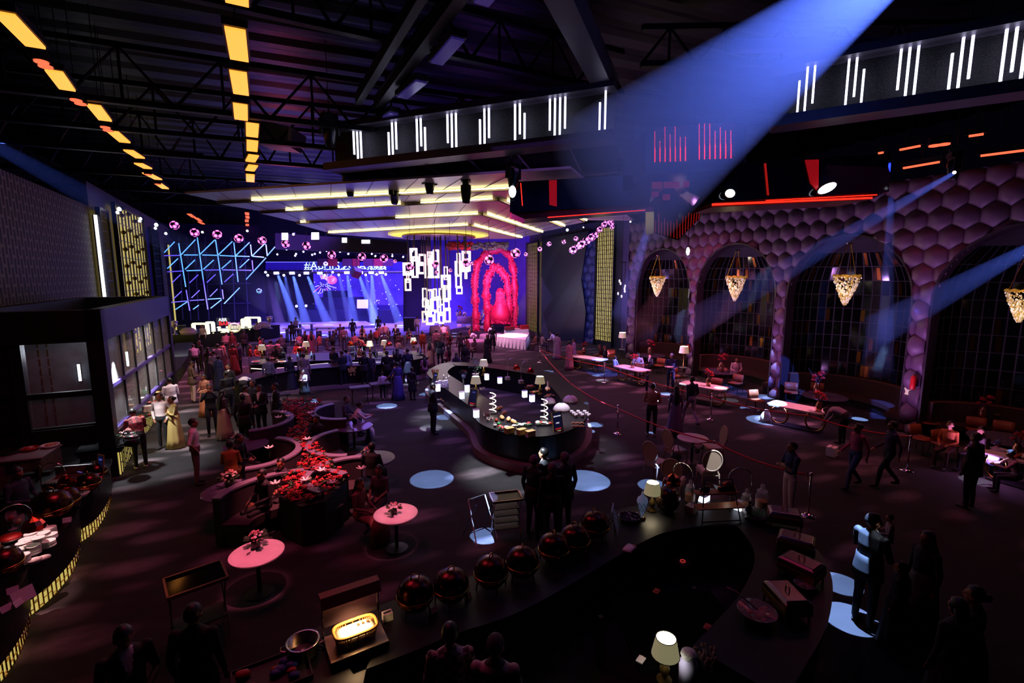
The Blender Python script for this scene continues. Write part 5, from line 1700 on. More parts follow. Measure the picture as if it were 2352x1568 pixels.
CH_ = [(1548, 884, 'T3', 'at the near end of the table before the second arch'), (1655, 884, 'T3', 'lit, behind the table before the second arch'), (1688, 902, 'T3', 'lit, at the far corner of the table before the second arch'), (1640, 912, 'T3', 'on the near side of the table before the second arch'), (1735, 945, 'T4', 'pulled out at the end of the table before the third arch'), (1815, 925, 'T4', 'behind the table before the third arch'), (1872, 925, 'T4', 'behind the copper vase of the table before the third arch'),
       (1513, 858, 'T2', 'at the far end of the table before the first arch'), (1465, 872, 'T2', 'on the near side of the table before the first arch'), (1405, 835, 'T2', 'between the two farthest pale tables'), (1372, 850, 'T1', 'with its back lit, near the rope by the farthest pale table'), (1335, 838, 'T1', 'on the near side of the farthest pale table'),
       (2128, 1000, 'T5', 'empty, upper of two by the rope end before the last arch'), (2112, 1040, 'T5', 'empty, lower of two by the rope end before the last arch'), (2240, 1020, 'T5', 'behind the table at the picture edge'), (2300, 1030, 'T5', 'second behind the table at the picture edge'), (2165, 1055, 'T5', 'empty round-seated, next to the person in orange')]
for x, y, tn, lab in CH_:
 p = G(x, y)
 dc.at((p.x, p.y, 0), ang(p, TC[tn][0]), 'tan leather dining chair ' + lab, 'tan dining chairs')
for (x, y, lab) in [(1418, 996, 'with a red rope each way, beside the island counter'), (1855, 1184, 'near the man in white trousers'), (2083, 1080, 'before the empty tan chairs'), (1388, 878, 'by the lit tan chair at the rope'), (1240, 832, 'where both ropes start near the white tables'), (1632, 963, 'hidden among the people before the second arch')]:
 stn.at(G(x, y), 0, 'chrome barrier post ' + lab, 'chrome barrier posts')
rope('red rope running past the pale tables before the arches', [(1240, 803), (1390, 842), (1632, 912), (1860, 955), (2085, 1003)])
rope('red rope running between the posts nearer the island counter', [(1240, 803), (1310, 880), (1418, 938), (1640, 1015), (1853, 1090)])
t = thing('box', 'small white carton lying on the carpet behind the woman in pink', 'box', G(1910, 1046), .3)
bevel(MB().box((0, 0, .14), (.28, .24, .28)).build('carton', PAPER, t), .01)
MB().box((0, 0, .281), (.28, .05, .004)).build('tape', M('brown_tape', '#b09070', .4), t)
t = thing('bag', 'white drawstring bag lying in a spot of light by the third table', 'bag', G(1758, 968), .2)
MB().loft([[(r * math.cos(a) * 1.1, r * math.sin(a) * .8, z) for a in [2 * PI * i / 14 for i in range(14)]] for r, z in ((.16, 0), (.2, .1), (.19, .25), (.12, .36), (.06, .40), (.09, .44))]).build('bag_body', LINEN, t, True)
MB().tube([(.12, 0, .3), (.25, .05, .3), (.27, .05, .08), (.17, 0, .05)], .02, 6).build('strap', LINEN, t, True)
# white tables, far
for (px, lab) in [([(1140, 772), (1166, 764), (1216, 764), (1207, 780)], 'white-clothed long table standing alone on the dark carpet'), ([(1158, 757), (1165, 753), (1212, 753), (1214, 757)], 'white-clothed table just behind the long white one')]:
 P = [G(x, y, .76) for x, y in px]
 c = sum(P, Vector()) / 4
 c.z = 0
 t = thing('cloth_table', lab, 'table', c)
 MB().loft([[Vector((p.x, p.y, 0.01)) - c for p in P], [Vector((p.x, p.y, .76)) - c for p in P]]).build('tablecloth', LINEN, t)
 m = MB()
 for i in range(4):
  a, b = P[i], P[(i + 1) % 4]
  n_ = (b - a).cross(Vector((0, 0, 1))).normalized()
  if n_.dot((a + b) / 2 - Vector((c.x, c.y, .76))) < 0:
   n_ = -n_
  k = max(3, int((b - a).length / .35))
  for j in range(k):
   p = a.lerp(b, (j + .5) / k) + n_ * .0
   m.tube([Vector((p.x, p.y, .02)) - c + n_ * .03, Vector((p.x, p.y, .72)) - c], [.05, .01], 5)
 m.build('cloth_folds', LINEN, t, True)
t = thing('box', 'red box on the table behind the long white one', 'box', G(1204, 755, .76))
MB().box((0, 0, .15), (.7, .4, .3)).build('carton', M('red_box', '#a01a1c', .5), t)
MB().box((0, 0, .31), (.72, .42, .03)).build('lid', M('red_box_lid', '#b8282a', .5), t)
t = thing('box', 'dull red low box on the table behind the long white one', 'box', G(1170, 757, .76))
MB().box((0, 0, .12), (.8, .4, .24)).build('carton', M('dull_red_box', '#7a2a2c', .5), t)
MB().box((0, 0, .25), (.82, .42, .02)).build('lid', M('red_box_lid', '#b8282a', .5), t)
# ---------------------------------------------------------------- oval chairs and round table in front
p0 = G(1588, 1062)
o = rtw.at((p0.x, p0.y, 0), 0, 'small round table among the oval-backed chairs', 'small round tables', 1.0)
for (x, y, lab, hd) in [(1505, 1098, 'side-on, with an empty pink-lit seat', None), (1550, 1068, 'with a dark bag slung over it', None), (1636, 1062, 'behind the small round table', None), (1625, 1118, 'cut by the glossy counter lamps', None), (1545, 1142, 'with its back to the camera', None)]:
 p = G(x, y)
 ovc.at((p.x, p.y, 0), ang(p, p0), 'oval-backed cream chair ' + lab, 'oval-backed chairs')
p = G(1553, 1040, .75)
t = thing('bag', 'black handbag slung on the back of an oval chair', 'bag', p, .3)
MB().ball((0, 0, -.1), (.19, .12, .15), 12, 8).build('bag_body', BLACK, t, True)
MB().tube([(-.14, 0, 0), (-.08, .02, .22), (.08, .02, .22), (.14, 0, 0)], .012, 6).build('strap', BLACK, t, True)
bq.at(G(1602, 1040, .742), .4, 'little bouquet with a white bloom on the table among the oval chairs', 'table bouquets', .8)
# ---------------------------------------------------------------- round tables with bouquets around the flower sofa
RT = [(590, 1268, 'w', 'pink-lit, in front of the flower sofa', (588, 1258), 1.0), (909, 1178, 'w', 'beside the two seated women', (905, 1180), .8), (530, 1124, 'd', 'violet-topped, by the man in the white shirt', (528, 1116), 1.2), (812, 978, 'd', 'sparkling, lit white, by the seated woman in white', (815, 972), 1.0), (855, 1052, 'd', 'where a dark-haired person sits with their back turned', (845, 1048), .9), (565, 1020, 'd', 'half hidden behind the upper sofa back', (545, 1022), 1.1)]
for x, y, k, lab, b, s_ in RT:
 p = G(x, y, .74)
 (rtw if k == 'w' else rtd).at((p.x, p.y, 0), 0, 'round table ' + lab, 'tables round the flower sofa', 1.0)
 q = G(b[0], b[1], .742)
 bq.at(q, x * .13, 'pink flower bouquet on the round table ' + lab, 'table bouquets', s_ * .95)
# ---------------------------------------------------------------- winding sofa with a bed of red flowers
cS = G(690, 1090)
cS.z = 0
t = thing('flower_sofa', 'winding dark velvet sofa of curved alcoves round a planted bed', 'sofa', cS)
ALC = [(G(588, 1040), 0.95, 2.9, 'a'), (G(585, 1128), 1.0, 2.9, 'b'), (G(800, 1010), .95, 0.15, 'c'), (G(812, 1095), 1.0, 0.05, 'd'), (G(665, 1250), 1.25, -1.45, 'e'), (G(815, 1185), .9, -.5, 'f')]
for c, R0, hd, nm in ALC:
 cc = Vector((c.x, c.y, 0)) - cS
 half = 1.35 if nm != 'e' else 1.15
 pth = [cc + Vector((math.cos(hd + PI + a), math.sin(hd + PI + a), 0)) * R0 for a in [-half + 2 * half * k / 18 for k in range(19)]]
 back = ribbon(pth, 0, -.14, .05, .98).build('backrest', VELVET, t)
 ribbon(pth, .015, -.155, .98, 1.02).build('top_rail', M('grey_rail', '#6a6074', .35), back)
 ribbon(pth, 0, .52, .30, .47).build('seat', VELVET, t)
 ribbon(pth, .05, .46, .0, .30).build('base', BLACK, t)
bed = [(655, 925), (740, 925), (712, 985), (702, 1010), (745, 1050), (770, 1085), (800, 1100), (745, 1150), (690, 1162), (640, 1140), (650, 1110), (690, 1080), (700, 1045), (655, 1010), (680, 985), (690, 960), (640, 950)]
bw = [G(x, y, .85) for x, y in bed]
MB().prism([(p.x - cS.x, p.y - cS.y) for p in bw], 0.02, .84).build('planter', M('dark_planter', '#1a141a', .5), t)
def in_poly(x, y, P):
 r = False
 for i in range(len(P)):
  a, b = P[i], P[i - 1]
  if (a[1] > y) != (b[1] > y) and x < (b[0] - a[0]) * (y - a[1]) / (b[1] - a[1]) + a[0]:
   r = not r
 return r
def flower_mass(name, label, n, mats, zr, rr, pts):
 xs, ys = [p[0] for p in pts], [p[1] for p in pts]
 m = MB()
 k = 0
 while k < n:
  x, y = rnd.uniform(min(xs), max(xs)), rnd.uniform(min(ys), max(ys))
  if not in_poly(x, y, pts):
   continue
  k += 1
  c = Vector((x, y, rnd.uniform(*zr)))
  r = rnd.uniform(*rr)
  mi = rnd.randrange(len(mats))
  for j in range(6):
   a = 2 * PI * j / 6 + rnd.random()
   d = Vector((math.cos(a), math.sin(a), rnd.uniform(.1, .9))).normalized()
   m.ball(c + d * r * .55, (r * .6, r * .4, r * .16), 5, 3, mi=mi, rot=d.to_track_quat('X', 'Z').to_matrix())
 o = m.build(name, mats, None)
 tag(o, label, 'flowers', kind='stuff')
 return o
poly = [(p.x, p.y) for p in bw]
flower_mass('flower_bed', 'mass of red roses and dark leaves filling the sofa bed', 1000, [REDROSE, M('deep_red_petal', '#7a0c14', .6), GREEN, REDROSE], (.86, 1.04), (.04, .075), poly)
lily = thing('lily', 'x', 'flower')
m = MB()
for j in range(6):
 a = 2 * PI * j / 6
 d = Vector((math.cos(a), math.sin(a), .55)).normalized()
 m.ball(d * .08, (.10, .035, .012), 7, 4, rot=d.to_track_quat('X', 'Z').to_matrix())
m.build('petal_whorl', WHITEROSE, lily, True)
MB().tube([(0, 0, 0), (.01, 0, -.3)], .008, 5).build('stem', GREEN, lily)
lk = Kind(lily)
for i, (x, y, lab) in enumerate([(702, 1104, 'large one at the near middle of the flower bed'), (764, 1110, 'large one at the near corner beside the seated women'), (830, 1078, 'on the sofa rail behind the dark-haired sitter'), (705, 1010, 'in the narrow waist of the flower bed'), (712, 950, 'at the far end of the flower bed'), (738, 1082, 'in the near half by the alcove rail'), (618, 1030, 'at the tip of the middle sofa back'), (650, 948, 'brightly lit in the far part of the bed'), (640, 960, 'second brightly lit in the far part of the bed'), (664, 957, 'third brightly lit in the far part of the bed'), (632, 1112, 'pale pink one at the near edge of the bed')]):
 lk.at(G(x, y, 1.06), i, 'white lily ' + lab, 'lilies in the flower bed', .75)
# ---------------------------------------------------------------- glazed show kitchen at the left
KA, KB = Vector((-5.05, 15.25, 0)), Vector((-5.75, 24.6, 0))
KW = 3.0
t = thing('kitchen_booth', 'tall black-framed glass kitchen booth with an open top', 'booth', KA)
kd = (KB - KA)
kn = Vector((-kd.y, kd.x, 0)).normalized()
if kn.x > 0:
 kn = -kn
ku = kd.normalized()
KL = kd.length
PT = lambda a, b, z: ku * a + kn * b + Vector((0, 0, z))
BK = M('kitchen_frame_black', '#08070a', .5)
def kbox(m, a0, a1, b0, b1, z0, z1, mi=0):
 return m.hexa([PT(a0, b0, z0), PT(a1, b0, z0), PT(a1, b1, z0), PT(a0, b1, z0), PT(a0, b0, z1), PT(a1, b0, z1), PT(a1, b1, z1), PT(a0, b1, z1)], mi)
ZT = 4.42
for (a0, a1, b0, b1) in ((0, KL, 0, .35), (0, KL, KW - .35, KW), (0, .35, 0, KW), (KL - .35, KL, 0, KW)):
 kbox(MB(), a0, a1, b0, b1, 3.62, ZT).build('roof_beam', BK, t)
for (a, b) in ((0, 0), (0, KW - .35), (KL - .35, 0), (KL - .35, KW - .35)):
 kbox(MB(), a, a + .35, b, b + .35, 0, 3.62).build('corner_post', BK, t)
kbox(MB(), .02, .3, .4, 1.62, 0.95, 1.45).build('sill_beam', BK, t)
PANE = M('kitchen_glass', '#ffffff', .02, alpha=.16)
nb = 6
for i in range(1, nb):
 a = .35 + (KL - .7) * i / nb
 kbox(MB(), a - .04, a + .04, 0.05, .15, 1.15, 3.62).build('mullion', BK, t)
for z in (2.35, 1.15):
 kbox(MB(), .35, KL - .35, 0.04, .16, z - .05, z + .05).build('transom', M('violet_rail', '#4a3c80', .3), t)
for r, (z0, z1) in enumerate(((1.2, 2.3), (2.4, 3.62))):
 for i in range(nb):
  a0 = .39 + (KL - .7) * i / nb
  kbox(MB(), a0, a0 + (KL - .7) / nb - .08, .09, .11, z0, z1).build('pane', PANE, t)
# end facing the camera
for z in (2.30, 1.42):
 kbox(MB(), .1, .22, .35, KW - .35, z - .07, z + .07).build('end_transom', BK, t)
for (z0, z1) in ((1.5, 2.23), (2.37, 3.62)):
 kbox(MB(), .15, .17, .38, 1.62, z0, z1).build('end_pane', M('end_glass', '#ffffff', .1, alpha=.05, ior=1.1), t)
kbox(MB(), .06, .3, 1.62, 1.85, 0, 3.62).build('end_post', BK, t)
kbox(MB(), .1, .3, 1.85, KW - .3, 0, 3.62).build('end_panel', BK, t)
# added inner wall whose streaks stand in for the pane's grey reflection
kbox(MB(), 3.0, 3.1, .4, KW - .05, .0, 3.5).build('reflection_wall', M('pane_reflection_grey', '#48464a', .5, .1, vary=.35, bscale=3), t)
m = MB()
for bb in (2.05, 2.25):
 for k in range(11):
  kbox(m, 2.97, 2.99, bb, bb + .03, .4 + .28 * k, .62 + .28 * k)
m.build('bronze_studs', BRASS, t)
for (a, b, z, lab) in ((2.9, 1.38, 2.4, 'seen through the end pane'), (5.6, .8, 2.35, 'seen through the first side pane'), (6.6, .8, 2.75, 'seen through the second side pane')):
 q = thing('wall_tube', 'short white tube light inside the kitchen booth, ' + lab, 'lamp', KA + PT(a, b, z))
 MB().tube([(0, 0, -.25), (0, 0, .25)], .035, 8).build('tube', M('cold_white_tube', '#fff', .4, emit='#c8eaff', es=5), q)
 MB().box((0, .06, 0), (.05, .05, .56)).build('holder', BLACK, q)
point(KA + PT(1.6, 1.3, 3.3), 34, (.8, .85, 1), .2)  # unseen light added to brighten the inner wall
# steel chest and griddle counter before the booth
c0 = G(140, 1090, 0)
t = thing('steel_chest', 'scuffed steel chest counter below the booth window, a round vent on its side', 'counter', (c0.x + .05, 14.55, 0), -.02)
bevel(MB().box((-.55, -.1, .74), (2.0, .9, .72)).build('body', M('scuffed_steel', '#6f665c', .5, .3, vary=.25, bscale=4), t), .01)
MB().box((-.55, -.1, 1.115), (2.06, .96, .03)).build('worktop', M('plum_lit_steel', '#8a7a80', .4, .4), t)
MB().tube([(-1.3 + .1 * math.cos(a), -.56, .85 + .1 * math.sin(a)) for a in [2 * PI * i / 18 for i in range(18)]], .018, 6, loop=True).build('round_vent', BLACK, t)
MB().box((-.8, -.555, .98), (.22, .01, .09)).build('label_plate', M('plate_grey', '#8a8078', .5), t)
MB().box((-.1, -.56, .95), (.14, .02, .2)).build('dark_latch', BLACK, t)
for x in (-1.45, .35):
 for y in (-.45, .25):
  MB().box((x, y, .19), (.06, .06, .38)).build('leg', DARKSTEEL, t)
for i, (x, y, m_, lab) in enumerate([(166, 1003, 'a', 'broad flat pan'), (150, 985, 'b', 'red bowl'), (178, 975, 'c', 'pale plate of bread')]):
 p = Vector((c0.x - .35 + .35 * i, 14.6 + .1 * i, 1.13))
 q = thing('pan' if i == 0 else 'bowl', lab + ' on the steel chest', 'dish', p)
 MB().lathe([(0, 0), (.2 - .05 * (i > 0), 0), (.24 - .06 * (i > 0), .06), (.22 - .06 * (i > 0), .06), (.17, .015), (0, .015)], 20).build('vessel', (BLACK, M('red_enamel', '#a01820', .3), WHITE)[i], q, True)
 if i == 0:
  MB().tube([(-.22, 0, .05), (-.5, -.1, .12)], .014, 6).build('handle', STEEL, q)
 else:
  MB().ball((0, 0, .04), (.11, .11, .05), 10, 6).build('food', (FOODRED, FOODRED, FOODTAN)[i], q, True)
# buffet counter with lit lattice front along the booth
LH = .80
counter('buffet_counter', 'long buffet counter with a glowing lattice front beside the kitchen booth', [(286, 1092), (318, 1030), (350, 985), (378, 935), (400, 897), (425, 862), (438, 835), (444, 812)], .95, LH, lit=(.05, .66), left=True)
# buffet items: (kind, px, py at counter height)
STEAMW = M('bright_dish', '#efeae2', .3)
def mk_box_stack(seed, n, lab, loc, col=PAPER):
 r_ = random.Random(seed)
 t = thing('box_stack', lab, 'boxes', loc)
 for k in range(n):
  b_ = MB().box((.14 * (k % 3) - .14, .10 * ((k // 3) % 2), .05 + .1 * (k // 6)), (.13, .11, .095)).build('small_box', col, t)
 return t
tray_m = [MB, 0]
def tray(lab, loc, rz, wd, dp, food, n=14, seed=0, rim=STEEL):
 r_ = random.Random(seed)
 t = thing('serving_tray', lab, 'tray', loc, rz)
 m = MB().box((0, 0, .012), (wd, dp, .02))
 m.build('base', rim, t)
 m = MB()
 for (x, y, a, b) in ((0, -dp / 2, wd, .015), (0, dp / 2, wd, .015), (-wd / 2, 0, .015, dp), (wd / 2, 0, .015, dp)):
  m.box((x, y, .03), (a, b, .05))
 m.build('rim', rim, t)
 for k in range(n):
  x, y = r_.uniform(-.42, .42) * wd, r_.uniform(-.40, .40) * dp
  s_ = r_.uniform(.035, .06)
  MB().ball((x, y, .03 + s_ * .5), (s_ * 1.3, s_, s_ * .7), 8, 5).build('food_piece', food if not isinstance(food, list) else food[k % len(food)], t, True)
 return t
LB = [(1, 306, 1008, 'bright bowl at the near end'), (2, 305, 1022, 'dark stock pot'), (3, 345, 945, 'heap of white napkins'), (1, 318, 985, 'second white bowl'), (3, 338, 925, 'stack of white cartons'), (1, 362, 905, 'gold platter'), (4, 338, 905, 'dark green urn'), (1, 378, 855, 'small pale bowl')]
for k, x, y, lab in LB:
 p = G(x, y, LH + .002)
 if k == 1:
  q = thing('serving_bowl', lab + ' on the glowing lattice buffet', 'bowl', p)
  MB().lathe([(0, 0), (.09, 0), (.19, .09), (.2, .1), (.17, .09), (.06, .02), (0, .02)], 20).build('vessel', STEAMW if 'gold' not in lab else BRASS, q, True)
  MB().ball((0, 0, .06), (.15, .15, .05), 12, 6).build('food', (FOODTAN, M('white_food', '#e8e2d6', .6))[x % 2], q, True)
 elif k == 2 or k == 4:
  q = thing('pot', lab + ' on the glowing lattice buffet', 'pot', p)
  MB().lathe([(0, 0), (.15, 0), (.17, .05), (.16, .22), (0, .24)], 18).build('vessel', (BLACK, M('dark_green_pot', '#12402c', .3))[k == 4], q, True)
  MB().lathe([(.165, .22), (.1, .28), (.02, .3), (.025, .34), (0, .34)], 18).build('lid', STEEL, q, True)
 else:
  mk_box_stack(x, 12, lab + ' on the glowing lattice buffet', p)
for i, (x, y, lab) in enumerate([(312, 1004, 'near'), (330, 958, 'middle'), (355, 925, 'far')]):
 tray('%s tray of small snacks on the glowing lattice buffet' % lab, G(x, y, LH + .002), 1.2, .42, .26, [FOODTAN, FOODRED, GREEN], 12, i)
for i, (x, y, lab) in enumerate([(300, 940, 'nearest the corner post'), (318, 905, 'by the dark green urn'), (290, 960, 'behind the white bowls')]):
 jar.at(G(x, y, LH + .002), 0, 'tall glass jar on the glowing lattice buffet, ' + lab, 'glass jars', 1.2)
bq.at(G(294, 1016, LH + .002), 0, 'dry autumn bouquet at the near end of the glowing lattice buffet', 'table bouquets', 1.2)
for x, y, e in ((310, 1000, 60), (340, 920, 70), (420, 810, 60)):
 p = G(x, y, LH)
 spot(p + Vector((-.2, 0, 2.2)), p, e * 12, (.92, .95, 1), size=1.3, blend=.5, soft=.08, name='counter_fill')  # unseen spots added above the counter to brighten it
area(KA + Vector((.2, 1.0, 1.0)) + Vector((1.4, 4, 3.2)), KA + Vector((.6, 5, .3)), .6, 2.5, 40, (1, .95, .85), 2)
# round-nosed buffet in the near corner, three bulging fronts
counter('buffet_counter', 'bulging buffet counter in the near corner, chafing domes on it', [(262, 1145), (252, 1180), (225, 1222), (188, 1250)], 1.6, 1.0, lit=(.02, .30), left=False)
counter('buffet_counter', 'bulging buffet counter in the near corner, stacked white plates on it', [(192, 1258), (178, 1310), (130, 1372), (72, 1422)], 1.5, 1.0, lit=(.02, .30), left=False)
counter('buffet_counter', 'bulging buffet counter in the near corner, pink cards on it', [(78, 1432), (62, 1490), (20, 1560), (-40, 1625)], 1.3, 1.0, lit=(.02, .30), left=False)
for i, (x, y, lab) in enumerate([(121, 1195, 'larger, in the near corner beside a pink card'), (150, 1172, 'smaller, just behind the large one'), (222, 1100, 'by the counter end near the menu sign'), (205, 1127, 'second from the counter end near the menu sign'), (8, 1325, 'cut by the picture edge beside the plates')]):
 dome.at(G(x, y, 1.002), i * .7, 'dark copper chafing dome ' + lab, 'chafing domes', (1.25, 1, .8, .85, 1.0)[i])
for i, (x, y, lab) in enumerate([(158, 1194, 'before the smaller dome'), (150, 1165 + 30, 'before the larger dome'), (30, 1360, 'upper one by the picture edge'), (14, 1402, 'lower one by the picture edge'), (40, 1390, 'leaning by the long pink card')]):
 if i == 1:
  x, y = 155, 1198
 if i == 0:
  x, y = 172, 1162
 card.at(G(x, y, 1.002), i * .4 - .3, 'pink-lit tent card ' + lab, 'tent cards', 1.0)
# plate stacks: every plate its own thing
pl = thing('plate', 'white plate in the heaped stacks on the near corner buffet', 'plate')
MB().lathe([(0, 0), (.045, 0), (.082, .011), (.085, .013), (.08, .014), (.045, .005), (0, .005)], 18).build('dish', WHITE, pl, True)
MB().lathe([(.046, .0), (.048, .004), (.046, .006)], 14, caps=False).build('foot_ring', WHITE, pl)
pk = Kind(pl)
sx = [(34, 1295, 9), (55, 1294, 11), (80, 1272, 11), (45, 1277, 9), (66, 1268, 8), (53, 1262, 9), (76, 1254, 9), (60, 1252, 8), (90, 1252, 10), (72, 1240, 9), (88, 1240, 8), (102, 1238, 9), (83, 1229, 8), (98, 1225, 9), (114, 1255, 8), (118, 1236, 6), (116, 1224, 8), (80, 1290, 3), (100, 1283, 2)]
for (x, y, n) in sx:
 p = G(x, y, 1.002)
 for k in range(n):
  pk.at(p + Vector((rnd.uniform(-.003, .003), rnd.uniform(-.003, .003), .0135 * k)), 0, None, 'white plates on the near corner buffet', 1.0)
tray('shallow tray of rolls with a folded napkin on the near corner buffet', G(145, 1142, 1.002), 1.0, .42, .3, FOODTAN, 8, 4, WOOD)
q = thing('serving_bowl', 'small white bowl next to the tray of rolls', 'bowl', G(188, 1140, 1.002))
MB().lathe([(0, 0), (.07, 0), (.13, .07), (.12, .07), (.06, .015), (0, .015)], 18).build('vessel', WHITE, q, True)
MB().lathe([(.128, .065), (.134, .07), (.128, .075)], 18, caps=False).build('rim', M('dark_rim', '#5a2a30', .4), q)
t = thing('griddle', 'ribbed steel griddle plate on the near corner buffet', 'griddle', G(165, 1110, 1.002), -.15)
MB().box((0, 0, .06), (.75, .45, .12)).build('body', STEEL, t)
m = MB()
for k in range(14):
 m.box((-.34 + .052 * k, 0, .128), (.02, .4, .02))
m.build('ridges', M('griddle_rib', '#8a6a60', .4, .7), t)
MB().box((0, .26, .2), (.8, .05, .2)).build('splash_guard', STEEL, t)
t = thing('rib_rack', 'fan of slim brass rods with a green bottle under the steel chest', 'rack', G(85, 1090, 1.0))
for k in range(9):
 a = -.5 + .12 * k
 MB().tube([(0, 0, .05), (.5 * math.sin(a), -.2, .12 + .25 * math.cos(a))], .006, 5).build('rod', BRASS, t)
MB().lathe([(0, 0), (.04, 0), (.04, .18), (.015, .24), (0, .25)], 10, (.1, -.1, 0)).build('bottle', M('green_bottle', '#3a4a20', .1), t, True)
MB().box((.0, 0, .03), (.5, .15, .06)).build('base', BLACK, t)
for (x, y, rz, lab) in [(102, 1165, -.1, 'in the near corner, its arm over the griddle'), (5, 1290, .3, 'at the picture edge above the plate stacks')]:
 wlamp.at(G(x, y, 1.002), rz, 'arched warming lamp with red copper shade ' + lab, 'warming lamps', 1.2)
for x, y, lab in [(30, 1215, 'tall one'), (48, 1222, 'shorter one')]:
 q = thing('wine_glass', 'glass goblet in the near corner, %s' % lab, 'glass', G(x, y, 1.002))
 MB().lathe([(0, 0), (.06, 0), (.06, .006), (.01, .02), (.01, .12), (.06, .17), (.075, .25), (.06, .32)], 14, caps=False).build('bowl', M('thin_glass', '#dfe4ea', .04, alpha=.3), q, True)
 MB().ball((0, 0, .2), (.05, .05, .05), 8, 5).build('contents', (FOODRED, M('amber_drink', '#a06020', .2))[x > 40], q, True)
q = thing('food_pan', 'red dish at the picture edge by the plate stacks', 'dish', G(25, 1240, 1.002))
MB().lathe([(0, 0), (.14, 0), (.2, .06), (.19, .06), (.12, .02), (0, .02)], 18).build('vessel', STEEL, q, True)
MB().ball((0, 0, .05), (.15, .15, .06), 10, 6).build('food', FOODRED, q, True)
card.at(G(52, 1378, 1.002), .9, 'long pink card lying by the picture edge', 'tent cards', 2.0)
sign('narrow menu sign with gold edge fixed by the kitchen corner post', 230, 1100, 1.02, .52, .2, -.75, [('', .80, .035), ('', .70, .045)], -.12)
# ---------------------------------------------------------------- island counter in the middle of the carpet
isl = [(985, 905), (1010, 935), (1048, 968), (1085, 1003), (1105, 1045), (1165, 1072), (1240, 1082), (1310, 1062), (1345, 1025), (1345, 985), (1320, 950), (1290, 925), (1262, 905), (1220, 897), (1150, 885), (1080, 878), (1020, 880)]
counter('island_counter', 'dark ring-shaped island counter with a pale curved plinth', isl, .85, 1.0, loop=True, left=True, plinth=(.16, .22))
I = lambda x, y: G(x, y, 1.002)
for (x, y, lab, s_) in [(1093, 905, 'on the kitchen side of the island counter', 1.2), (1240, 905, 'on the far-right side of the island counter', 1.2), (1111, 862, 'on the far side of the island counter', 1.25)]:
 p = I(x, y)
 tl.at(p, 0, 'table lamp with cream shade ' + lab, 'cream table lamps', s_)
 point(p + Vector((0, 0, .55 * s_ - .12)), 9, (1, .86, .6), .05)
for (x, y, rz, lab) in [(1166, 872, 0, 'on the far side of the island counter'), (1197, 880, 0, 'near the far-right lamp of the island counter')]:
 wlamp.at(I(x, y), rz, 'arched warming lamp with red copper shade ' + lab, 'warming lamps', 1.25)
for (x, y, lab) in [(1132, 948, 'near the tilted sign'), (1250, 965, 'near the white mushroom domes')]:
 t = thing('spiral_lamp', 'glowing white spiral on the island counter, ' + lab, 'lamp', I(x, y))
 pts = [(.11 * math.cos(a) * (1 - .25 * a / 22), .11 * math.sin(a) * (1 - .25 * a / 22), .03 + a * .029) for a in [.3 * i for i in range(73)]]
 MB().tube(pts, .013, 6).build('glow_tube', M('warm_white_tube', '#fff', .4, emit='#fff0dc', es=3.5), t, True)
 MB().lathe([(0, 0), (.13, 0), (.13, .02), (0, .02)], 18).build('base', BLACK, t)
 MB().tube([(0, 0, .02), (0, 0, .68)], .01, 5).build('core_post', CHROME, t)
sign('framed menu board leaning at the near side of the island counter', 1283, 988, 1.0, .52, .34, .25, [('TEPPANYAKI', .76, .047), ('GRILL', .65, .05)], -.2)
sign('framed menu board turned aside on the kitchen side of the island', 1084, 930, 1.0, .55, .34, -1.0, [('', .78, .04), ('', .68, .05)], -.25)
sign('dark menu board at the far kitchen corner of the island', 996, 886, 1.0, .55, .3, -1.2, [('', .78, .05), ('', .68, .05)], -.25)
# lit showcase cubes
CUBE = M('lit_cube', '#fff', .4, emit='#dfe8ff', es=2.2, sample=True)
for (x, y, lab) in [(1073, 900, 'under the herb pots of the island'), (1061, 915, 'slim, in front of the herb pots'), (1006, 898, 'by the waiter at the island corner'), (1205, 912, 'inside ring, nearer the warming lamp'), (1222, 922, 'inside ring, nearer the white domes'), (1148, 880, 'far side inside the ring'), (1118, 872, 'far side by the white-shaded lamp'), (1094, 958, 'under the near sign')]:
 t = thing('glow_box', 'white lit display box on the island counter, ' + lab, 'light box', I(x, y))
 bevel(MB().box((0, 0, .12), (.16, .13, .24)).build('lit_body', CUBE, t), .01)
 MB().box((0, 0, .245), (.19, .16, .012)).build('top_plate', M('clear_plate', '#c8d4e0', .1), t)
spot(I(1180, 990) + Vector((0, .8, 2.6)), I(1180, 985), 1300, (.85, .92, 1), size=1.0, blend=.6, soft=.1, name='counter_fill')  # unseen spots added to brighten the ware on the island
spot(I(1300, 950) + Vector((0, .4, 2.6)), I(1300, 950), 500, (.8, .75, 1), size=1.0, blend=.6, soft=.1, name='counter_fill')
spot(I(1020, 895) + Vector((0, .2, 2.6)), I(1025, 895), 700, (.85, .92, 1), size=.9, blend=.6, soft=.1, name='counter_fill')
loaf = thing('bread_loaf', 'x', 'bread')
MB().ball((0, 0, .05), (.16, .07, .06), 12, 7).build('crust', FOODTAN, loaf, True)
m = MB()
for k in range(4):
 m.tube([(-.1 + .06 * k, -.03, .10), (-.07 + .06 * k, .03, .10)], .008, 5)
m.build('score_marks', M('flour_white', '#e8dcc8', .8), loaf)
lf = Kind(loaf)
for i, (x, y, lab) in enumerate([(1148, 940, 'farthest of the row'), (1158, 952, 'second of the row'), (1168, 966, 'third of the row, brightly lit'), (1153, 962, 'lying before the third'), (1180, 972, 'last, by the lit tray')]):
 lf.at(I(x, y), .5 + .3 * i, 'bread loaf by the island spiral lamp, ' + lab, 'bread loaves')
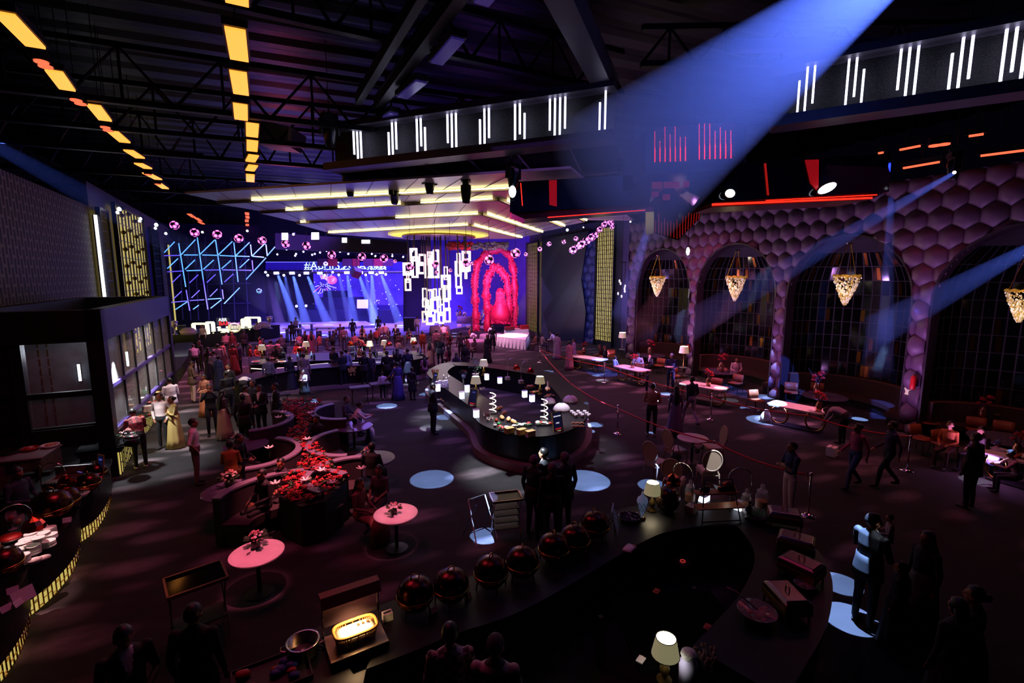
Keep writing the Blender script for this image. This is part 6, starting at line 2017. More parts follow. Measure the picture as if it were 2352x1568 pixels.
for i, (x, y, lab) in enumerate([(1200, 978, 'lit white, with a wooden spoon'), (1165, 985, 'with green leaves'), (1250, 975, 'by the second spiral')]):
 tray('food tray on the near side of the island counter, ' + lab, I(x, y), -.25, .5, .24, [M('white_food', '#e8e2d6', .6), GREEN, FOODRED], 14, i + 10)
for i, (x, y, lab) in enumerate([(1140, 968, 'red jar'), (1146, 976, 'green jar'), (1137, 980, 'white jar')]):
 q = thing('spice_jar', lab + ' among the small jars by the bread loaves', 'jar', I(x, y))
 MB().lathe([(0, 0), (.045, 0), (.045, .09), (0, .09)], 12).build('jar_body', (FOODRED, M('bright_green', '#3fae5a', .4), WHITE)[i], q, True)
 MB().lathe([(.04, .09), (.04, .11), (0, .11)], 12).build('lid', STEEL, q)
bk_ = thing('gift_basket', 'x', 'basket')
MB().box((0, 0, .07), (.24, .15, .14)).build('basket_body', M('wicker_tan', '#a8874a', .7, vary=.4, bscale=60), bk_)
MB().box((0, 0, .145), (.26, .17, .02)).build('rim', M('wicker_rim', '#8a6c38', .7), bk_)
bkk = Kind(bk_)
for i, (x, y, lab) in enumerate([(1170, 990, 'nearer the loaves'), (1198, 993, 'in the middle'), (1218, 997, 'by the lilac card')]):
 bkk.at(I(x, y + 4), .2, 'woven basket at the near rim of the island counter, ' + lab, 'woven baskets')
card.at(I(1213, 1003), .2, 'lilac card at the near rim of the island counter', 'tent cards', 1.3)
# pumpkin-like white domes and white mugs
for i, (x, y, r, lab) in enumerate([(1290, 942, .26, 'larger, in front'), (1310, 922, .24, 'behind the larger one'), (1262, 925, .2, 'flatter, nearest the second spiral')]):
 t = thing('white_dome', 'ribbed white dome on the island counter, ' + lab, 'dome', I(x, y))
 n_ = 40
 rings = []
 for k in range(8):
  e = PI / 2 * k / 7.2
  rings.append([(r * math.cos(e) * (1 + .07 * abs(math.sin(4 * a))) * math.cos(a), r * math.cos(e) * (1 + .07 * abs(math.sin(4 * a))) * math.sin(a), r * .95 * math.sin(e)) for a in [2 * PI * q_ / n_ for q_ in range(n_)]])
 MB().loft(rings).build('ribbed_shell', M('white_bread_dough', '#e0d6d2', .6), t, True)
 m = MB()
 for k in range(5):
  a = 2 * PI * k / 5
  m.ball((.03 * math.cos(a), .03 * math.sin(a), r * .95 + .01), (.03, .012, .012), 6, 4, rot=Matrix.Rotation(a, 3, 'Z'))
 m.build('dark_garnish', BLACK, t)
mug = thing('white_mug', 'x', 'mug')
MB().lathe([(0, 0), (.045, 0), (.05, .1), (.046, .1), (.042, .01), (0, .01)], 14).build('cup', WHITE, mug, True)
MB().tube([(.045, 0, .08), (.075, 0, .075), (.075, 0, .03), (.045, 0, .025)], .007, 6).build('handle', WHITE, mug, True)
mgk = Kind(mug)
for i in range(9):
 mgk.at(I(1313 + 6.2 * i * .8, 950 + (i % 3) * 4), i * .5, 'white mug in the cluster at the far-right end of the island counter', 'white mugs', 1.1)
for i in range(6):
 x, y = 1318 + 9 * (i % 3), 972 + 7 * (i // 3)
 q = thing('small_plate', 'small pink-lit snack plate in the pairs at the island end', 'plate', I(x, y), 0, 'snack plates on the island')
 MB().lathe([(0, 0), (.04, 0), (.08, .012), (.078, .014), (.04, .004), (0, .004)], 16).build('dish', M('copper_plate', '#a8705a', .3, .6), q, True)
 MB().ball((0, 0, .02), (.045, .045, .022), 8, 5).build('snack', FOODTAN, q, True)
q = thing('flower_pot', 'potted herb with red flowers on the lit box of the island', 'plant', I(1065, 882))
MB().lathe([(0, .25), (.07, .25), (.09, .38), (.08, .38), (.06, .27), (0, .27)], 14).build('pot', M('pale_blue_pot', '#9ab0c0', .4), q, True)
MB().lathe([(0, 0), (.05, 0), (.05, .25), (0, .25)], 10).build('stand', CHROME, q)
m = MB()
for k in range(30):
 d = Vector((rnd.uniform(-1, 1), rnd.uniform(-1, 1), rnd.uniform(0, 1.2))) * .14
 m.ball(Vector((0, 0, .40)) + d, (.05, .025, .012), 5, 3, rot=d.to_track_quat('X', 'Z').to_matrix())
m.build('leaves', GREEN, q)
for k in range(4):
 blossom(q, Vector((.1 * math.cos(k * 1.6), .1 * math.sin(k * 1.6), .52)), .035, REDROSE, rnd)
q = thing('potted_tree', 'small leafy bonsai with a white dish by the far lamp of the island', 'plant', I(1092, 862))
MB().lathe([(0, 0), (.12, 0), (.15, .08), (.14, .08), (0, .06)], 14).build('dish', WHITE, q, True)
MB().tube([(0, 0, .06), (.05, 0, .3), (-.03, 0, .55)], [.025, .018, .01], 6).build('trunk', WOOD, q)
m = MB()
for k in range(60):
 d = Vector((rnd.gauss(0, .12), rnd.gauss(0, .12), rnd.gauss(0.5, .14)))
 m.ball(d, (.05, .03, .012), 5, 3, rot=Matrix.Rotation(rnd.uniform(0, 6), 3, 'Z'))
m.build('leaves', M('pale_leaf', '#5a8a7a', .6), q)
t = thing('gift_stack', 'stack of lilac-lit folded cartons at the far kitchen corner of the island', 'boxes', I(1016, 890))
for k in range(8):
 MB().box((.13 * (k % 4) - .2, .1 * (k % 2), .07 + .13 * (k // 4)), (.12, .12, .125), .2 * k).build('carton', M('lilac_lit_carton', '#c8b4d8', .6), t)  # lilac light put into the colour of white cartons
t = thing('churro_stand', 'stand of orange pastry sticks at the far kitchen corner of the island', 'stand', I(1000, 876))
MB().lathe([(0, 0), (.12, 0), (.15, .16), (.13, .16), (0, .1)], 14).build('bucket', STEEL, t, True)
for k in range(9):
 a = k * .7
 MB().tube([(.06 * math.cos(a), .06 * math.sin(a), .1), (.14 * math.cos(a), .14 * math.sin(a), .5)], .015, 6).build('pastry_stick', M('orange_pastry', '#c8763a', .6), t)
for i, (x, y) in enumerate([(1025, 872), (1031, 868), (1019, 866)]):
 q = thing('candle', 'small lit candle glass on the far rim of the island, %s of three' % ('near', 'middle', 'far')[i], 'candle', I(x, y))
 MB().lathe([(0, 0), (.03, 0), (.035, .1), (.03, .1), (.025, .01), (0, .01)], 10).build('glass', M('thin_glass', '#dfe4ea'), q, True)
 MB().ball((0, 0, .09), .018, 6, 4).build('flame', M('candle_flame', '#fff', .5, emit='#ffe4d0', es=4), q)
q = thing('fruit_carving', 'pale pink goblet-shaped carving on the far-right rim of the island', 'carving', I(1258, 898))
MB().lathe([(0, 0), (.05, 0), (.1, .08), (.09, .14), (.03, .2), (.035, .3), (.02, .38), (0, .39)], 12).build('carving_body', M('pale_pink_wax', '#f0d0c8', .5), q, True)
MB().lathe([(.06, .02), (.11, .08), (.10, .1)], 10, caps=False).build('orange_base', M('orange_wax', '#d88060', .5), q)
for i, (x, y, lab) in enumerate([(1217, 890, 'oval orange'), (1228, 902, 'glossy dark'), (1262, 912, 'green-edged')]):
 tray(lab + ' platter on the far-right side of the island counter', I(x, y), .3, .36, .2, [FOODRED, GREEN, FOODTAN], 9, 30 + i, WOOD if i == 0 else STEEL)
# seafood/crab-like bundle heap
for i, (x, y, lab) in enumerate([(1118, 955, 'upper'), (1125, 965, 'lower'), (1108, 895, 'by the lamp')]):
 t = thing('wicker_wreath', 'pale twisted wreath in the heap by the first spiral lamp, ' + lab, 'wreath', I(x, y))
 for k in range(3):
  MB().tube([((.09 + .01 * math.sin(5 * a + k)) * math.cos(a), (.09 + .01 * math.sin(5 * a + k)) * math.sin(a), .03 + .02 * k + .015 * math.sin(3 * a)) for a in [2 * PI * q_ / 24 for q_ in range(24)]], .012, 5, loop=True).build('twist', M('pale_vine', '#a89890', .7), t, True)
# ---------------------------------------------------------------- buffet bar behind the crowd
counter('buffet_bar', 'long dark buffet bar behind the standing guests, a pale line along its edge', [(572, 930), (632, 910), (700, 897), (770, 890), (850, 884), (920, 876), (985, 862)], 1.1, 1.0, left=True, plinth=(.25, .14))
counter('buffet_bar', 'second, inner run of the buffet bar that carries its lamps and bottles', [(575, 838), (650, 832), (720, 828), (800, 826), (880, 824), (975, 812)], 2.6, 1.0, left=True, zpx=1.0)
B_ = lambda x, y: G(x, y, 1.002)
for i, (x0, y0, x1, y1) in enumerate([(577, 846, 608, 848), (636, 846, 652, 845), (712, 838, 754, 834), (808, 833, 878, 832), (676, 842, 684, 842)]):
 a, b = G(x0, y0, .99), G(x1, y1, .99)
 t = thing('edge_light', 'pale light line along the buffet bar edge, %s from the kitchen side' % ordn[i], 'light strip', a)
 MB().tube([Vector((0, 0, 0)), b - a], .022, 5).build('lit_tube', M('pale_edge_tube', '#fff', .5, emit='#f0ead8', es=1.1), t)
 MB().tube([Vector((0, .04, 0)), b - a + Vector((0, .04, 0))], .022, 5).build('channel', STEEL, t)
BL = [(603, 822, 1.0, 'with the shade nearest the kitchen'), (704, 813, 1.0, 'with a drum shade beside the seated women'), (850, 812, 1.0, 'before the red flowers'), (883, 808, .95, 'with a yellow shade'), (950, 803, 1.0, 'at the stage-side end')]
for x, y, s_, lab in BL:
 p = B_(x, y)
 tl.at(p, 0, 'table lamp on the long buffet bar ' + lab, 'cream table lamps', s_ * 1.25)
 point(p + Vector((0, 0, .55)), 10, (1, .85, .6), .05)
for (x, y, lab) in [(667, 830, 'by the first drum lamp'), (785, 815, 'by the chef in a white cap'), (873, 815, 'by the yellow lamp'), (932, 812, 'near the stage-side lamp')]:
 wlamp.at(B_(x, y), .0, 'arched warming lamp on the long buffet bar ' + lab, 'warming lamps', 1.5)
bw_ = [('serving_bowl', 588, 834), ('serving_bowl', 622, 826), ('serving_bowl', 648, 834), ('serving_bowl', 826, 822), ('serving_bowl', 900, 822)]
names_b = ['by the first lamp', 'between the men at the first lamp', 'with a red dish', 'under the red flowers', 'near the yellow lamp']
for i, (nm, x, y) in enumerate(bw_):
 q = thing(nm, 'pale bowl on the long buffet bar ' + names_b[i], 'bowl', B_(x, y))
 MB().lathe([(0, 0), (.1, 0), (.2, .1), (.19, .1), (.08, .02), (0, .02)], 16).build('vessel', WHITE, q, True)
 MB().ball((0, 0, .07), (.15, .15, .06), 10, 5).build('food', (FOODTAN, FOODRED)[i % 2], q, True)
for i, (x, y) in enumerate([(684, 824), (690, 820), (822, 815), (832, 812), (860, 815), (866, 818), (890, 822), (904, 818), (960, 808), (966, 812), (818, 826), (840, 824), (716, 822), (722, 826)]):
 q = thing('bottle', 'slim bottle standing on the long buffet bar', 'bottle', B_(x, y), 0, 'bottles on the buffet bar')
 MB().lathe([(0, 0), (.05, 0), (.05, .22), (.018, .30), (.018, .38), (0, .38)], 10).build('bottle_body', (M('pale_blue_glass', '#8ab0d0', .1), M('dark_glass', '#20242c', .1), STEEL)[i % 3], q, True)
 MB().lathe([(.02, .37), (.02, .4), (0, .4)], 8).build('cap', BRASS, q)
vz.at(B_(828, 822), .5, 'vase of red flowers on the long buffet bar', 'vases of red flowers', 1.4)
for i, (x, y, lab) in enumerate([(748, 838, 'in the middle'), (808, 838, 'before the blue-suited man'), (640, 852, 'by the man in the blue shirt'), (594, 850, 'nearest the kitchen'), (905, 838, 'before the woman in blue')]):
 p = G(x, y + 4, .95)
 q = thing('garland', 'dry yellow garland on the buffet bar front, ' + lab, 'garland', p + Vector((-.0, -.10, 0)))
 m = MB()
 for k in range(26):
  m.ball((rnd.uniform(-.16, .16), rnd.uniform(-.05, .02), -abs(rnd.gauss(0, .22))), (.05, .02, .06), 5, 3)
 m.build('dry_leaves', M('dry_yellow_leaf', '#b8985a', .7), q)
 MB().tube([(-.2, 0, .02), (.2, 0, .02)], .012, 5).build('twine', WOOD, q)
spot(B_(690, 828) + Vector((0, 0, 2.4)), B_(690, 828), 500, (.85, .9, 1), size=1.2, blend=.6, soft=.1, name='counter_fill')  # unseen spots added over the buffet bar to brighten it
spot(B_(850, 820) + Vector((0, 0, 2.4)), B_(850, 820), 600, (.8, .85, 1), size=1.3, blend=.6, soft=.1, name='counter_fill')
spot(B_(960, 808) + Vector((0, 0, 2.4)), B_(960, 808), 400, (.7, .8, 1), size=1.1, blend=.6, soft=.1, name='counter_fill')
for (x, y, w_, lab) in [(826, 888, .8, 'pale tray stand before the blue-suited man'), (872, 880, .8, 'dark folding stand beside the pale tray stand'), (640, 905, .8, 'violet-edged tray stand behind the standing men'), (905, 800, .9, 'dark notice stand on the buffet bar near the stage-side lamp')]:
 p = G(x, y, .75)
 t = thing('tray_stand', lab, 'stand', (p.x, p.y, 0), .1)
 MB().box((0, 0, .75), (w_, .5, .04)).build('tray', M('dull_grey_tray', '#4a464c', .5) if 'pale' in lab else BLACK, t)
 for sx in (-1, 1):
  MB().tube([(sx * .3, -.2, .73), (sx * .3, .2, 0)], .014, 5).build('leg', DARKSTEEL, t)
  MB().tube([(sx * .3, .2, .73), (sx * .3, -.2, 0)], .014, 5).build('leg', DARKSTEEL, t)
# ---------------------------------------------------------------- drinks bar by the stage
counter('drinks_bar', 'black drinks bar under the blue tube lattice, white lit frames on it', [(385, 801), (450, 800), (520, 792), (596, 783), (645, 775)], 2.2, 1.10, left=True, smooth=False)
Dk = lambda x, y: G(x, y - 4, 1.102)
LFR = M('lit_cream_frame', '#fff', .5, emit='#f4f0c0', es=1.4, sample=True)
for (x0, y0, x1, y1, lab) in [(446, 743, 478, 767, 'largest lit frame, around the bartender'), (477, 740, 491, 765, 'narrow lit frame beside the largest one'), (558, 733, 574, 757, 'lit frame before the leaning bartender'), (566, 729, 597, 752, 'wide lit frame behind the leaning bartender')]:
 t_ = depth(Dk((x0 + x1) / 2, y1 + 2)) + 0.3
 t = thing('lit_frame', 'white ' + lab + ' on the drinks bar', 'light frame', D((x0 + x1) / 2, y1, t_))
 k = t_ / FPX
 wd, ht = (x1 - x0) * k, (y1 - y0) * k
 Rz = Matrix.Rotation(-YAW, 3, 'Z')
 for (ox, oz, a, b) in ((-wd / 2, ht / 2, .13, ht), (wd / 2, ht / 2, .13, ht), (0, 0.06, wd, .13), (0, ht, wd, .13)):
  MB().box(Rz @ Vector((ox, 0, oz)), (a, .3, b), rot=Rz).build('lit_bar', LFR, t)
t_ = depth(Dk(515, 765))
t = thing('bar_sign', 'backless bar sign reading ABR over BAR in red on the drinks bar', 'sign', D(514, 764, t_ + .2))
k = t_ / FPX
MB().box((0, .06, 26 * k), (30 * k, .04, 18 * k), -YAW).build('backing', M('navy_board', '#14142c'), t)
text_part('ABR', 11 * k, M('sign_white', '#fff', .5, emit='#e8f0ff', es=1.6), t, (0, 0, 30 * k), (PI / 2, 0, -YAW), 'lettering')
text_part('BAR', 13 * k, M('sign_red_lit', '#f00', .5, emit='#ff1020', es=1.4), t, (2 * k, 0, 21 * k), (PI / 2, 0, -YAW), 'lettering')
MB().box((0, 0, 5 * k), (22 * k, .25, 9 * k), -YAW).build('lit_cabinet', LFR, t)
for sx in (-1, 1):
 MB().ball((sx * 9 * k, 0, 13 * k), (4.5 * k, .2, 2.2 * k), 10, 6).build('lit_cushion', LFR, t, True)
t = thing('bar_sign', 'round lit stand with pink script lettering on the drinks bar', 'sign', D(539, 760, t_))
MB().tube([(13 * k * math.cos(a) * math.cos(YAW), -13 * k * math.cos(a) * math.sin(YAW), (8 + 10 * math.sin(a)) * k) for a in [2 * PI * i / 24 for i in range(24)]], .06, 5, loop=True).build('ring', M('ring_cream', '#f0ecc0', .5, emit='#e8e4b0', es=.7), t, True)
text_part('Mocktail', 8 * k, M('sign_pink', '#fff', .5, emit='#ff9af0', es=1.5), t, (0, -.1, 18 * k), (PI / 2, 0, -YAW), 'lettering')
for sx in (-1, 0, 1):
 MB().box(Matrix.Rotation(-YAW, 3, 'Z') @ Vector((sx * 6.5 * k, 0, 9 * k)), (4 * k, .2, 8 * k), -YAW).build('lit_shelf', M('shelf_cream', '#c8c4a8', .5, emit='#c8c4b0', es=.5 if sx == 0 else .9), t)
MB().box((0, 0, 1.5 * k), (10 * k, .2, 2.5 * k), -YAW).build('base', LFR, t)
for (x, y, lab) in [(433, 772, 'mound of ice in a wide pale tub at the kitchen end of the drinks bar'), (606, 756, 'pale tub at the stage end of the drinks bar')]:
 q = thing('ice_tub', lab, 'tub', Dk(x, y))
 MB().lathe([(0, 0), (.45, 0), (.55, .3), (.5, .3), (0, .25)], 16).build('tub', M('pale_tub', '#b8a8b8', .4), q, True)
 MB().ball((0, 0, .3), (.45, .45, .2), 12, 6).build('ice', M('ice_mound', '#a09098', .5, bump=1, bscale=8), q, True)
for i in range(6):
 q = thing('bottle', 'dark bottle on the kitchen end of the drinks bar', 'bottle', Dk(411 + 3.2 * i, 768 - i * .3), 0, 'bottles on the drinks bar')
 MB().lathe([(0, 0), (.06, 0), (.06, .3), (.022, .42), (.022, .52), (0, .52)], 10).build('bottle_body', M('dark_glass', '#20242c'), q, True)
 MB().lathe([(.025, .5), (.025, .55), (0, .55)], 8).build('cap', STEEL, q)
for (x, y, lab) in [(402, 772, 'at the kitchen end of the drinks bar'), (621, 758, 'sparkling, at the stage end of the drinks bar')]:
 q = thing('goblet', 'oversized display goblet ' + lab, 'goblet', Dk(x, y))
 MB().lathe([(0, 0), (.2, 0), (.2, .02), (.04, .06), (.04, .45), (.18, .6), (.24, .95), (.22, .95), (.15, .62), (0, .5)], 14).build('goblet_body', M('sparkle_glass', '#c0b0d8', .1, .6), q, True)
 MB().ball((0, 0, .9), (.17, .17, .1), 8, 5).build('sparkle_fill', M('sparkle_fill', '#e0d0f0', .2, .3), q, True)
area(D(520, 735, 41) + Vector((0, -1.2, 1.5)), D(520, 750, 42.5), 5, .5, 120, (1, .95, .75), 2)
# tall pub tables on the dance floor
for i, (x, y) in enumerate([(704, 772), (675, 785), (744, 782), (752, 790)]):
 p = G(x, y)
 t = thing('pub_table', 'tall white-topped standing table on the dance floor, %s from the drinks bar' % ('second', 'nearest one', 'third', 'fourth')[i], 'table', (p.x, p.y, 0))
 MB().box((0, 0, 1.08), (1.5, .6, .05), -YAW).build('tabletop', MARBLE, t)
 for sx in (-.5, .5):
  MB().box(Matrix.Rotation(-YAW, 3, 'Z') @ Vector((sx, 0, .53)), (.06, .4, 1.05), -YAW).build('leg', DARKSTEEL, t)
t = thing('loudspeaker', 'dark loudspeaker cabinet at the stage-side edge of the dance floor', 'speaker', G(942, 760), -YAW)
bevel(MB().box((0, 0, .65), (1.1, .8, 1.3)).build('cabinet', M('dark_blue_cabinet', '#12102a', .5), t), .03)
MB().box((0, -.41, .65), (.95, .03, 1.1)).build('grille', M('speaker_cloth', '#08080c', .8), t)
# guests' tables near the flower arches
for i, (x, y, lab) in enumerate([(1068, 742, 'before the flower mound'), (1010, 768, 'below the white frames'), (1128, 790, 'beside the long white table'), (1088, 806, 'nearest the island')]):
 p = G(x, y)
 t = thing('guest_table', 'round cloth-covered guest table ' + lab, 'table', (p.x, p.y, 0))
 MB().lathe([(.95, 0), (.88, .7), (.85, .76), (0, .77)], 24).build('tablecloth', M('plum_cloth', '#8a6a80', .8), t, True)
 MB().lathe([(0, .772), (.12, .772), (.05, .8), (.04, 1.0), (0, 1.0)], 12).build('centrepiece', M('lit_white_bloom', '#f0e8f0', .5), t, True)
 for k in range(7):
  MB().ball((.16 * math.cos(k * .9), .16 * math.sin(k * .9), 1.05 + .06 * (k % 3)), .10, 8, 5).build('bloom', M('pale_bloom', '#e8c8d8', .6), t, True)
cvc = thing('covered_chair', 'x', 'chair')
MB().loft([[(-.24, -.24, 0), (.24, -.24, 0), (.24, .24, 0), (-.24, .24, 0)], [(-.22, -.22, .46), (.22, -.22, .46), (.22, .22, .46), (-.22, .22, .46)]]).build('seat_cover', LINEN, cvc)
MB().prism([(x, z) for x, z in [(-.22, .4), (.22, .4), (.22, .85), (.15, 1.0), (0, 1.05), (-.15, 1.0), (-.22, .85)]], -.26, -.2).build('back_cover', LINEN, cvc)
cvc.children[1].rotation_euler = (PI / 2, 0, 0)
cvc.children[1].location = (0, -.45, 0)
cvk = Kind(cvc)
for i, (x, y) in enumerate([(1058, 748), (1075, 750), (1092, 750), (1104, 752), (1050, 735), (1098, 738)]):
 p = G(x, y)
 cvk.at((p.x, p.y, 0), ang(p, G(1068, 742)), 'white-covered chair at the guest table before the flower mound', 'white-covered chairs')
t = thing('globe_lamp', 'bright white globe lamp among blossoms by the flower mound', 'lamp', G(1122, 752, 0))
MB().lathe([(0, 0), (.3, 0), (.05, .06), (.04, 1.2), (0, 1.2)], 12).build('stand', WHITE, t)
MB().ball((0, 0, 1.45), .32, 14, 8).build('globe', M('globe_white', '#fff', .5, emit='#fff0f8', es=3, sample=True), t, True)
m = MB()
for k in range(60):
 a, z = rnd.uniform(0, 2 * PI), rnd.uniform(.5, 1.8)
 m.ball((.6 * math.cos(a), .6 * math.sin(a), z), rnd.uniform(.06, .13), 6, 4)
m.build('blossom_mass', M('white_lilac_bloom', '#d8c0e0', .6), t)['kind'] = 'stuff'
vz.at(G(1057, 725, .77), 0, 'tall pink centrepiece on the tables before the flower arches', 'vases of red flowers', 1.6)
# ---------------------------------------------------------------- near ring counter
NZ = .95
counter('ring_counter', 'big dark ring counter nearest the camera, copper domes along its rim', [(600, 1640), (655, 1520), (730, 1445), (890, 1388), (1000, 1350), (1100, 1322), (1200, 1278), (1300, 1228), (1380, 1190), (1450, 1166), (1560, 1150), (1680, 1152), (1785, 1185), (1865, 1255), (1902, 1330), (1888, 1430), (1840, 1520), (1790, 1600)], .95, NZ, left=False, zpx=NZ)
N_ = lambda x, y: G(x, y, NZ + .002)
for i, (x, y, lab) in enumerate([(955, 1398, 'first in its row, by the bread basket'), (1037, 1378, 'second in the curved row'), (1128, 1345, 'third in the curved row'), (1200, 1322, 'fourth in the curved row'), (1272, 1287, 'fifth in the curved row'), (1320, 1266, 'sixth in the curved row'), (1366, 1232, 'last in its row, beside the folded notice')]):
 dome.at(N_(x, y), .4 * i, 'dark copper dome on the ring counter, ' + lab, 'chafing domes', 1.0)
# heated bread station
a, b = N_(745, 1480), N_(872, 1432)
d_ = N_(757, 1548)
c = (a + b) / 2 + (d_ - a) / 2
rz = math.atan2((b - a).y, (b - a).x)
wd, dp = (b - a).length, (d_ - a).length * .95
t = thing('heat_station', 'steel carving station with a red-lit heat hood on the near ring counter', 'food warmer', c, rz)
bevel(MB().box((0, 0, .05), (wd, dp, .08)).build('base', BLACK, t), .008)
MB().box((0, 0, .098), (wd * .98, dp * .98, .016)).build('steel_top', M('warm_steel_top', '#a89080', .3, .7), t)
for sx in (-1, 1):
 MB().tube([(sx * wd * .49, dp * .40, .09), (sx * wd * .49, dp * .42, .62)], .014, 6).build('post', CHROME, t)
MB().hexa([(-wd * .52, dp * .16, .55), (wd * .52, dp * .16, .55), (wd * .52, dp * .62, .60), (-wd * .52, dp * .62, .60), (-wd * .52, dp * .30, .66), (wd * .52, dp * .30, .66), (wd * .52, dp * .56, .66), (-wd * .52, dp * .56, .66)]).build('hood', M('red_lit_hood', '#7a2a34', .35, .3), t)  # red light put into the hood's colour
MB().box((0, dp * .30, .545), (wd * .8, .05, .02)).build('heat_tube', M('hot_tube', '#fff', .5, emit='#ffb060', es=4), t)
MB().add([(-wd * .49, dp * .50, .22), (wd * .49, dp * .50, .22), (wd * .49, dp * .58, .56), (-wd * .49, dp * .58, .56)], [(0, 1, 2, 3)]).build('sneeze_guard', M('smoked_pane', '#8a6a70', .05, alpha=.35), t)
hw_ = t.matrix_basis @ Vector((0, 0, .5))
spot(hw_, t.matrix_basis @ Vector((0, 0, .1)), 42, (1, .62, .30), size=2.0, blend=.7, soft=.08, name='heat_lamp')
t2 = thing('bread_basket', 'oval wicker basket of bread under the heat hood, brightly lit', 'basket', t.matrix_basis @ Vector((-.0, 0.0, .108)), rz)
W, Dp = wd * .36, dp * .30
sq = lambda q, w_, d2, z: [(w_ * math.copysign(abs(math.cos(a)) ** .5, math.cos(a)), d2 * math.copysign(abs(math.sin(a)) ** .5, math.sin(a)), z) for a in [2 * PI * i / 48 for i in range(48)]]
wk = M('lit_wicker', '#c89858', .6)
m = MB()
for i in range(48):
 p, q = sq(0, W * .88, Dp * .85, 0)[i], sq(0, W, Dp, .15)[i]
 m.tube([p, q], .008, 4)
m.build('wicker_stakes', wk, t2)
m = MB()
for k in range(4):
 f = k / 3
 m.tube(sq(0, W * (.88 + .12 * f), Dp * (.85 + .15 * f), .15 * f), .007, 4, loop=True)
m.build('wicker_weave', wk, t2)
MB().tube(sq(0, W * 1.01, Dp * 1.01, .155), .018, 6, loop=True).build('rim', M('wicker_edge', '#d8a050', .6), t2, True)
MB().loft([sq(0, W * .86, Dp * .82, .01), sq(0, W * .96, Dp * .95, .12), sq(0, W * .6, Dp * .5, .15)]).build('white_napkin', WHITE, t2, True)
m = MB()
for k in range(4):
 m.box((.04 + .055 * k, .02, .16), (.03, .03, .012))
m.build('dark_bread_piece', M('toasted_bread', '#6a4020', .6), t2)
q = thing('stock_pot', 'round steel pot seen from above beside the heat hood', 'pot', N_(697, 1502))
MB().lathe([(0, .01), (.15, .01), (.17, .03), (.17, .16), (.185, .165), (.185, .175), (.16, .175), (.155, .04), (0, .035)], 28).build('vessel', STEEL, q, True)
MB().lathe([(0, .05), (.09, .05), (.1, .06), (0, .07)], 20).build('ladle_bowl', M('dull_steel', '#8a847a', .35, .9), q, True)
for sx in (-1, 1):
 MB().tube([(sx * .17, -.05, .12), (sx * .23, -.03, .13), (sx * .23, .03, .13), (sx * .17, .05, .12)], .009, 5).build('handle', STEEL, q)
tray('large dark tray with red dishes at the picture edge beside the steel pot', N_(625, 1555), rz, .75, .5, [FOODRED, M('blue_lit_food', '#3a3a8a', .5)], 12, 77, BLACK)
t = thing('carton', 'small white carton beside the heat hood post', 'box', N_(890, 1422), rz)
MB().box((0, 0, .05), (.12, .09, .1)).build('box_body', PAPER, t)
MB().box((0, 0, .102), (.10, .03, .004)).build('slot', BLACK, t)
for (x, y, lab) in [(996, 1404, 'between the first two domes'), (1075, 1372, 'between the second and third domes')]:
 card.at(N_(x, y), .4, 'white card on the ring counter ' + lab, 'tent cards', .8)
# far arc of the ring counter
for (x, y, h, lab) in [(1497, 1172, 1.5, 'on the far arc of the ring counter')]:
 p = N_(x, y)
 tl.at(p, 0, 'cream-shaded table lamp with dark rim ' + lab, 'cream table lamps', 1.0)
 point(p + Vector((0, 0, .46)), 9, (1, .86, .6), .05)
p = G(1530, 1466, NZ + .50)
tl.at((p.x, p.y, NZ + .002), .5, 'largest table lamp, closest to the camera, its shade glowing at the top', 'cream table lamps', .92)
point(Vector((p.x, p.y, NZ + .45)), 5, (1, .92, .75), .05)
q = thing('glass_cone', 'white latticed glass cone on a gold foot before the oval chairs', 'vase', N_(1474, 1192))
MB().lathe([(0, 0), (.07, 0), (.07, .02), (.02, .04), (.02, .08), (.05, .16), (.10, .34), (.085, .40), (.03, .45), (.015, .52), (0, .54)], 18).build('cone_body', M('milky_glass', '#b8c8e0', .2, emit='#90a8d8', es=.12), q, True)
m = MB()
for k in range(8):
 a = 2 * PI * k / 8
 m.tube([((.05 + .05 * f) * math.cos(a + f * 1.2) * 1.03, (.05 + .05 * f) * math.sin(a + f * 1.2) * 1.03, .16 + .18 * f) for f in [i / 6 for i in range(7)]], .004, 4)
 m.tube([((.05 + .05 * f) * math.cos(a - f * 1.2) * 1.03, (.05 + .05 * f) * math.sin(a - f * 1.2) * 1.03, .16 + .18 * f) for f in [i / 6 for i in range(7)]], .004, 4)
m.build('lattice_lines', M('violet_line', '#4a4a80', .5), q)
MB().lathe([(.072, 0), (.072, .03), (.03, .05)], 16, caps=False).build('gold_foot', BRASS, q, True)
t = thing('serving_dome', 'big dark brown sphere-shaped dome beside the cream lamp of the ring counter', 'dome', N_(1532, 1172))
MB().ball((0, 0, .24), .23, 22, 14).build('dome_shell', M('dark_bronze_dome', '#4a342a', .22, .8), t, True)
MB().tube([(-.04, 0, .46), (0, 0, .53), (.04, 0, .46)], .01, 6).build('handle', COPPER, t, True)
MB().lathe([(0, 0), (.16, 0), (.14, .04), (.2, .1), (0, .1)], 20).build('base', BLACK, t)
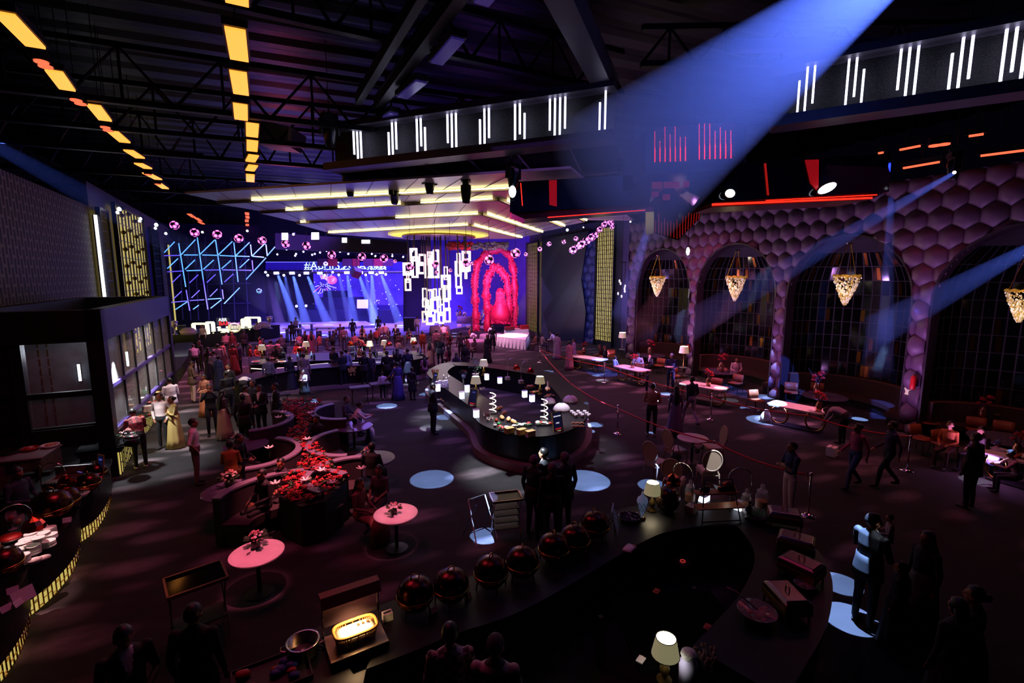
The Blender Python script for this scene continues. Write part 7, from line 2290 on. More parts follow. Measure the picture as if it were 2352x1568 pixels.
# shelf riser
t = thing('shelf_riser', 'black wire stand with two wooden shelves on the far arc of the ring counter', 'stand', N_(1645, 1188), -.28)
for sx in (-.36, .36):
 m = MB()
 m.tube([(sx, -.18, 0), (sx * .72, .0, .72)], .012, 5)
 m.tube([(sx, .18, 0), (sx * .72, .0, .72)], .012, 5)
 m.build('side_frame', BLACK, t)
MB().tube([(-.26, 0, .72), (.26, 0, .72)], .012, 5).build('top_rail', BLACK, t)
MB().tube([(-.36, -.18, .02), (.36, -.18, .02)], .012, 5).build('front_rail', BLACK, t)
SHW = M('orange_wood_shelf', '#a8663a', .45, vary=.25, bscale=15)
MB().box((0, -.08, .26), (.86, .22, .022)).build('shelf', SHW, t)
MB().box((0, .06, .46), (.78, .18, .022)).build('shelf', SHW, t)
for i, (x, y, z, r_) in enumerate([(1622, 1110, 1.43, .06), (1660, 1098, 1.43, .05)]):
 q = thing('small_pot', 'dark little pot on the upper wooden shelf, ' + ('nearer the lamp', 'nearer the jars')[i], 'pot', t.matrix_basis @ Vector((-.2 + .3 * i, .06, .472)))
 MB().lathe([(0, 0), (r_, 0), (r_ * 1.3, r_), (r_, r_ * 1.8), (0, r_ * 1.8)], 14).build('vessel', BLACK, q, True)
 MB().lathe([(r_ * 1.02, r_ * 1.75), (r_ * 1.1, r_ * 1.8), (r_ * 1.02, r_ * 1.9)], 14, caps=False).build('rim', BRASS, q)
q = thing('figurine', 'small dark bronze figurine beside the wooden shelves', 'figurine', t.matrix_basis @ Vector((.56, -.1, .0)))
m = MB()
m.lathe([(0, 0), (.07, 0), (.06, .03), (0, .03)], 12)
m.tube([(0, 0, .03), (.02, 0, .12), (-.01, 0, .2), (0, 0, .27)], [.03, .04, .045, .03], 8)
m.ball((0, 0, .31), .035, 8, 6)
m.tube([(-.04, 0, .24), (-.09, 0, .18), (-.05, -.05, .13)], .014, 5)
m.tube([(.04, 0, .24), (.09, 0, .26), (.10, 0, .33)], .014, 5)
m.build('bronze_body', M('dark_bronze', '#3a2c24', .35, .8), q, True)
for (x, y, rz_, s_, lab) in [(1588, 1175, 1.9, 1.25, 'between the glass jar and the oval chairs'), (1722, 1182, 2.6, 1.25, 'by the two tall glass jars')]:
 wlamp.at(N_(x, y), rz_, 'arched warming lamp on the ring counter, ' + lab, 'warming lamps', s_)
for (x, y, s_, lab) in [(1584, 1150, 1.1, 'with tan snacks, beside the arched lamp'), (1713, 1172, 1.1, 'shorter of two by the steel lids'), (1748, 1168, 1.25, 'tallest, by the steel lids')]:
 jar.at(N_(x, y), x, 'lidded glass jar on the ring counter, ' + lab, 'glass jars', s_)
for (x, y, lab) in [(1617, 1150, 'under the wooden shelves'), (1698, 1168, 'between the shelves and the short jar')]:  # white cards given a glow and a box shape
 t = thing('glow_box', 'white card built as a glowing box on the ring counter, ' + lab, 'light box', N_(x, y), .3)
 MB().box((0, 0, .06), (.2, .13, .12)).build('lit_body', CUBE, t)
 MB().box((0, 0, .125), (.22, .15, .01)).build('top_plate', MATS['clear_plate'], t)
q = thing('herb_tray', 'feathery green garnish in a dark bowl by the tall jar', 'plant', N_(1738, 1195))
MB().lathe([(0, 0), (.12, 0), (.18, .1), (.16, .1), (0, .06)], 16).build('bowl', BLACK, q, True)
m = MB()
for k in range(70):
 a, r_ = rnd.uniform(0, 2 * PI), rnd.uniform(.02, .2)
 m.tube([(r_ * .4 * math.cos(a), r_ * .4 * math.sin(a), .08), (r_ * math.cos(a), r_ * math.sin(a), .16 + rnd.uniform(0, .08))], .004, 3)
m.build('herb_leaves', M('mint_green', '#7ac0a0', .6), q)
for i, (x, y, rz_, lab) in enumerate([(1800, 1205, -.75, 'farthest, catching the light'), (1828, 1268, -1.0, 'second from the far end'), (1838, 1325, -1.35, 'third from the far end'), (1805, 1400, -1.9, 'nearest, turned toward the wrapped bowl')]):
 rcd.at(N_(x, y), rz_, 'square steel chafing dish with plum lid, ' + lab, 'square chafing dishes', 1.02)
for i, (x, y, r_, lab) in enumerate([(1738, 1420, .24, 'large, film-wrapped, with a ladle'), (1848, 1350, .14, 'smaller one at the outer rim')]):
 q = thing('serving_bowl', 'bowl of red food on the ring counter, ' + lab, 'bowl', N_(x, y))
 MB().lathe([(0, 0), (r_ * .5, 0), (r_, r_ * .5), (r_ * .94, r_ * .5), (0, r_ * .12)], 22).build('vessel', M('dark_glass_bowl', '#3a2a34', .08), q, True)
 m = MB()
 for k in range(16):
  a, rr = rnd.uniform(0, 2 * PI), rnd.uniform(0, r_ * .7)
  m.ball((rr * math.cos(a), rr * math.sin(a), r_ * .38), (r_ * .2, r_ * .16, r_ * .1), 7, 4)
 m.build('food_pieces', FOODRED, q, True)['kind'] = 'stuff'
 MB().lathe([(r_ * .98, r_ * .5), (r_ * .5, r_ * .56), (0, r_ * .54)], 22, caps=False).build('film', M('clear_film', '#e0d0e0', .05, alpha=.22), q, True)
 if i == 0:
  MB().tube([(0, 0, .12), (-.15, .2, .28), (-.22, .3, .3)], .01, 6).build('ladle', M('plum_ladle', '#8a5058', .4), q, True)
t = thing('folded_notice', 'pale blue notice board on a wire easel, seen from behind, by the last dome', 'sign', N_(1412, 1222), .9)
MB().box((0, 0, .24), (.34, .012, .42), rot=Matrix.Rotation(-.25, 3, 'X')).build('board', M('pale_blue_board', '#a8c8e8', .5), t)
m = MB()
m.tube([(-.08, .0, .3), (-.1, .22, 0)], .008, 5)
m.tube([(.08, .0, .3), (.1, .22, 0)], .008, 5)
m.tube([(-.14, -.02, 0), (-.12, .03, .4)], .008, 5)
m.tube([(.14, -.02, 0), (.12, .03, .4)], .008, 5)
m.build('easel', BLACK, t)
t = thing('wipes_pack', 'crumpled white and red packet lit on the ring counter inside', 'packet', N_(1446, 1262), .5)
MB().loft([[(x, y * .07, .02 + .03 * math.cos(x * 9)) for y in (-1, 0, 1)] + [(x, y * .07, .0) for y in (1, 0, -1)] for x in (-.11, -.06, 0, .06, .11)]).build('wrapper', M('shiny_wrapper', '#d8e0f0', .25), t, True)
MB().ball((.09, -.04, .03), (.04, .03, .02), 8, 5).build('red_corner', M('red_print', '#b01820', .4), t)
t = thing('tinsel_bowl', 'low bowl of purple glittering shreds beside the glass cone', 'bowl', N_(1446, 1192))
MB().lathe([(0, 0), (.14, 0), (.2, .06), (.18, .06), (0, .03)], 18).build('bowl', GLOSSBLACK, t, True)
m = MB()
for k in range(120):
 a, r_ = rnd.uniform(0, 2 * PI), rnd.uniform(0, .17)
 m.ball((r_ * math.cos(a), r_ * math.sin(a), .06 + rnd.uniform(0, .04)), (.02, .006, .006), 4, 3, rot=Matrix.Rotation(a * 3, 3, 'Z'))
m.build('shreds', M('purple_tinsel', '#5a2a7a', .2, .7), t)['kind'] = 'stuff'
t = thing('tea_burner', 'small round burner with a glowing red ring on the dark floor inside the ring counter', 'burner', G(1568, 1292, .55))
MB().lathe([(0, .0), (.12, 0), (.13, .03), (.12, .03), (0, .02)], 20).build('dish', M('burner_black', '#1a1416', .3), t, True)
MB().lathe([(.035, .03), (.04, .04), (.045, .03)], 16, caps=False).build('red_ring', M('red_glow_ring', '#fff', .5, emit='#c03020', es=.8), t)
MB().lathe([(0, -.55), (.2, -.55), (.2, -.52), (.03, -.5), (.03, 0), (0, 0)], 14).build('stand', BLACK, t)
# things around the near lamp
for i, (x, y, lab, mt) in enumerate([(1625, 1440, 'orange-red folded napkin', FOODRED), (1508, 1358, 'small orange card', M('dull_orange', '#a04018', .6)), (1472, 1515, 'white square of paper', PAPER)]):
 q = thing('napkin', lab + ' on the dark inside of the ring counter', 'napkin', (N_(x, y)[0], N_(x, y)[1], .60) if False else G(x, y, .82))
 MB().box((0, 0, .006), (.11, .08, .012), .5).build('folded_sheet', mt, q)
 MB().box((.01, .01, .015), (.07, .05, .008), .8).build('top_fold', mt, q)
t = thing('work_table', 'black low work table inside the ring counter behind the near lamp', 'table', G(1560, 1440, .8))
t.location.z = 0
MB().box((0, 0, .79), (1.5, 1.3, .05), -.3).build('tabletop', M('matte_black_top', '#040405', .8, ior=1.08), t)
for sx in (-.8, .8):
 for sy in (-.6, .6):
  MB().box((sx, sy, .38), (.06, .06, .76), -.3 * 0).build('leg', BLACK, t)
q = thing('snack_jar', 'frosted jar of white shreds at the foot of the near lamp', 'jar', G(1580, 1540, .99))
MB().lathe([(0, -.16), (.09, -.16), (.1, .1), (.06, .16), (.05, .2), (0, .2)], 16).build('jar_body', M('frosted_violet', '#a8a8d8', .4), q, True)
MB().ball((0, 0, .2), (.09, .09, .06), 10, 6).build('white_shreds', M('white_shred', '#d8e0f0', .6, bump=1, bscale=60), q, True)
q = thing('dried_sprig', 'bunch of grey dried sprigs beside the near lamp', 'plant', G(1625, 1545, .84))
m = MB()
for k in range(22):
 a, r_ = rnd.uniform(0, 2 * PI), rnd.uniform(.04, .16)
 m.tube([(0, 0, 0), (r_ * .5 * math.cos(a), r_ * .5 * math.sin(a), .12), (r_ * math.cos(a), r_ * math.sin(a), .22)], .005, 4)
 m.ball((r_ * math.cos(a), r_ * math.sin(a), .22), (.02, .02, .03), 5, 4)
m.build('sprig_stems', M('grey_sprig', '#8a7e78', .7), q)
MB().lathe([(0, -.02), (.05, -.02), (.06, .06), (0, .05)], 12).build('cup', BLACK, q)
# stands on the carpet
p = G(450, 1332, .9)
t = thing('tray_trolley', 'tray stand with a glossy dark tray and a red-lit rim, alone on the near carpet', 'stand', (p.x, p.y, 0), .32)
MB().box((0, 0, .9), (.72, .55, .02)).build('tray', M('mirror_black', '#0a0608', .08), t)
m = MB()
for (x, y, a, b) in ((0, -.275, .74, .03), (0, .275, .74, .03), (-.36, 0, .03, .55), (.36, 0, .03, .55)):
 m.box((x, y, .92), (a, b, .05))
m.build('tray_rim', M('red_lit_steel_rim', '#b08088', .25, .9), t)  # red light put into the steel rim's colour
for sx in (-.33, .33):
 MB().tube([(sx, -.24, .88), (sx, .24, .02)], .013, 5).build('leg', STEEL, t)
 MB().tube([(sx, .24, .88), (sx, -.24, .02)], .013, 5).build('leg', STEEL, t)
MB().box((0, 0, .3), (.66, .4, .02)).build('lower_shelf', BLACK, t)
p = G(1162, 1142, .85)
t = thing('tray_stand', 'folding stand with a dark tray near the four men in black', 'stand', (p.x, p.y, 0), -.15)
MB().box((0, 0, .85), (.6, .42, .025)).build('tray', M('brown_black_tray', '#1c1214', .3), t)
m = MB()
for (x, y, a, b) in ((0, -.21, .62, .02), (0, .21, .62, .02), (-.3, 0, .02, .42), (.3, 0, .02, .42)):
 m.box((x, y, .87), (a, b, .04))
m.build('tray_rim', M('red_lit_steel_rim', '#b08088'), t)
for sx in (-.27, .27):
 MB().tube([(sx, -.2, .84), (sx, .2, .02)], .012, 5).build('leg', CHROME, t)
 MB().tube([(sx, .2, .84), (sx, -.2, .02)], .012, 5).build('leg', CHROME, t)
m = MB()
for k in range(4):
 m.box((0, 0, .25 + .14 * k), (.5, .3, .015))
m.build('stacked_trays', DARKSTEEL, t)
p = G(1108, 1235, 0)
t = thing('luggage_stand', 'bare white-legged folding rack standing in a square of light', 'stand', (p.x, p.y, 0), .25)
for sx in (-.25, .25):
 MB().tube([(sx, -.18, 0), (sx * .8, .2, .8)], .013, 6).build('leg', M('white_leg', '#e8e4dc', .35), t)
 MB().tube([(sx, .34, 0), (sx * .8, -.1, .8)], .010, 6).build('leg', DARKSTEEL, t)
MB().tube([(-.2, .2, .8), (.2, .2, .8)], .012, 6).build('cross_bar', STEEL, t)
# ================================================================ PEOPLE
def P3(*a):
 return Vector(a)
def bodies(name, J, female=False, voxel=0.013):
 """one continuous body: overlapping tapered volumes fused into a single skin, then split into clothing areas by the nearest limb"""
 m = MB()
 sp = J['spine']                      # pelvis, waist, chest, shoulders, neck base
 wide = 0.9 if female else 1.0
 dims = [(.165, .12), (.142 if female else .152, .10), (.168 * wide, .122), (.178 * wide, .098), (.062, .06)]
 X = Vector((math.cos(J.get('tw', 0)), math.sin(J.get('tw', 0)), 0))
 rings = []
 K = len(sp)
 for k in range(K):
  tn = (sp[min(k + 1, K - 1)] - sp[max(k - 1, 0)]).normalized()
  N = tn.cross(X).normalized()
  Xk = N.cross(tn).normalized()
  rings.append([sp[k] + Xk * math.cos(a) * dims[k][0] + N * math.sin(a) * dims[k][1] for a in [2 * PI * i / 16 for i in range(16)]])
 m.loft(rings)
 m.ball(sp[0], (.16, .125, .11), 14, 8)
 bones = [('torso', sp[1], sp[3], .12), ('pelvis', sp[0] - Vector((0, 0, .04)), sp[0] + Vector((0, 0, .01)), .13)]
 top = sp[4]
 hd = J['head']
 m.tube([sp[3].lerp(top, .7), top, hd - Vector((0, 0, .05))], [.062, .052, .05], 12)
 bones.append(('neck', top, hd - Vector((0, 0, .09)), .05))
 # head, turned and tilted
 R = Matrix.Rotation(J.get('hyaw', 0), 3, 'Z') @ Matrix.Rotation(-J.get('hpitch', 0), 3, 'X')
 H = lambda x, y, z: hd + R @ Vector((x, y, z))
 m.ball(H(0, -.012, .03), (.076, .094, .088), 16, 10, rot=R)
 m.ball(H(0, .018, -.035), (.060, .070, .078), 14, 9, rot=R)
 m.ball(H(0, .05, -.088), (.034, .030, .026), 10, 6, rot=R)
 m.tube([H(0, .086, .02), H(0, .104, -.018), H(0, .09, -.03)], [.010, .016, .012], 8)
 for s_ in (-1, 1):
  m.ball(H(s_ * .078, -.005, -.005), (.014, .026, .034), 8, 6, rot=R)
  m.ball(H(s_ * .03, .082, .028), (.026, .010, .008), 8, 5, rot=R)
 m.ball(H(0, .084, -.055), (.026, .012, .012), 8, 5, rot=R)
 bones.append(('head', H(0, 0, .04), H(0, .01, -.06), .08))
 eyes = [H(s_ * .03, .085, .008) for s_ in (-1, 1)]
 lips = H(0, .094, -.056)
 for s_, sd in ((-1, 'l'), (1, 'r')):
  sh, el, wr = J['sh' + sd], J['el' + sd], J['wr' + sd]
  m.ball(sh, .062 * (0.88 if female else 1), 10, 7)
  m.tube([sh, sh.lerp(el, .5), el, el.lerp(wr, .45), wr], [.056, .052, .044, .042, .029] if not female else [.048, .044, .037, .035, .025], 10)
  bones += [('uparm', sh, el, .05), ('forearm', el, wr.lerp(el, .06), .036)]
  d = J.get('hand' + sd, (wr - el).normalized())
  d = Vector(d).normalized()
  side = d.cross(Vector((0, 1, 0.2)))
  if side.length < .2:
   side = d.cross(Vector((0, 0, 1)))
  side.normalize()
  pn = d.cross(side).normalized()
  Rm = Matrix((side, d, pn)).transposed()
  pc = wr + d * .045
  m.ball(pc, (.038, .052, .017), 10, 6, rot=Rm)
  bones.append(('hand', wr + d * .02, wr + d * .13, .02))
  for q, (ox, ln) in enumerate(((-.028, .064), (-.0095, .076), (.0095, .072), (.027, .056))):
   b_ = wr + d * .082 + side * ox
   curl = pn * (.012 + .004 * q)
   m.tube([b_, b_ + d * ln * .5 + curl * .35, b_ + d * ln * .9 + curl * 1.4], [.0098, .009, .0078], 6)
  th = wr + d * .03 - side * .034 * s_
  m.tube([th, th - side * .03 * s_ + d * .03, th - side * .036 * s_ + d * .058 + pn * .008], [.012, .011, .009], 6)
  hp, kn, an = J['hp' + sd], J['kn' + sd], J['an' + sd]
  m.tube([hp, hp.lerp(kn, .5), kn, kn.lerp(an, .4), an], [.088, .080, .060, .056, .043], 12)
  bones += [('thigh', hp, kn, .075), ('shin', kn, an + (kn - an).normalized() * .04, .05)]
  f = J.get('foot', Vector((0, 1, 0)))
  m.ball(an + f * .065 + Vector((0, 0, -.045)), (.044, .125, .036), 12, 7, rot=Vector((f.x, f.y, 0)).to_track_quat('Y', 'Z').to_matrix())
  bones.append(('foot', an + Vector((0, 0, -.03)), an + f * .15 + Vector((0, 0, -.05)), .036))
 tmp = m.build('tmp_body', [BLACK])
 md = tmp.modifiers.new('r', 'REMESH')
 md.mode = 'VOXEL'
 md.voxel_size = voxel
 ms = tmp.modifiers.new('s', 'SMOOTH')
 ms.factor = .5
 ms.iterations = 2
 bpy.context.view_layer.update()
 me = bpy.data.meshes.new_from_object(tmp.evaluated_get(bpy.context.evaluated_depsgraph_get()))
 old = tmp.data
 bpy.data.objects.remove(tmp)
 bpy.data.meshes.remove(old)
 n = len(me.polygons)
 co = np.empty(n * 3, dtype=np.float32)
 me.polygons.foreach_get('center', co)
 co = co.reshape(-1, 3)
 best = np.full(n, 1e9)
 idx = np.zeros(n, dtype=np.int32)
 SL = dict(torso=1, pelvis=2, neck=0, head=0, uparm=1, forearm=5, hand=0, thigh=2, shin=7, foot=3)
 for nm, a, b, r in bones:
  a_, b_ = np.array(a), np.array(b)
  ab = b_ - a_
  t = np.clip(((co - a_) @ ab) / max(ab @ ab, 1e-9), 0, 1)
  d = np.linalg.norm(co - (a_ + t[:, None] * ab), axis=1) - r
  w_ = d < best
  best[w_] = d[w_]
  idx[w_] = SL[nm]
 # shirt front and collar
 c0, c1 = np.array(sp[2] - (sp[2] - sp[1]) * .3), np.array(sp[4])
 ax = c1 - c0
 tt = ((co - c0) @ ax) / (ax @ ax)
 tn = Vector(ax).normalized()
 Nf = np.array(tn.cross(X)) * -1
 fr = (co - c0) @ Nf
 if fr[(idx == 1)].size and np.array(Nf) @ np.array((R @ Vector((0, 1, 0)))) < 0:
  fr = -fr
 lat = np.abs((co - c0) @ np.array(X))
 idx[(idx == 1) & (tt > 0) & (tt < 1.1) & (fr > 0.02) & (lat < .012 + .055 * np.clip(tt, 0, 1))] = 4
 for e in eyes:
  idx[np.linalg.norm(co - np.array(e), axis=1) < .013] = 6
 idx[np.linalg.norm((co - np.array(lips)) * np.array([.7, 1, 1.8]), axis=1) < .017] = 8
 me.materials.clear()
 for _ in range(9):
  me.materials.append(BLACK)
 me.polygons.foreach_set('material_index', idx)
 me.polygons.foreach_set('use_smooth', [True] * n)
 me.name = name
 me.update()
 return dict(mesh=me, J=J, R=R, head=hd, female=female)
def pose(kind, female=False):
 w_ = .86 if female else 1.0
 J = dict(spine=[P3(0, 0, .95), P3(0, .005, 1.10), P3(0, .0, 1.27), P3(0, -.01, 1.42), P3(0, -.005, 1.49)], head=P3(0, .02, 1.605))
 for s_, d in ((-1, 'l'), (1, 'r')):
  J['sh' + d] = P3(s_ * .185 * w_, -.01, 1.405)
  J['el' + d] = P3(s_ * .245 * w_, -.03, 1.13)
  J['wr' + d] = P3(s_ * .25 * w_, .05, .89)
  J['hp' + d] = P3(s_ * .092, 0, .93)
  J['kn' + d] = P3(s_ * .105, .01, .50)
  J['an' + d] = P3(s_ * .11, -.02, .085)
 if kind == 'front':
  for s_, d in ((-1, 'l'), (1, 'r')):
   J['el' + d], J['wr' + d] = P3(s_ * .25 * w_, .02, 1.13), P3(s_ * .10, .27, 1.10)
  J['hpitch'] = .35
 elif kind == 'cross':
  for s_, d in ((-1, 'l'), (1, 'r')):
   J['el' + d], J['wr' + d] = P3(s_ * .24 * w_, .08, 1.14), P3(-s_ * .05, .19, 1.19 + .02 * s_)
 elif kind == 'phone':
  for s_, d in ((-1, 'l'), (1, 'r')):
   J['el' + d], J['wr' + d] = P3(s_ * .24, .16, 1.22), P3(s_ * .07, .26, 1.48)
  J['knr'], J['anr'] = P3(.10, .12, .50), P3(.11, .0, .085)
 elif kind == 'pocket':
  for s_, d in ((-1, 'l'), (1, 'r')):
   J['el' + d], J['wr' + d] = P3(s_ * .29, -.09, 1.16), P3(s_ * .19, .04, .95)
 elif kind == 'walk':
  J['knl'], J['anl'] = P3(-.1, .22, .51), P3(-.1, .27, .10)
  J['knr'], J['anr'] = P3(.1, -.02, .50), P3(.1, -.32, .13)
  J['wrr'], J['ell'] = P3(.24, .22, .95), P3(-.25, -.10, 1.14)
  J['wrl'] = P3(-.25, -.08, .90)
 elif kind == 'lean':
  J['spine'] = [P3(0, -.02, .95), P3(0, .03, 1.09), P3(0, .11, 1.24), P3(0, .19, 1.36), P3(0, .24, 1.41)]
  J['head'] = P3(0, .32, 1.50)
  J['hpitch'] = .6
  for s_, d in ((-1, 'l'), (1, 'r')):
   J['sh' + d], J['el' + d], J['wr' + d] = P3(s_ * .18 * w_, .19, 1.34), P3(s_ * .24, .25, 1.10), P3(s_ * .13, .45, 1.06)
 elif kind == 'bend':
  J['spine'] = [P3(0, -.10, .93), P3(0, .03, 1.01), P3(0, .19, 1.04), P3(0, .33, 1.03), P3(0, .39, 1.00)]
  J['head'] = P3(0, .49, .95)
  J['hpitch'] = 1.2
  for s_, d in ((-1, 'l'), (1, 'r')):
   J['sh' + d], J['el' + d], J['wr' + d] = P3(s_ * .18, .32, 1.0), P3(s_ * .22, .40, .76), P3(s_ * .12, .52, .58)
   J['hp' + d] = P3(s_ * .092, -.10, .92)
 elif kind in ('sit', 'sit_table', 'sit_back'):
  lean = dict(sit=.02, sit_table=.16, sit_back=-.05)[kind]
  J['spine'] = [P3(0, 0, .56), P3(0, lean * .3, .71), P3(0, lean * .7, .88), P3(0, lean, 1.03), P3(0, lean * 1.1, 1.10)]
  J['head'] = P3(0, lean * 1.2 + .03, 1.215)
  for s_, d in ((-1, 'l'), (1, 'r')):
   J['hp' + d], J['kn' + d], J['an' + d] = P3(s_ * .095, .03, .53), P3(s_ * .12, .45, .50), P3(s_ * .12, .43, .085)
   J['sh' + d] = P3(s_ * .18 * w_, lean - .01, 1.015)
   J['el' + d], J['wr' + d] = P3(s_ * .24 * w_, lean + .04, .76), P3(s_ * .11, lean + .28, .70)
   if kind == 'sit_table':
    J['el' + d], J['wr' + d] = P3(s_ * .26 * w_, lean + .18, .83), P3(s_ * .08, lean + .38, .84)
  J['hpitch'] = .3 if kind == 'sit_table' else .05
 elif kind == 'hold':
  J['elr'], J['wrr'] = P3(.25, .04, 1.13), P3(.08, .25, 1.16)
  J['ell'], J['wrl'] = P3(-.25, .06, 1.15), P3(-.02, .26, 1.24)
  J['hyaw'] = -.6
 elif kind == 'reach':
  J['ell'], J['wrl'] = P3(-.30, .05, 1.16), P3(-.46, .12, .98)
 elif kind == 'tray':
  J['elr'], J['wrr'] = P3(.25, .06, 1.12), P3(.16, .32, 1.16)
  J['ell'], J['wrl'] = P3(-.25, .02, 1.12), P3(-.14, .30, 1.12)
 return J
BODY = {}
def body(kind, female):
 k = (kind, female)
 if k not in BODY:
  BODY[k] = bodies('body', pose(kind, female), female)
 return BODY[k]
HAIRM = M('black_hair', '#0e0b0b', .45)
HM = {}
def hair_mesh(kind, female, style):
 k = (kind, female, style)
 if k in HM:
  return HM[k]
 B = body(kind, female)
 R, hd = B['R'], B['head']
 m = MB()
 b = MB().ball((0, 0, 0), (.088, .104, .104), 20, 14)
 c = Vector((0, -.014, .032))
 vs, fs = b.v, []
 for f in b.f:
  q = sum((Vector(vs[i]) for i in f), Vector()) / len(f)
  if style == 'crop':
   ok = q.z > .0 if q.y > -.03 else q.z > -.06
   if q.y > .045 and q.z < .066:
    ok = False
  else:
   ok = not (q.y > .02 and q.z < .055) and q.z > -.085
  if ok:
   fs.append(f)
 m.add([hd + R @ (Vector(v) + c) for v in vs], fs)
 if style == 'long':
  rr = []
  for i, (y, z, wd, th) in enumerate(((-.05, .03, .085, .05), (-.085, -.08, .088, .045), (-.12, -.2, .095, .04), (-.145, -.34, .10, .035), (-.15, -.48, .075, .025), (-.14, -.56, .02, .01))):
   o_ = hd + (R @ Vector((0, y, z)) if i < 2 else Vector((0, y - .02, z)))
   rr.append([o_ + Vector((wd * math.cos(a), th * math.sin(a), 0)) for a in [2 * PI * j / 12 for j in range(12)]])
  m.loft(rr)
 if style == 'bun':
  m.ball(hd + R @ Vector((0, -.115, .03)), .05, 10, 7)
 o = m.build('hair', HAIRM, None, True)
 me = o.data
 bpy.data.objects.remove(o)
 HM[k] = me
 return me
CM = {}
def patterned(nm, c1, c2, kind, sc):
 m = M(nm, c1, .75)
 nt, b = nodes_of(m)
 tc = nt.nodes.new('ShaderNodeTexCoord')
 tx = nt.nodes.new('ShaderNodeTexChecker' if kind == 'check' else 'ShaderNodeTexWave')
 tx.inputs['Scale'].default_value = sc
 nt.links.new(tc.outputs['Object'], tx.inputs['Vector'])
 if kind == 'check':
  tx.inputs['Color1'].default_value, tx.inputs['Color2'].default_value = lin(c1), lin(c2)
  nt.links.new(tx.outputs['Color'], b.inputs['Base Color'])
 else:
  tx.bands_direction = 'Z'
  rp = nt.nodes.new('ShaderNodeValToRGB')
  rp.color_ramp.interpolation = 'CONSTANT'
  rp.color_ramp.elements[0].color, rp.color_ramp.elements[1].color = lin(c1), lin(c2)
  rp.color_ramp.elements[1].position = .5
  nt.links.new(tx.outputs['Color'], rp.inputs[0])
  nt.links.new(rp.outputs[0], b.inputs['Base Color'])
 return m
CM['plaid'] = patterned('plaid_shirt', '#b8a8a4', '#4a3a44', 'check', 16)
CM['banded'] = patterned('banded_shirt', '#c0aaa8', '#3a2a30', 'wave', 2.2)
CM['red plaid'] = patterned('red_plaid_shirt', '#9a3a40', '#5a2028', 'check', 14)
CM['stripes'] = patterned('striped_shirt', '#d8c8cc', '#8a5a64', 'check', 9)
def cloth(col, rough=.75):
 if col not in CM:
  CM[col] = M('cloth_' + ('%d' % len(CM)), col, rough)
 return CM[col]
SKINS = [M('skin_warm', '#8a5a42', .5), M('skin_deep', '#5f3c2c', .5), M('skin_light', '#b07c60', .5)]
LIP = M('lip', '#6a342c', .5)
def skirt_prof(kind, style, female):
 if style == 'gown':
  return [(.135, 1.10), (.150, 1.02), (.19, .88), (.215, .6), (.25, .3), (.295, .03)]
 if style == 'skirt':
  return [(.14, 1.06), (.165, .98), (.2, .84), (.25, .6), (.30, .42)]
 if style == 'jacket':
  return [(.165, 1.12), (.172, 1.02), (.19, .90), (.20, .78)]
 return [(.16, 1.10), (.175, .98), (.2, .82), (.225, .60), (.24, .48)]      # tunic
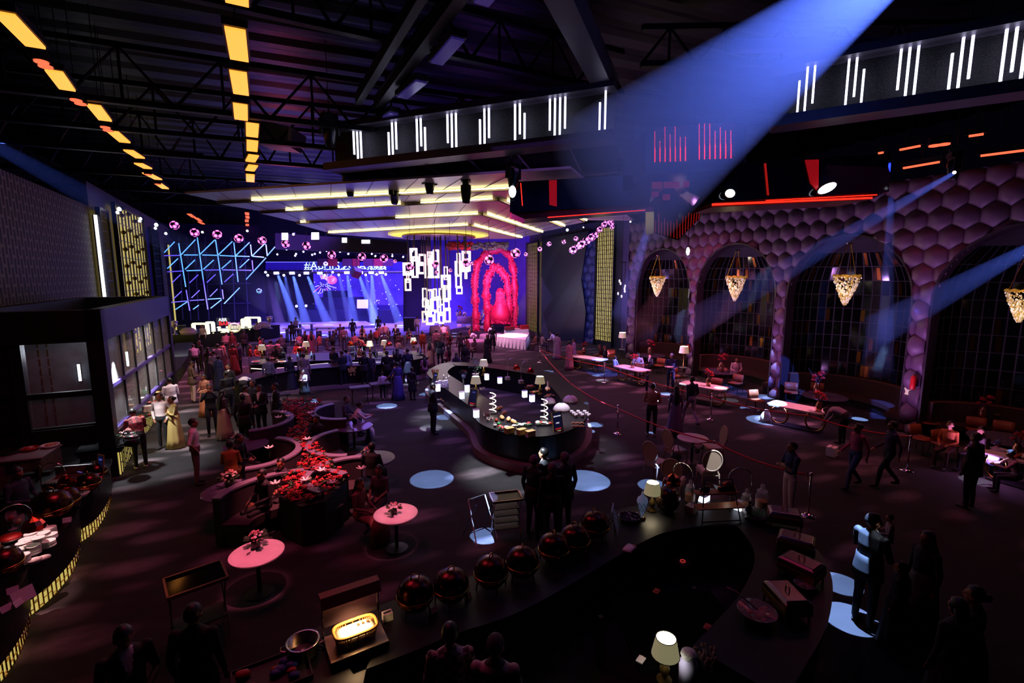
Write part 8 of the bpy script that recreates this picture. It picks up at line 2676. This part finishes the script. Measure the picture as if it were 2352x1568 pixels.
def person(px, py, mode, h, hd, kind, top, bottom, label, fl='', hair=None, skin=0, shoe='#141012', zh=None):
 """fl letters: F woman, L long hair, U bun, G gown, S skirt, J jacket, T tunic, c white collar, s short sleeves, b bare legs, n no hair"""
 fem = 'F' in fl
 B = body(kind, fem)
 base = 1.22 if kind.startswith('sit') else (1.06 if kind == 'bend' else (1.60 if kind == 'lean' else 1.715))
 s_ = h / 1.715
 if mode == 'f':
  p = G(px, py, 0)
 else:
  p = G(px, py, zh if zh is not None else base * s_)
 rz = -YAW + math.radians(hd)
 if kind in ('bend', 'lean') and mode == 'h':
  hh = B['head']
  p = p - Matrix.Rotation(rz, 3, 'Z') @ Vector((0, hh.y * s_ * .7, 0))
 t = thing('person', label, 'person', (p.x, p.y, 0 if zh is None else zh - base * s_), rz)
 t.scale = (s_, s_, s_)
 o = bpy.data.objects.new('body', B['mesh'])
 C.objects.link(o)
 o.parent = t
 sk = SKINS[skin]
 tm, bm_ = cloth(top), cloth(bottom)
 sl = [sk, tm, bm_, cloth(shoe), cloth('#d8d4d4') if 'c' in fl else tm, sk if 's' in fl else tm, HAIRM, sk if 'b' in fl else bm_, LIP]
 for i, mt in enumerate(sl):
  o.material_slots[i].link = 'OBJECT'
  o.material_slots[i].material = mt
 if 'n' not in fl:
  st = 'long' if 'L' in fl else ('bun' if 'U' in fl else 'crop')
  hb = bpy.data.objects.new('hair', hair_mesh(kind, fem, st))
  C.objects.link(hb)
  hb.parent = t
  if hair:
   hb.material_slots[0].link = 'OBJECT'
   hb.material_slots[0].material = cloth(hair)
 sit = kind.startswith('sit')
 for ch, style, nm, mt in (('G', 'gown', 'gown_skirt', bm_), ('S', 'skirt', 'skirt', bm_), ('J', 'jacket', 'jacket_hem', tm), ('T', 'tunic', 'tunic_hem', tm)):
  if ch in fl:
   if sit:
    if ch in 'GS':
     pr = [((-.0, .0, .60), .17, .14), ((0, .2, .55), .22, .12), ((0, .44, .52), .25, .11), ((0, .52, .35), .27, .12), ((0, .50, .04), .30, .16)]
     MB().loft([[Vector(c_) + Vector((a_ * math.cos(q), 0, b_ * math.sin(q))) if i < 3 else Vector(c_) + Vector((a_ * math.cos(q), b_ * math.sin(q), 0)) for q in [2 * PI * j / 18 for j in range(18)]] for i, (c_, a_, b_) in enumerate(pr)]).build(nm, mt, t, True)
    continue
   n_ = 30
   rings = []
   pr = skirt_prof(kind, style, fem)
   stride = .22 if kind == 'walk' and ch in 'GS' else 0
   for i, (r, z) in enumerate(pr):
    amp = .11 * i / len(pr) if ch in 'GS' else .01
    rings.append([Vector((r * math.cos(a) * (1 + amp * math.sin(9 * a)), r * (.8 if ch in 'JT' else .88 + stride * i / 6) * math.sin(a) * (1 + amp * math.sin(9 * a)), z)) for a in [2 * PI * j / n_ for j in range(n_)]])
   k_ = MB().loft(rings, caps=False).build(nm, mt, t, True)
   k_.modifiers.new('s', 'SOLIDIFY').thickness = .008
 return t
def sash(t, col, glit=None):
 """a draped cloth over one shoulder, part of the dress"""
 pts = [P3(-.12, .14, .95), P3(-.02, .15, 1.15), P3(.10, .12, 1.32), P3(.16, .02, 1.44), P3(.15, -.09, 1.35), P3(.12, -.15, 1.1), P3(.14, -.19, .8), P3(.16, -.2, .5)]
 rr = []
 for i, p in enumerate(pts):
  wv = Vector((.10, .02, .04)) * (1 if i < 3 else 1.2)
  rr.append([p - wv, p - wv * .4 + Vector((0, .01, 0)), p + wv * .4, p + wv])
 o = MB().loft(rr, closed=False).build('draped_sash', cloth(col), t, True)
 o.modifiers.new('s', 'SOLIDIFY').thickness = .01
 return o
W_, K_, NV, GY, PK, RD, TN, LB_, BR, OL = '#d0c8c8', '#0c0b0e', '#141830', '#6a6670', '#c07078', '#8a1c20', '#b09078', '#7888b8', '#4a3226', '#4a4238'
A = person
# --- left side, standing
A(455, 1112, 'f', 1.72, -60, 'pocket', '#dcd0cc', '#6a4a46', 'man in a white shirt and brown trousers standing alone by the flower sofa', 's')
A(378, 1030, 'f', 1.75, -175, 'pocket', '#b8a4a2', '#121014', 'man in a pale shirt, hands on hips, beside the woman in the yellow saree')
y_ = A(405, 1027, 'f', 1.62, 150, 'cross', '#94804a', '#a08a50', 'woman in a yellow saree with folded arms at the lattice buffet', 'FGU')
sash(y_, '#b09a60')
A(325, 1075, 'f', 1.72, 50, 'lean', 'red plaid', '#100e10', 'man in a plaid red shirt leaning over the lattice buffet', '', shoe='#c8b8b4')
A(388, 868, 'h', 1.74, 60, 'front', '#d4cce0', '#141218', 'man in a pale lilac jacket bent to the far end of the lattice buffet', 'J')
A(446, 924, 'f', 1.74, -40, 'front', '#5a463c', '#b89c90', 'man in a brown jacket and pale trousers holding a plate by the gold counter edge', 'J')
A(476, 955, 'f', 1.60, 175, 'front', '#a06a5a', '#c07a5a', 'woman in a peach skirt with long dark hair behind the man raising a phone', 'FLG')
A(490, 1000, 'f', 1.74, -150, 'phone', '#16182a', '#181c2c', 'man in dark clothes raising a phone to his face', '')
A(518, 1008, 'f', 1.62, -20, 'stand', '#3a2a34', '#a08478', 'woman in a long pale skirt with hair down her back', 'FLG')
A(524, 836, 'h', 1.74, 165, 'stand', '#101016', '#101014', 'man in a dark suit with a white shirt, head up, behind the bespectacled one', 'Jc')
A(519, 853, 'h', 1.72, 60, 'front', '#0c0c12', '#0c0c10', 'man in a black suit with white collar looking toward the kitchen', 'Jc')
A(562, 868, 'h', 1.70, 20, 'bend', '#d8dce0', '#14141c', 'stooping figure in white caught by a round white spotlight')
A(561, 886, 'h', 1.70, -30, 'front', '#a89090', '#1c181c', 'man in a pale jacket eating from a plate before the dark group', 'J')
A(580, 873, 'h', 1.74, 160, 'stand', '#1c1c30', '#141420', 'man in a navy suit within the dark group by the tray stand', 'J')
A(595, 884, 'h', 1.74, 175, 'front', '#0c0c12', '#0c0c10', 'man in a black suit with a pink collar glimpse in the dark group', 'Jc')
A(556, 906, 'h', 1.76, 0, 'stand', '#08080a', '#0a0a0c', 'broad man in black seen from behind before the dark group', 'J')
A(632, 880, 'h', 1.74, 120, 'stand', '#0a0a0e', '#0c0c10', 'man in an open black jacket and pale shirt by the flower bed', 'Jc')
# --- around the flower sofa
A(545, 1006, 'h', 1.70, -90, 'sit', '#0c0a0e', '#0c0a0e', 'dark-clothed person seated at the half hidden table behind the sofa')
A(527, 1022, 'h', 1.70, 20, 'sit', '#a0602a', '#8a5224', 'person in an orange top seated with their back to the violet table', 'F')
A(648, 1062, 'h', 1.68, 170, 'sit', '#1c1420', '#14101a', 'person half hidden in the middle alcove of the flower sofa', '')
A(606, 1088, 'h', 1.68, 150, 'sit', '#100c12', '#100c12', 'dark person sunk in the lower alcove by the violet table', '')
A(730, 962, 'h', 1.66, 150, 'sit', '#18121c', '#120e16', 'person peering over the upper alcove on the dance floor side', '')
A(793, 917, 'h', 1.72, -90, 'sit', '#3a3440', '#1c1a24', 'man in grey seated at the far end of the flower sofa', '')
A(811, 932, 'h', 1.66, -70, 'sit_table', '#d8ccd0', '#c8b8bc', 'woman in white lace seated at the sparkling table', 'FUS')
A(852, 1028, 'h', 1.70, -10, 'sit', '#0a0a10', '#0c0c12', 'dark-haired person seated with back turned at the table beside the sofa', '')
A(872, 1078, 'h', 1.64, 170, 'sit', '#5a4450', '#3a2c34', 'woman with long dark hair seated facing the camera near the pink table', 'FLs')
A(822, 1110, 'h', 1.64, -110, 'sit', '#7a3c36', '#8a4a40', 'woman in a rust pleated dress seated by the pink table', 'FLS')
# --- middle carpet
A(701, 921, 'f', 1.34, 170, 'cross', '#c8b4c8', '#0c0c14', 'girl in a white top and black skirt standing in a spot of light', 'FLSb')
A(798, 884, 'f', 1.76, 0, 'stand', LB_, '#8a82a8', 'man in a light blue suit with his back turned at the buffet bar', 'J')
A(696, 812, 'h', 1.74, 10, 'stand', '#7a6878', '#6a5a68', 'man in a long grey-pink tunic at the buffet bar behind the girl', 'T')
A(766, 797, 'h', 1.76, -20, 'front', '#0e1024', '#0e1020', 'man in a dark suit talking beside the light blue suit', 'J')
A(785, 806, 'h', 1.74, 60, 'front', '#14182e', '#101326', 'dark-suited man facing the other beside the light blue suit', 'J')
A(835, 807, 'h', 1.74, -10, 'front', '#161426', '#0c0c14', 'broad man in dark clothes at the buffet bar before the red flowers', 'J')
A(851, 811, 'h', 1.60, 160, 'stand', '#3a3448', '#2a2838', 'person behind the buffet bar between dark figures near the red flowers', '')
A(888, 806, 'h', 1.76, 0, 'stand', '#08080e', '#08080e', 'tall man in black with his back to the camera under the yellow lamp', 'J')
A(912, 800, 'h', 1.74, 10, 'stand', '#0c0a12', '#1c1422', 'woman in black with long hair by the dark notice stand', 'FLG')
A(938, 880, 'f', 1.72, 20, 'front', '#161a34', '#c8d0dc', 'person in navy whose white trousers are lit by a spotlight', 'T')
A(915, 917, 'f', 1.62, 30, 'reach', '#3a3478', '#403a88', 'woman in a long blue dress leading a small boy', 'FUGs')
A(880, 918, 'f', 1.20, 20, 'stand', '#c8b8d0', '#14121c', 'small boy in a white jacket holding a hand', '', shoe='#d0c0d0')
A(948, 918, 'f', 1.40, -20, 'stand', '#0c0c18', '#0c0c16', 'child in black standing before the island counter', 'T')
A(664, 818, 'h', 1.66, 0, 'stand', '#14183a', '#12163a', 'woman in a long navy gown at the buffet bar', 'FUG')
A(615, 820, 'h', 1.74, 0, 'stand', '#4a4a78', '#2a2a48', 'man in a blue shirt at the buffet bar by the first lamp', '')
# --- kitchen-side crowd
for px, py, h, hd, kd, tp, bt, lab, fl in [
 (444, 792, 1.70, 40, 'lean', '#8a808e', '#18161c', 'grey-shirted man leaning to the pots at the far buffet end', ''),
 (458, 782, 1.70, 150, 'front', '#1a141c', '#14101a', 'dark man facing out behind the far buffet end', ''),
 (477, 798, 1.62, 20, 'stand', '#5a2c3a', '#2c2438', 'woman in a dull red shawl near the far buffet end', 'FLG'),
 (490, 806, 1.68, 10, 'front', '#a088a0', '#1a1a2a', 'person in a lilac shirt next to the woman in the dull red shawl', ''),
 (500, 816, 1.66, 0, 'stand', '#2c3a68', '#1e2448', 'woman in a blue gown with dark hair, back turned, near the gold edge', 'FUG'),
 (499, 790, 1.74, 20, 'stand', '#9a7c84', '#3a2c34', 'man in a pale pink shirt standing with the red-lit group', ''),
 (511, 784, 1.70, -30, 'stand', '#b06a70', '#5a3038', 'woman in a pink headscarf in the red-lit group', 'FG'),
 (519, 764, 1.76, 20, 'lean', '#8a5a68', '#2a1c26', 'man in dusty pink bending to the drinks bar', ''),
 (534, 790, 1.66, 10, 'stand', '#8a2c28', '#7a221e', 'woman in a red saree with her back turned', 'FUG'),
 (533, 762, 1.70, 170, 'stand', '#5a1420', '#3a0e18', 'woman in red facing out below the bar sign', 'FL'),
 (547, 788, 1.64, 150, 'stand', '#2a2448', '#1c1830', 'person in a blue vest and red cap beside the red saree', ''),
 (559, 758, 1.74, 0, 'stand', '#120c18', '#100c14', 'dark figure waiting at the drinks bar under the pink script', 'J'),
 (573, 796, 1.68, -60, 'sit', '#7a2a26', '#3a1a1a', 'woman in red seated at the first lamp of the buffet bar', 'FL'),
 (588, 797, 1.66, -100, 'sit', '#a0442c', '#5a2418', 'woman in orange seated beside the first lamp of the buffet bar', 'FL'),
 (597, 774, 1.60, 100, 'stand', '#7a1c24', '#3a1018', 'child in a red cap near the drinks bar end', ''),
 (603, 778, 1.60, 60, 'stand', '#5a2a44', '#3a1c2c', 'girl in a mauve top by the child in the red cap', 'FL'),
 (621, 781, 1.78, 10, 'stand', '#b07888', '#3a2a38', 'broad man in a pink-lit white shirt behind the buffet bar', ''),
 (638, 780, 1.70, -40, 'stand', '#9a6a78', '#3a2a34', 'shorter man next to the broad one in white', ''),
 (633, 793, 1.72, 170, 'front', '#101018', '#0c0c12', 'dark-dressed server with bowed head behind the buffet bar', ''),
 (646, 797, 1.70, 160, 'front', '#181622', '#101018', 'second dark-dressed server near the red dish', ''),
 (647, 769, 1.74, 40, 'lean', '#140e2a', '#100c20', 'man in dark clothes leaning at the edge of the violet dance floor', 'J'),
 (590, 739, 1.74, -160, 'lean', '#c0a8c0', '#14101c', 'bartender in a vest and white sleeves leaning over the drinks bar', '')]:
 A(px, py, 'h', h, hd, kd, tp, bt, lab, fl, zh=None)
A(464, 746, 'h', 1.74, 170, 'stand', '#c8c0c0', '#18161c', 'bartender in a white shirt inside the largest lit frame', '')
# --- guests seated and standing before the dance floor
for px, py, h, hd, kd, tp, bt, lab, fl in [
 (669, 738, 1.74, 10, 'stand', '#12102c', '#100e26', 'dark-suited man at the tall tables on the dance floor edge', 'J'),
 (679, 729, 1.76, 160, 'cross', '#a890c8', '#141028', 'man in a white shirt standing at the tall tables', ''),
 (687, 769, 1.68, 20, 'sit', '#b06878', '#4a2a38', 'boy in a pink shirt at the rim of the dance floor', ''),
 (700, 760, 1.64, 10, 'stand', '#2a1c3a', '#2a1c3a', 'woman with very long hair, first of two, facing the stage', 'FLG'),
 (714, 760, 1.64, 20, 'stand', '#a0486a', '#5a2844', 'woman with very long hair in pink, second of two, facing the stage', 'FLG'),
 (681, 790, 1.60, 170, 'sit', '#b03028', '#5a1c1c', 'woman in bright red seated behind the warming lamp', 'FL'),
 (734, 769, 1.66, 60, 'sit', '#9a4450', '#5a2834', 'woman in coral seated before the tall tables', 'FU'),
 (750, 779, 1.66, -70, 'sit', '#3a2c48', '#2a2038', 'woman in profile with a dark bob seated beyond the glasses', 'FL'),
 (769, 757, 1.70, -30, 'lean', '#0e0a24', '#0c0a1c', 'man in dark clothes crouching toward the stage', 'J'),
 (781, 743, 1.72, 10, 'stand', '#3a2450', '#1c1430', 'bald man in violet light watching the stage', 'n'),
 (789, 750, 1.70, 10, 'stand', '#7a5a78', '#3a2c40', 'man in a pale vest watching the stage', ''),
 (809, 732, 1.78, 10, 'walk', '#161238', '#14102e', 'man in a dark blue suit walking out on the dance floor', 'J'),
 (832, 747, 1.64, 10, 'stand', '#c07a8a', '#c88a90', 'woman in a pale pink gown with loose dark hair facing the stage', 'FLG'),
 (831, 764, 1.76, 10, 'stand', '#0c0c20', '#0c0c1c', 'man in a navy suit right behind the woman in pale pink', 'J'),
 (815, 768, 1.66, 30, 'sit', '#a8506a', '#4a2a3a', 'child in pink beside the first arched lamp of the buffet bar', ''),
 (842, 771, 1.70, 120, 'sit', '#1c1828', '#141420', 'man turned sideways in a white collar by the buffet bar lamp', 'c'),
 (806, 783, 1.72, 160, 'front', '#6a6a88', '#1c1c28', 'chef in a white cap and apron behind the buffet bar', ''),
 (852, 761, 1.66, 20, 'sit', '#5a3440', '#3a2430', 'woman in a russet top with dark hair by the yellow lamp', 'FL'),
 (864, 757, 1.68, 0, 'sit', '#a03038', '#3a141c', 'person in a red top with short dark hair by the yellow lamp', ''),
 (868, 726, 1.74, 170, 'stand', '#2a2040', '#141028', 'singer in dark clothes with a lit white page on the dance floor', ''),
 (873, 748, 1.66, 20, 'sit', '#b86884', '#4a2a3a', 'child in a pink shirt beyond the yellow lamp', ''),
 (883, 742, 1.66, 10, 'stand', '#c87a90', '#5a3448', 'boy in a pale pink shirt facing the stage', ''),
 (891, 755, 1.64, 20, 'sit', '#2a1420', '#2a1420', 'woman in maroon with wavy hair near the suited waiter', 'FL'),
 (909, 745, 1.76, 170, 'tray', '#201a2a', '#14101c', 'waiter in a suit carrying a bright light on a tray', 'Jc'),
 (918, 763, 1.70, 20, 'stand', '#6a4450', '#3a2a34', 'man in a brown tunic before the stage-side lamp', 'T'),
 (914, 783, 1.66, -20, 'sit', '#a89088', '#5a4a48', 'woman in a cream shawl behind the dark notice stand', 'FU'),
 (939, 757, 1.62, 20, 'sit', '#7a2028', '#5a181e', 'woman in dark red at a table by the dance floor corner', 'FL'),
 (958, 726, 1.74, 10, 'stand', '#a888b0', '#6a5078', 'person in a pale vest by the loudspeaker', '')]:
 A(px, py, 'h', h, hd, kd, tp, bt, lab, fl)
# --- crowd under the white frames and by the island
for px, py, h, hd, kd, tp, bt, lab, fl in [
 (970, 760, 1.62, 10, 'stand', '#b04428', '#7a2c1c', 'woman in an orange top at the foot of the white frames', 'FU'),
 (988, 778, 1.66, -20, 'stand', '#9a5a54', '#7a4440', 'woman in a peach saree with a white drape', 'FLG'),
 (1002, 757, 1.72, 10, 'stand', '#d08098', '#3a2430', 'man in a pink-lit white shirt under the white frames', ''),
 (1018, 745, 1.74, 20, 'lean', '#d07a90', '#4a2c3a', 'man in a bright pink shirt stooping below the white frames', ''),
 (1022, 757, 1.66, 10, 'sit', '#a83438', '#4a1820', 'person in a red shirt below the stooping man', ''),
 (1010, 775, 1.78, 170, 'stand', '#16242a', '#121a1e', 'tall man in dark green with a pale mark on the chest', 'J'),
 (1033, 767, 1.66, 20, 'sit', '#6a1c28', '#3a1018', 'woman in wine red beside the tall man in dark green', 'FL'),
 (975, 820, 1.60, 20, 'sit', '#a07088', '#7a5468', 'woman in pale pink seated by the churro stand', 'FL'),
 (1030, 800, 1.64, 40, 'sit', '#8a3440', '#4a2028', 'woman in coral seated behind the candles of the island', 'FL'),
 (1058, 763, 1.72, 10, 'stand', '#5a4450', '#2a2030', 'man in grey at the table nearest the island', ''),
 (1072, 772, 1.66, 60, 'stand', '#a04a50', '#5a2a30', 'woman in a rose top by the table nearest the island', 'FU'),
 (1068, 790, 1.66, 0, 'stand', '#12101c', '#100e18', 'woman in black at the table nearest the island, back turned', 'FLG'),
 (1090, 780, 1.66, 150, 'sit', '#6a4a58', '#3a2a34', 'seated woman in mauve at the table nearest the island', 'FL'),
 (1048, 815, 1.64, 10, 'sit', '#3a2c58', '#2a2044', 'woman in violet light seated near the small leafy tree', 'FL'),
 (1131, 748, 1.78, 0, 'stand', '#0c0c20', '#0a0a1a', 'tall dark figure at the end of the long white table', 'J'),
 (1119, 769, 1.68, 150, 'stand', '#1a1020', '#14101c', 'dark-haired woman in black by the long white table', 'FLG'),
 (1050, 714, 1.66, -30, 'sit', '#b0a088', '#6a5a50', 'guest in cream at the tables before the flower arches, kitchen-side end', ''),
 (1066, 716, 1.66, 160, 'sit', '#8a7a78', '#4a4048', 'guest in grey facing out before the flower arches', ''),
 (1088, 716, 1.66, 150, 'sit', '#c0a8a0', '#5a4a50', 'guest in ivory beside the tall pink centrepiece', 'FU'),
 (1089, 726, 1.66, 30, 'sit', '#b89088', '#5a4448', 'guest in peach on a white-covered chair', ''),
 (1103, 722, 1.66, 20, 'sit', '#c8a8a8', '#5a4448', 'guest in pale pink on a white-covered chair by the globe lamp', 'F'),
 (1082, 752, 1.66, 20, 'sit', '#8a3030', '#4a1c20', 'guest in dark red in the near row before the globe lamp', 'FL'),
 (993, 880, 1.74, -60, 'front', '#0e1020', '#10111c', 'waiter in a black jacket at the kitchen end of the island, apron lit white', 'J')]:
 A(px, py, 'h', h, hd, kd, tp, bt, lab, fl)
# --- seated groups along the far right
for px, py, h, hd, kd, tp, bt, lab, fl in [
 (1233, 768, 1.66, 40, 'sit', '#9a5030', '#4a2a28', 'woman in orange on the sofa by the far grille', 'FL'),
 (1246, 770, 1.66, -60, 'sit', '#7a5a58', '#4a3a40', 'man in a dull pink shirt on the sofa by the far grille', ''),
 (1268, 762, 1.68, 60, 'lean', '#d8c0d0', '#8a7888', 'person in white leaning over before the jagged panel', ''),
 (1280, 765, 1.66, -20, 'stand', '#a890b0', '#8a7498', 'woman in a lilac saree before the jagged panel', 'FG'),
 (1308, 783, 1.64, 20, 'stand', '#9a6a70', '#8a5c64', 'woman in a rose saree by the farthest pale table', 'FUG'),
 (1318, 778, 1.64, 60, 'stand', '#8a78a8', '#6a5a8a', 'woman in a violet-white veil by the farthest pale table', 'FG'),
 (1380, 795, 1.68, 80, 'sit', '#3a1a20', '#2a1218', 'woman with bare arms seated at the farthest pale table', 'FLs'),
 (1392, 797, 1.72, 80, 'sit', '#0e0e14', '#0e0e14', 'man in black with a white shirt seated at the farthest pale table', 'c'),
 (1413, 822, 1.20, -60, 'sit', '#a89aa8', '#4a3a48', 'small child in a pale shirt at the table before the first arch', ''),
 (1466, 813, 1.72, 165, 'sit_table', '#c8a89c', '#2a2026', 'man in a cream jacket seated behind the table before the first arch', ''),
 (1494, 816, 1.50, 120, 'sit', '#14121a', '#14121a', 'boy in black seated at the table before the first arch', 'c'),
 (1692, 826, 1.70, 165, 'sit', '#d0b0c0', '#2a2430', 'man in a white shirt seated alone in the second arch', ''),
 (1487, 852, 1.05, 60, 'stand', '#3a3858', '#1a1830', 'toddler in a blue and white top standing at the rope', '')]:
 A(px, py, 'h', h, hd, kd, tp, bt, lab, fl)
w_ = A(1543, 812, 'h', 1.72, 150, 'tray', '#182048', '#141a3c', 'masked waiter in blue carrying a white tray before the second arch', '', hair='#8a8488')
p = w_.matrix_basis @ Vector((0, .42, 1.16))
t = thing('tray', 'white tray carried by the masked waiter in blue', 'tray', p)
MB().lathe([(0, 0), (.2, 0), (.22, .02), (.2, .015), (0, .01)], 20).build('dish', WHITE, t, True)
MB().lathe([(.205, .012), (.225, .02), (.21, .028)], 20, caps=False).build('rim', STEEL, t, True)
A(1495, 1000, 'f', 1.76, -20, 'front', '#a0705e', '#0e0c12', 'man in a tan vest and white sleeves, feet in a spot of light', '', shoe='#b8c0d0')
A(1549, 998, 'f', 1.66, -10, 'stand', '#6a5a78', '#6e5c7c', 'woman in a long mauve cape dress with dark hair down her back', 'FLG')
A(1585, 975, 'f', 1.74, 20, 'walk', '#1c1830', '#9a88a0', 'man in a dark shirt and pale trousers walking with the mauve dress', '')
A(1912, 938, 'h', 1.72, 30, 'bend', '#9a8a9e', '#14121a', 'man in a grey shirt bending over the end of the third table', '')
A(1808, 1188, 'f', 1.72, 90, 'cross', '#141c40', '#c0aab0', 'man in a dark blue shirt and white trousers beside a barrier post', 's')
A(1958, 1120, 'f', 1.66, 100, 'walk', '#a83458', '#3a3f68', 'woman in a pink top and jeans walking past the white carton', 'FU')
A(2035, 1118, 'f', 1.70, 80, 'walk', '#3a2440', '#14121c', 'person in a dark plaid top walking behind the woman in pink', 'F')
A(2186, 908, 'h', 1.72, 160, 'sit', '#16121c', '#1c1820', 'man in dark clothes seated in the last arch by the pier', '')
A(2262, 915, 'h', 1.74, 170, 'sit_table', 'stripes', '#2a2228', 'man in a striped white shirt leaning on the dark table in the last arch', 's')
A(2184, 975, 'h', 1.68, 120, 'sit', '#b05a2c', '#4a2a22', 'woman in orange seated with her chair turned to the table', 'FU')
A(2245, 995, 'h', 1.78, 20, 'stand', '#050507', '#060608', 'large man in black seen from behind at the picture edge table', 'J', zh=1.76)
A(2258, 988, 'h', 1.66, 90, 'sit', '#2a1c20', '#1c1418', 'man with bowed head seated beyond the large man in black', '')
A(2286, 1020, 'h', 1.30, -60, 'sit_table', '#b8c4d8', '#3a4460', 'boy in a patterned bandana lit white at the picture edge table', '', hair='#4a64a0')
A(2345, 1045, 'h', 1.40, 60, 'sit_table', '#c08a9a', '#2a2230', 'boy in a pale long-sleeved top at the picture edge', '', hair='#3a4468')
# --- group of four in black by the island, lit face
A(1250, 1030, 'h', 1.74, 60, 'stand', '#0c0c10', '#0c0c10', 'man in a black suit whose profile is lit white and orange', 'Jc', skin=2)
A(1226, 1047, 'h', 1.72, -40, 'stand', '#0a0a0e', '#0c0c10', 'purple-lit short-haired man in black facing the lit face', 'J', hair='#5a4a62')  # purple light put into the hair colour of these three men
A(1269, 1064, 'h', 1.70, 10, 'stand', '#08080c', '#0a0a0e', 'purple-lit short-haired man in black with his back to the camera, nearest of the four', 'J', hair='#5a4a5c')
A(1298, 1040, 'h', 1.76, 30, 'stand', '#0c0c10', '#0c0c10', 'tall purple-lit short-haired man in black with a white collar line', 'Jc', hair='#5e4e62')
# --- near edge
A(1033, 1436, 'h', 1.74, 10, 'stand', 'plaid', '#141216', 'man in a checked shirt at the bottom edge, back turned, inside the ring counter', '')
A(1137, 1466, 'h', 1.74, -5, 'front', 'banded', '#141216', 'man with cropped hair in a banded shirt at the bottom edge, inside the ring counter', '', hair='#3a2f3c')
A(280, 1440, 'h', 1.72, -130, 'front', '#141018', '#100e12', 'waiter in a dark vest with white collar near the tray trolley', 'c')
A(440, 1392, 'h', 1.74, 10, 'stand', '#09080b', '#09080b', 'figure in black standing just before the tray trolley', 'J')
A(35, 1075, 'h', 1.70, -90, 'front', '#22243a', '#14121a', 'cook in dark blue at the near corner buffet by the picture edge', '')
f_ = A(2008, 1182, 'h', 1.78, -70, 'hold', '#08080c', '#07070a', 'bearded man in a black suit holding a toddler, legs against the round spotlight', 'Jc')
A(2048, 1190, 'h', .82, 60, 'sit', '#a88a90', '#6a5058', 'toddler in a pale top carried by the man in the black suit', '', zh=1.72, hair='#2a2224')
A(2133, 1222, 'h', 1.66, 100, 'stand', '#2a2024', '#5a4a48', 'woman with long dark hair and a pale spangled gown beside the man with the toddler', 'FLG')
A(2072, 1292, 'h', 1.30, 40, 'stand', '#0c0a0e', '#0e0c12', 'dark-dressed girl between the man with the toddler and the spangled gown', 'FLG')
A(2205, 1378, 'h', 1.68, 0, 'stand', '#1c1216', '#1e181e', 'woman in dark clothes with very long hair, closest to the camera at the bottom edge', 'FLG')
A(2245, 1350, 'h', 1.66, 40, 'stand', '#140c10', '#181216', 'woman in black just beyond the closest long-haired woman', 'FUG')
# ---- suspension rods for whatever hangs from the roof
bpy.context.view_layer.update()
dg = bpy.context.evaluated_depsgraph_get()
for o in HANG:
 hi = -1e9
 for ch in [o] + list(o.children) + [g for c in o.children for g in c.children]:
  if ch.type == 'MESH':
   for c in ch.bound_box:
    hi = max(hi, (ch.matrix_world @ Vector(c)).z)
 p = Vector((o.matrix_world.translation.x, o.matrix_world.translation.y, hi + 0.01))
 hit, loc, *_ = scene.ray_cast(dg, p, Vector((0, 0, 1)))
 zt = loc.z if hit else 12.92
 inv = o.matrix_world.inverted()
 k = MB().tube([inv @ (p - Vector((0, 0, 0.03))), inv @ Vector((p.x, p.y, zt + 0.02))], 0.012 / max(o.scale.x, 0.05), 4).build('hanging_cable', BLACK, o)
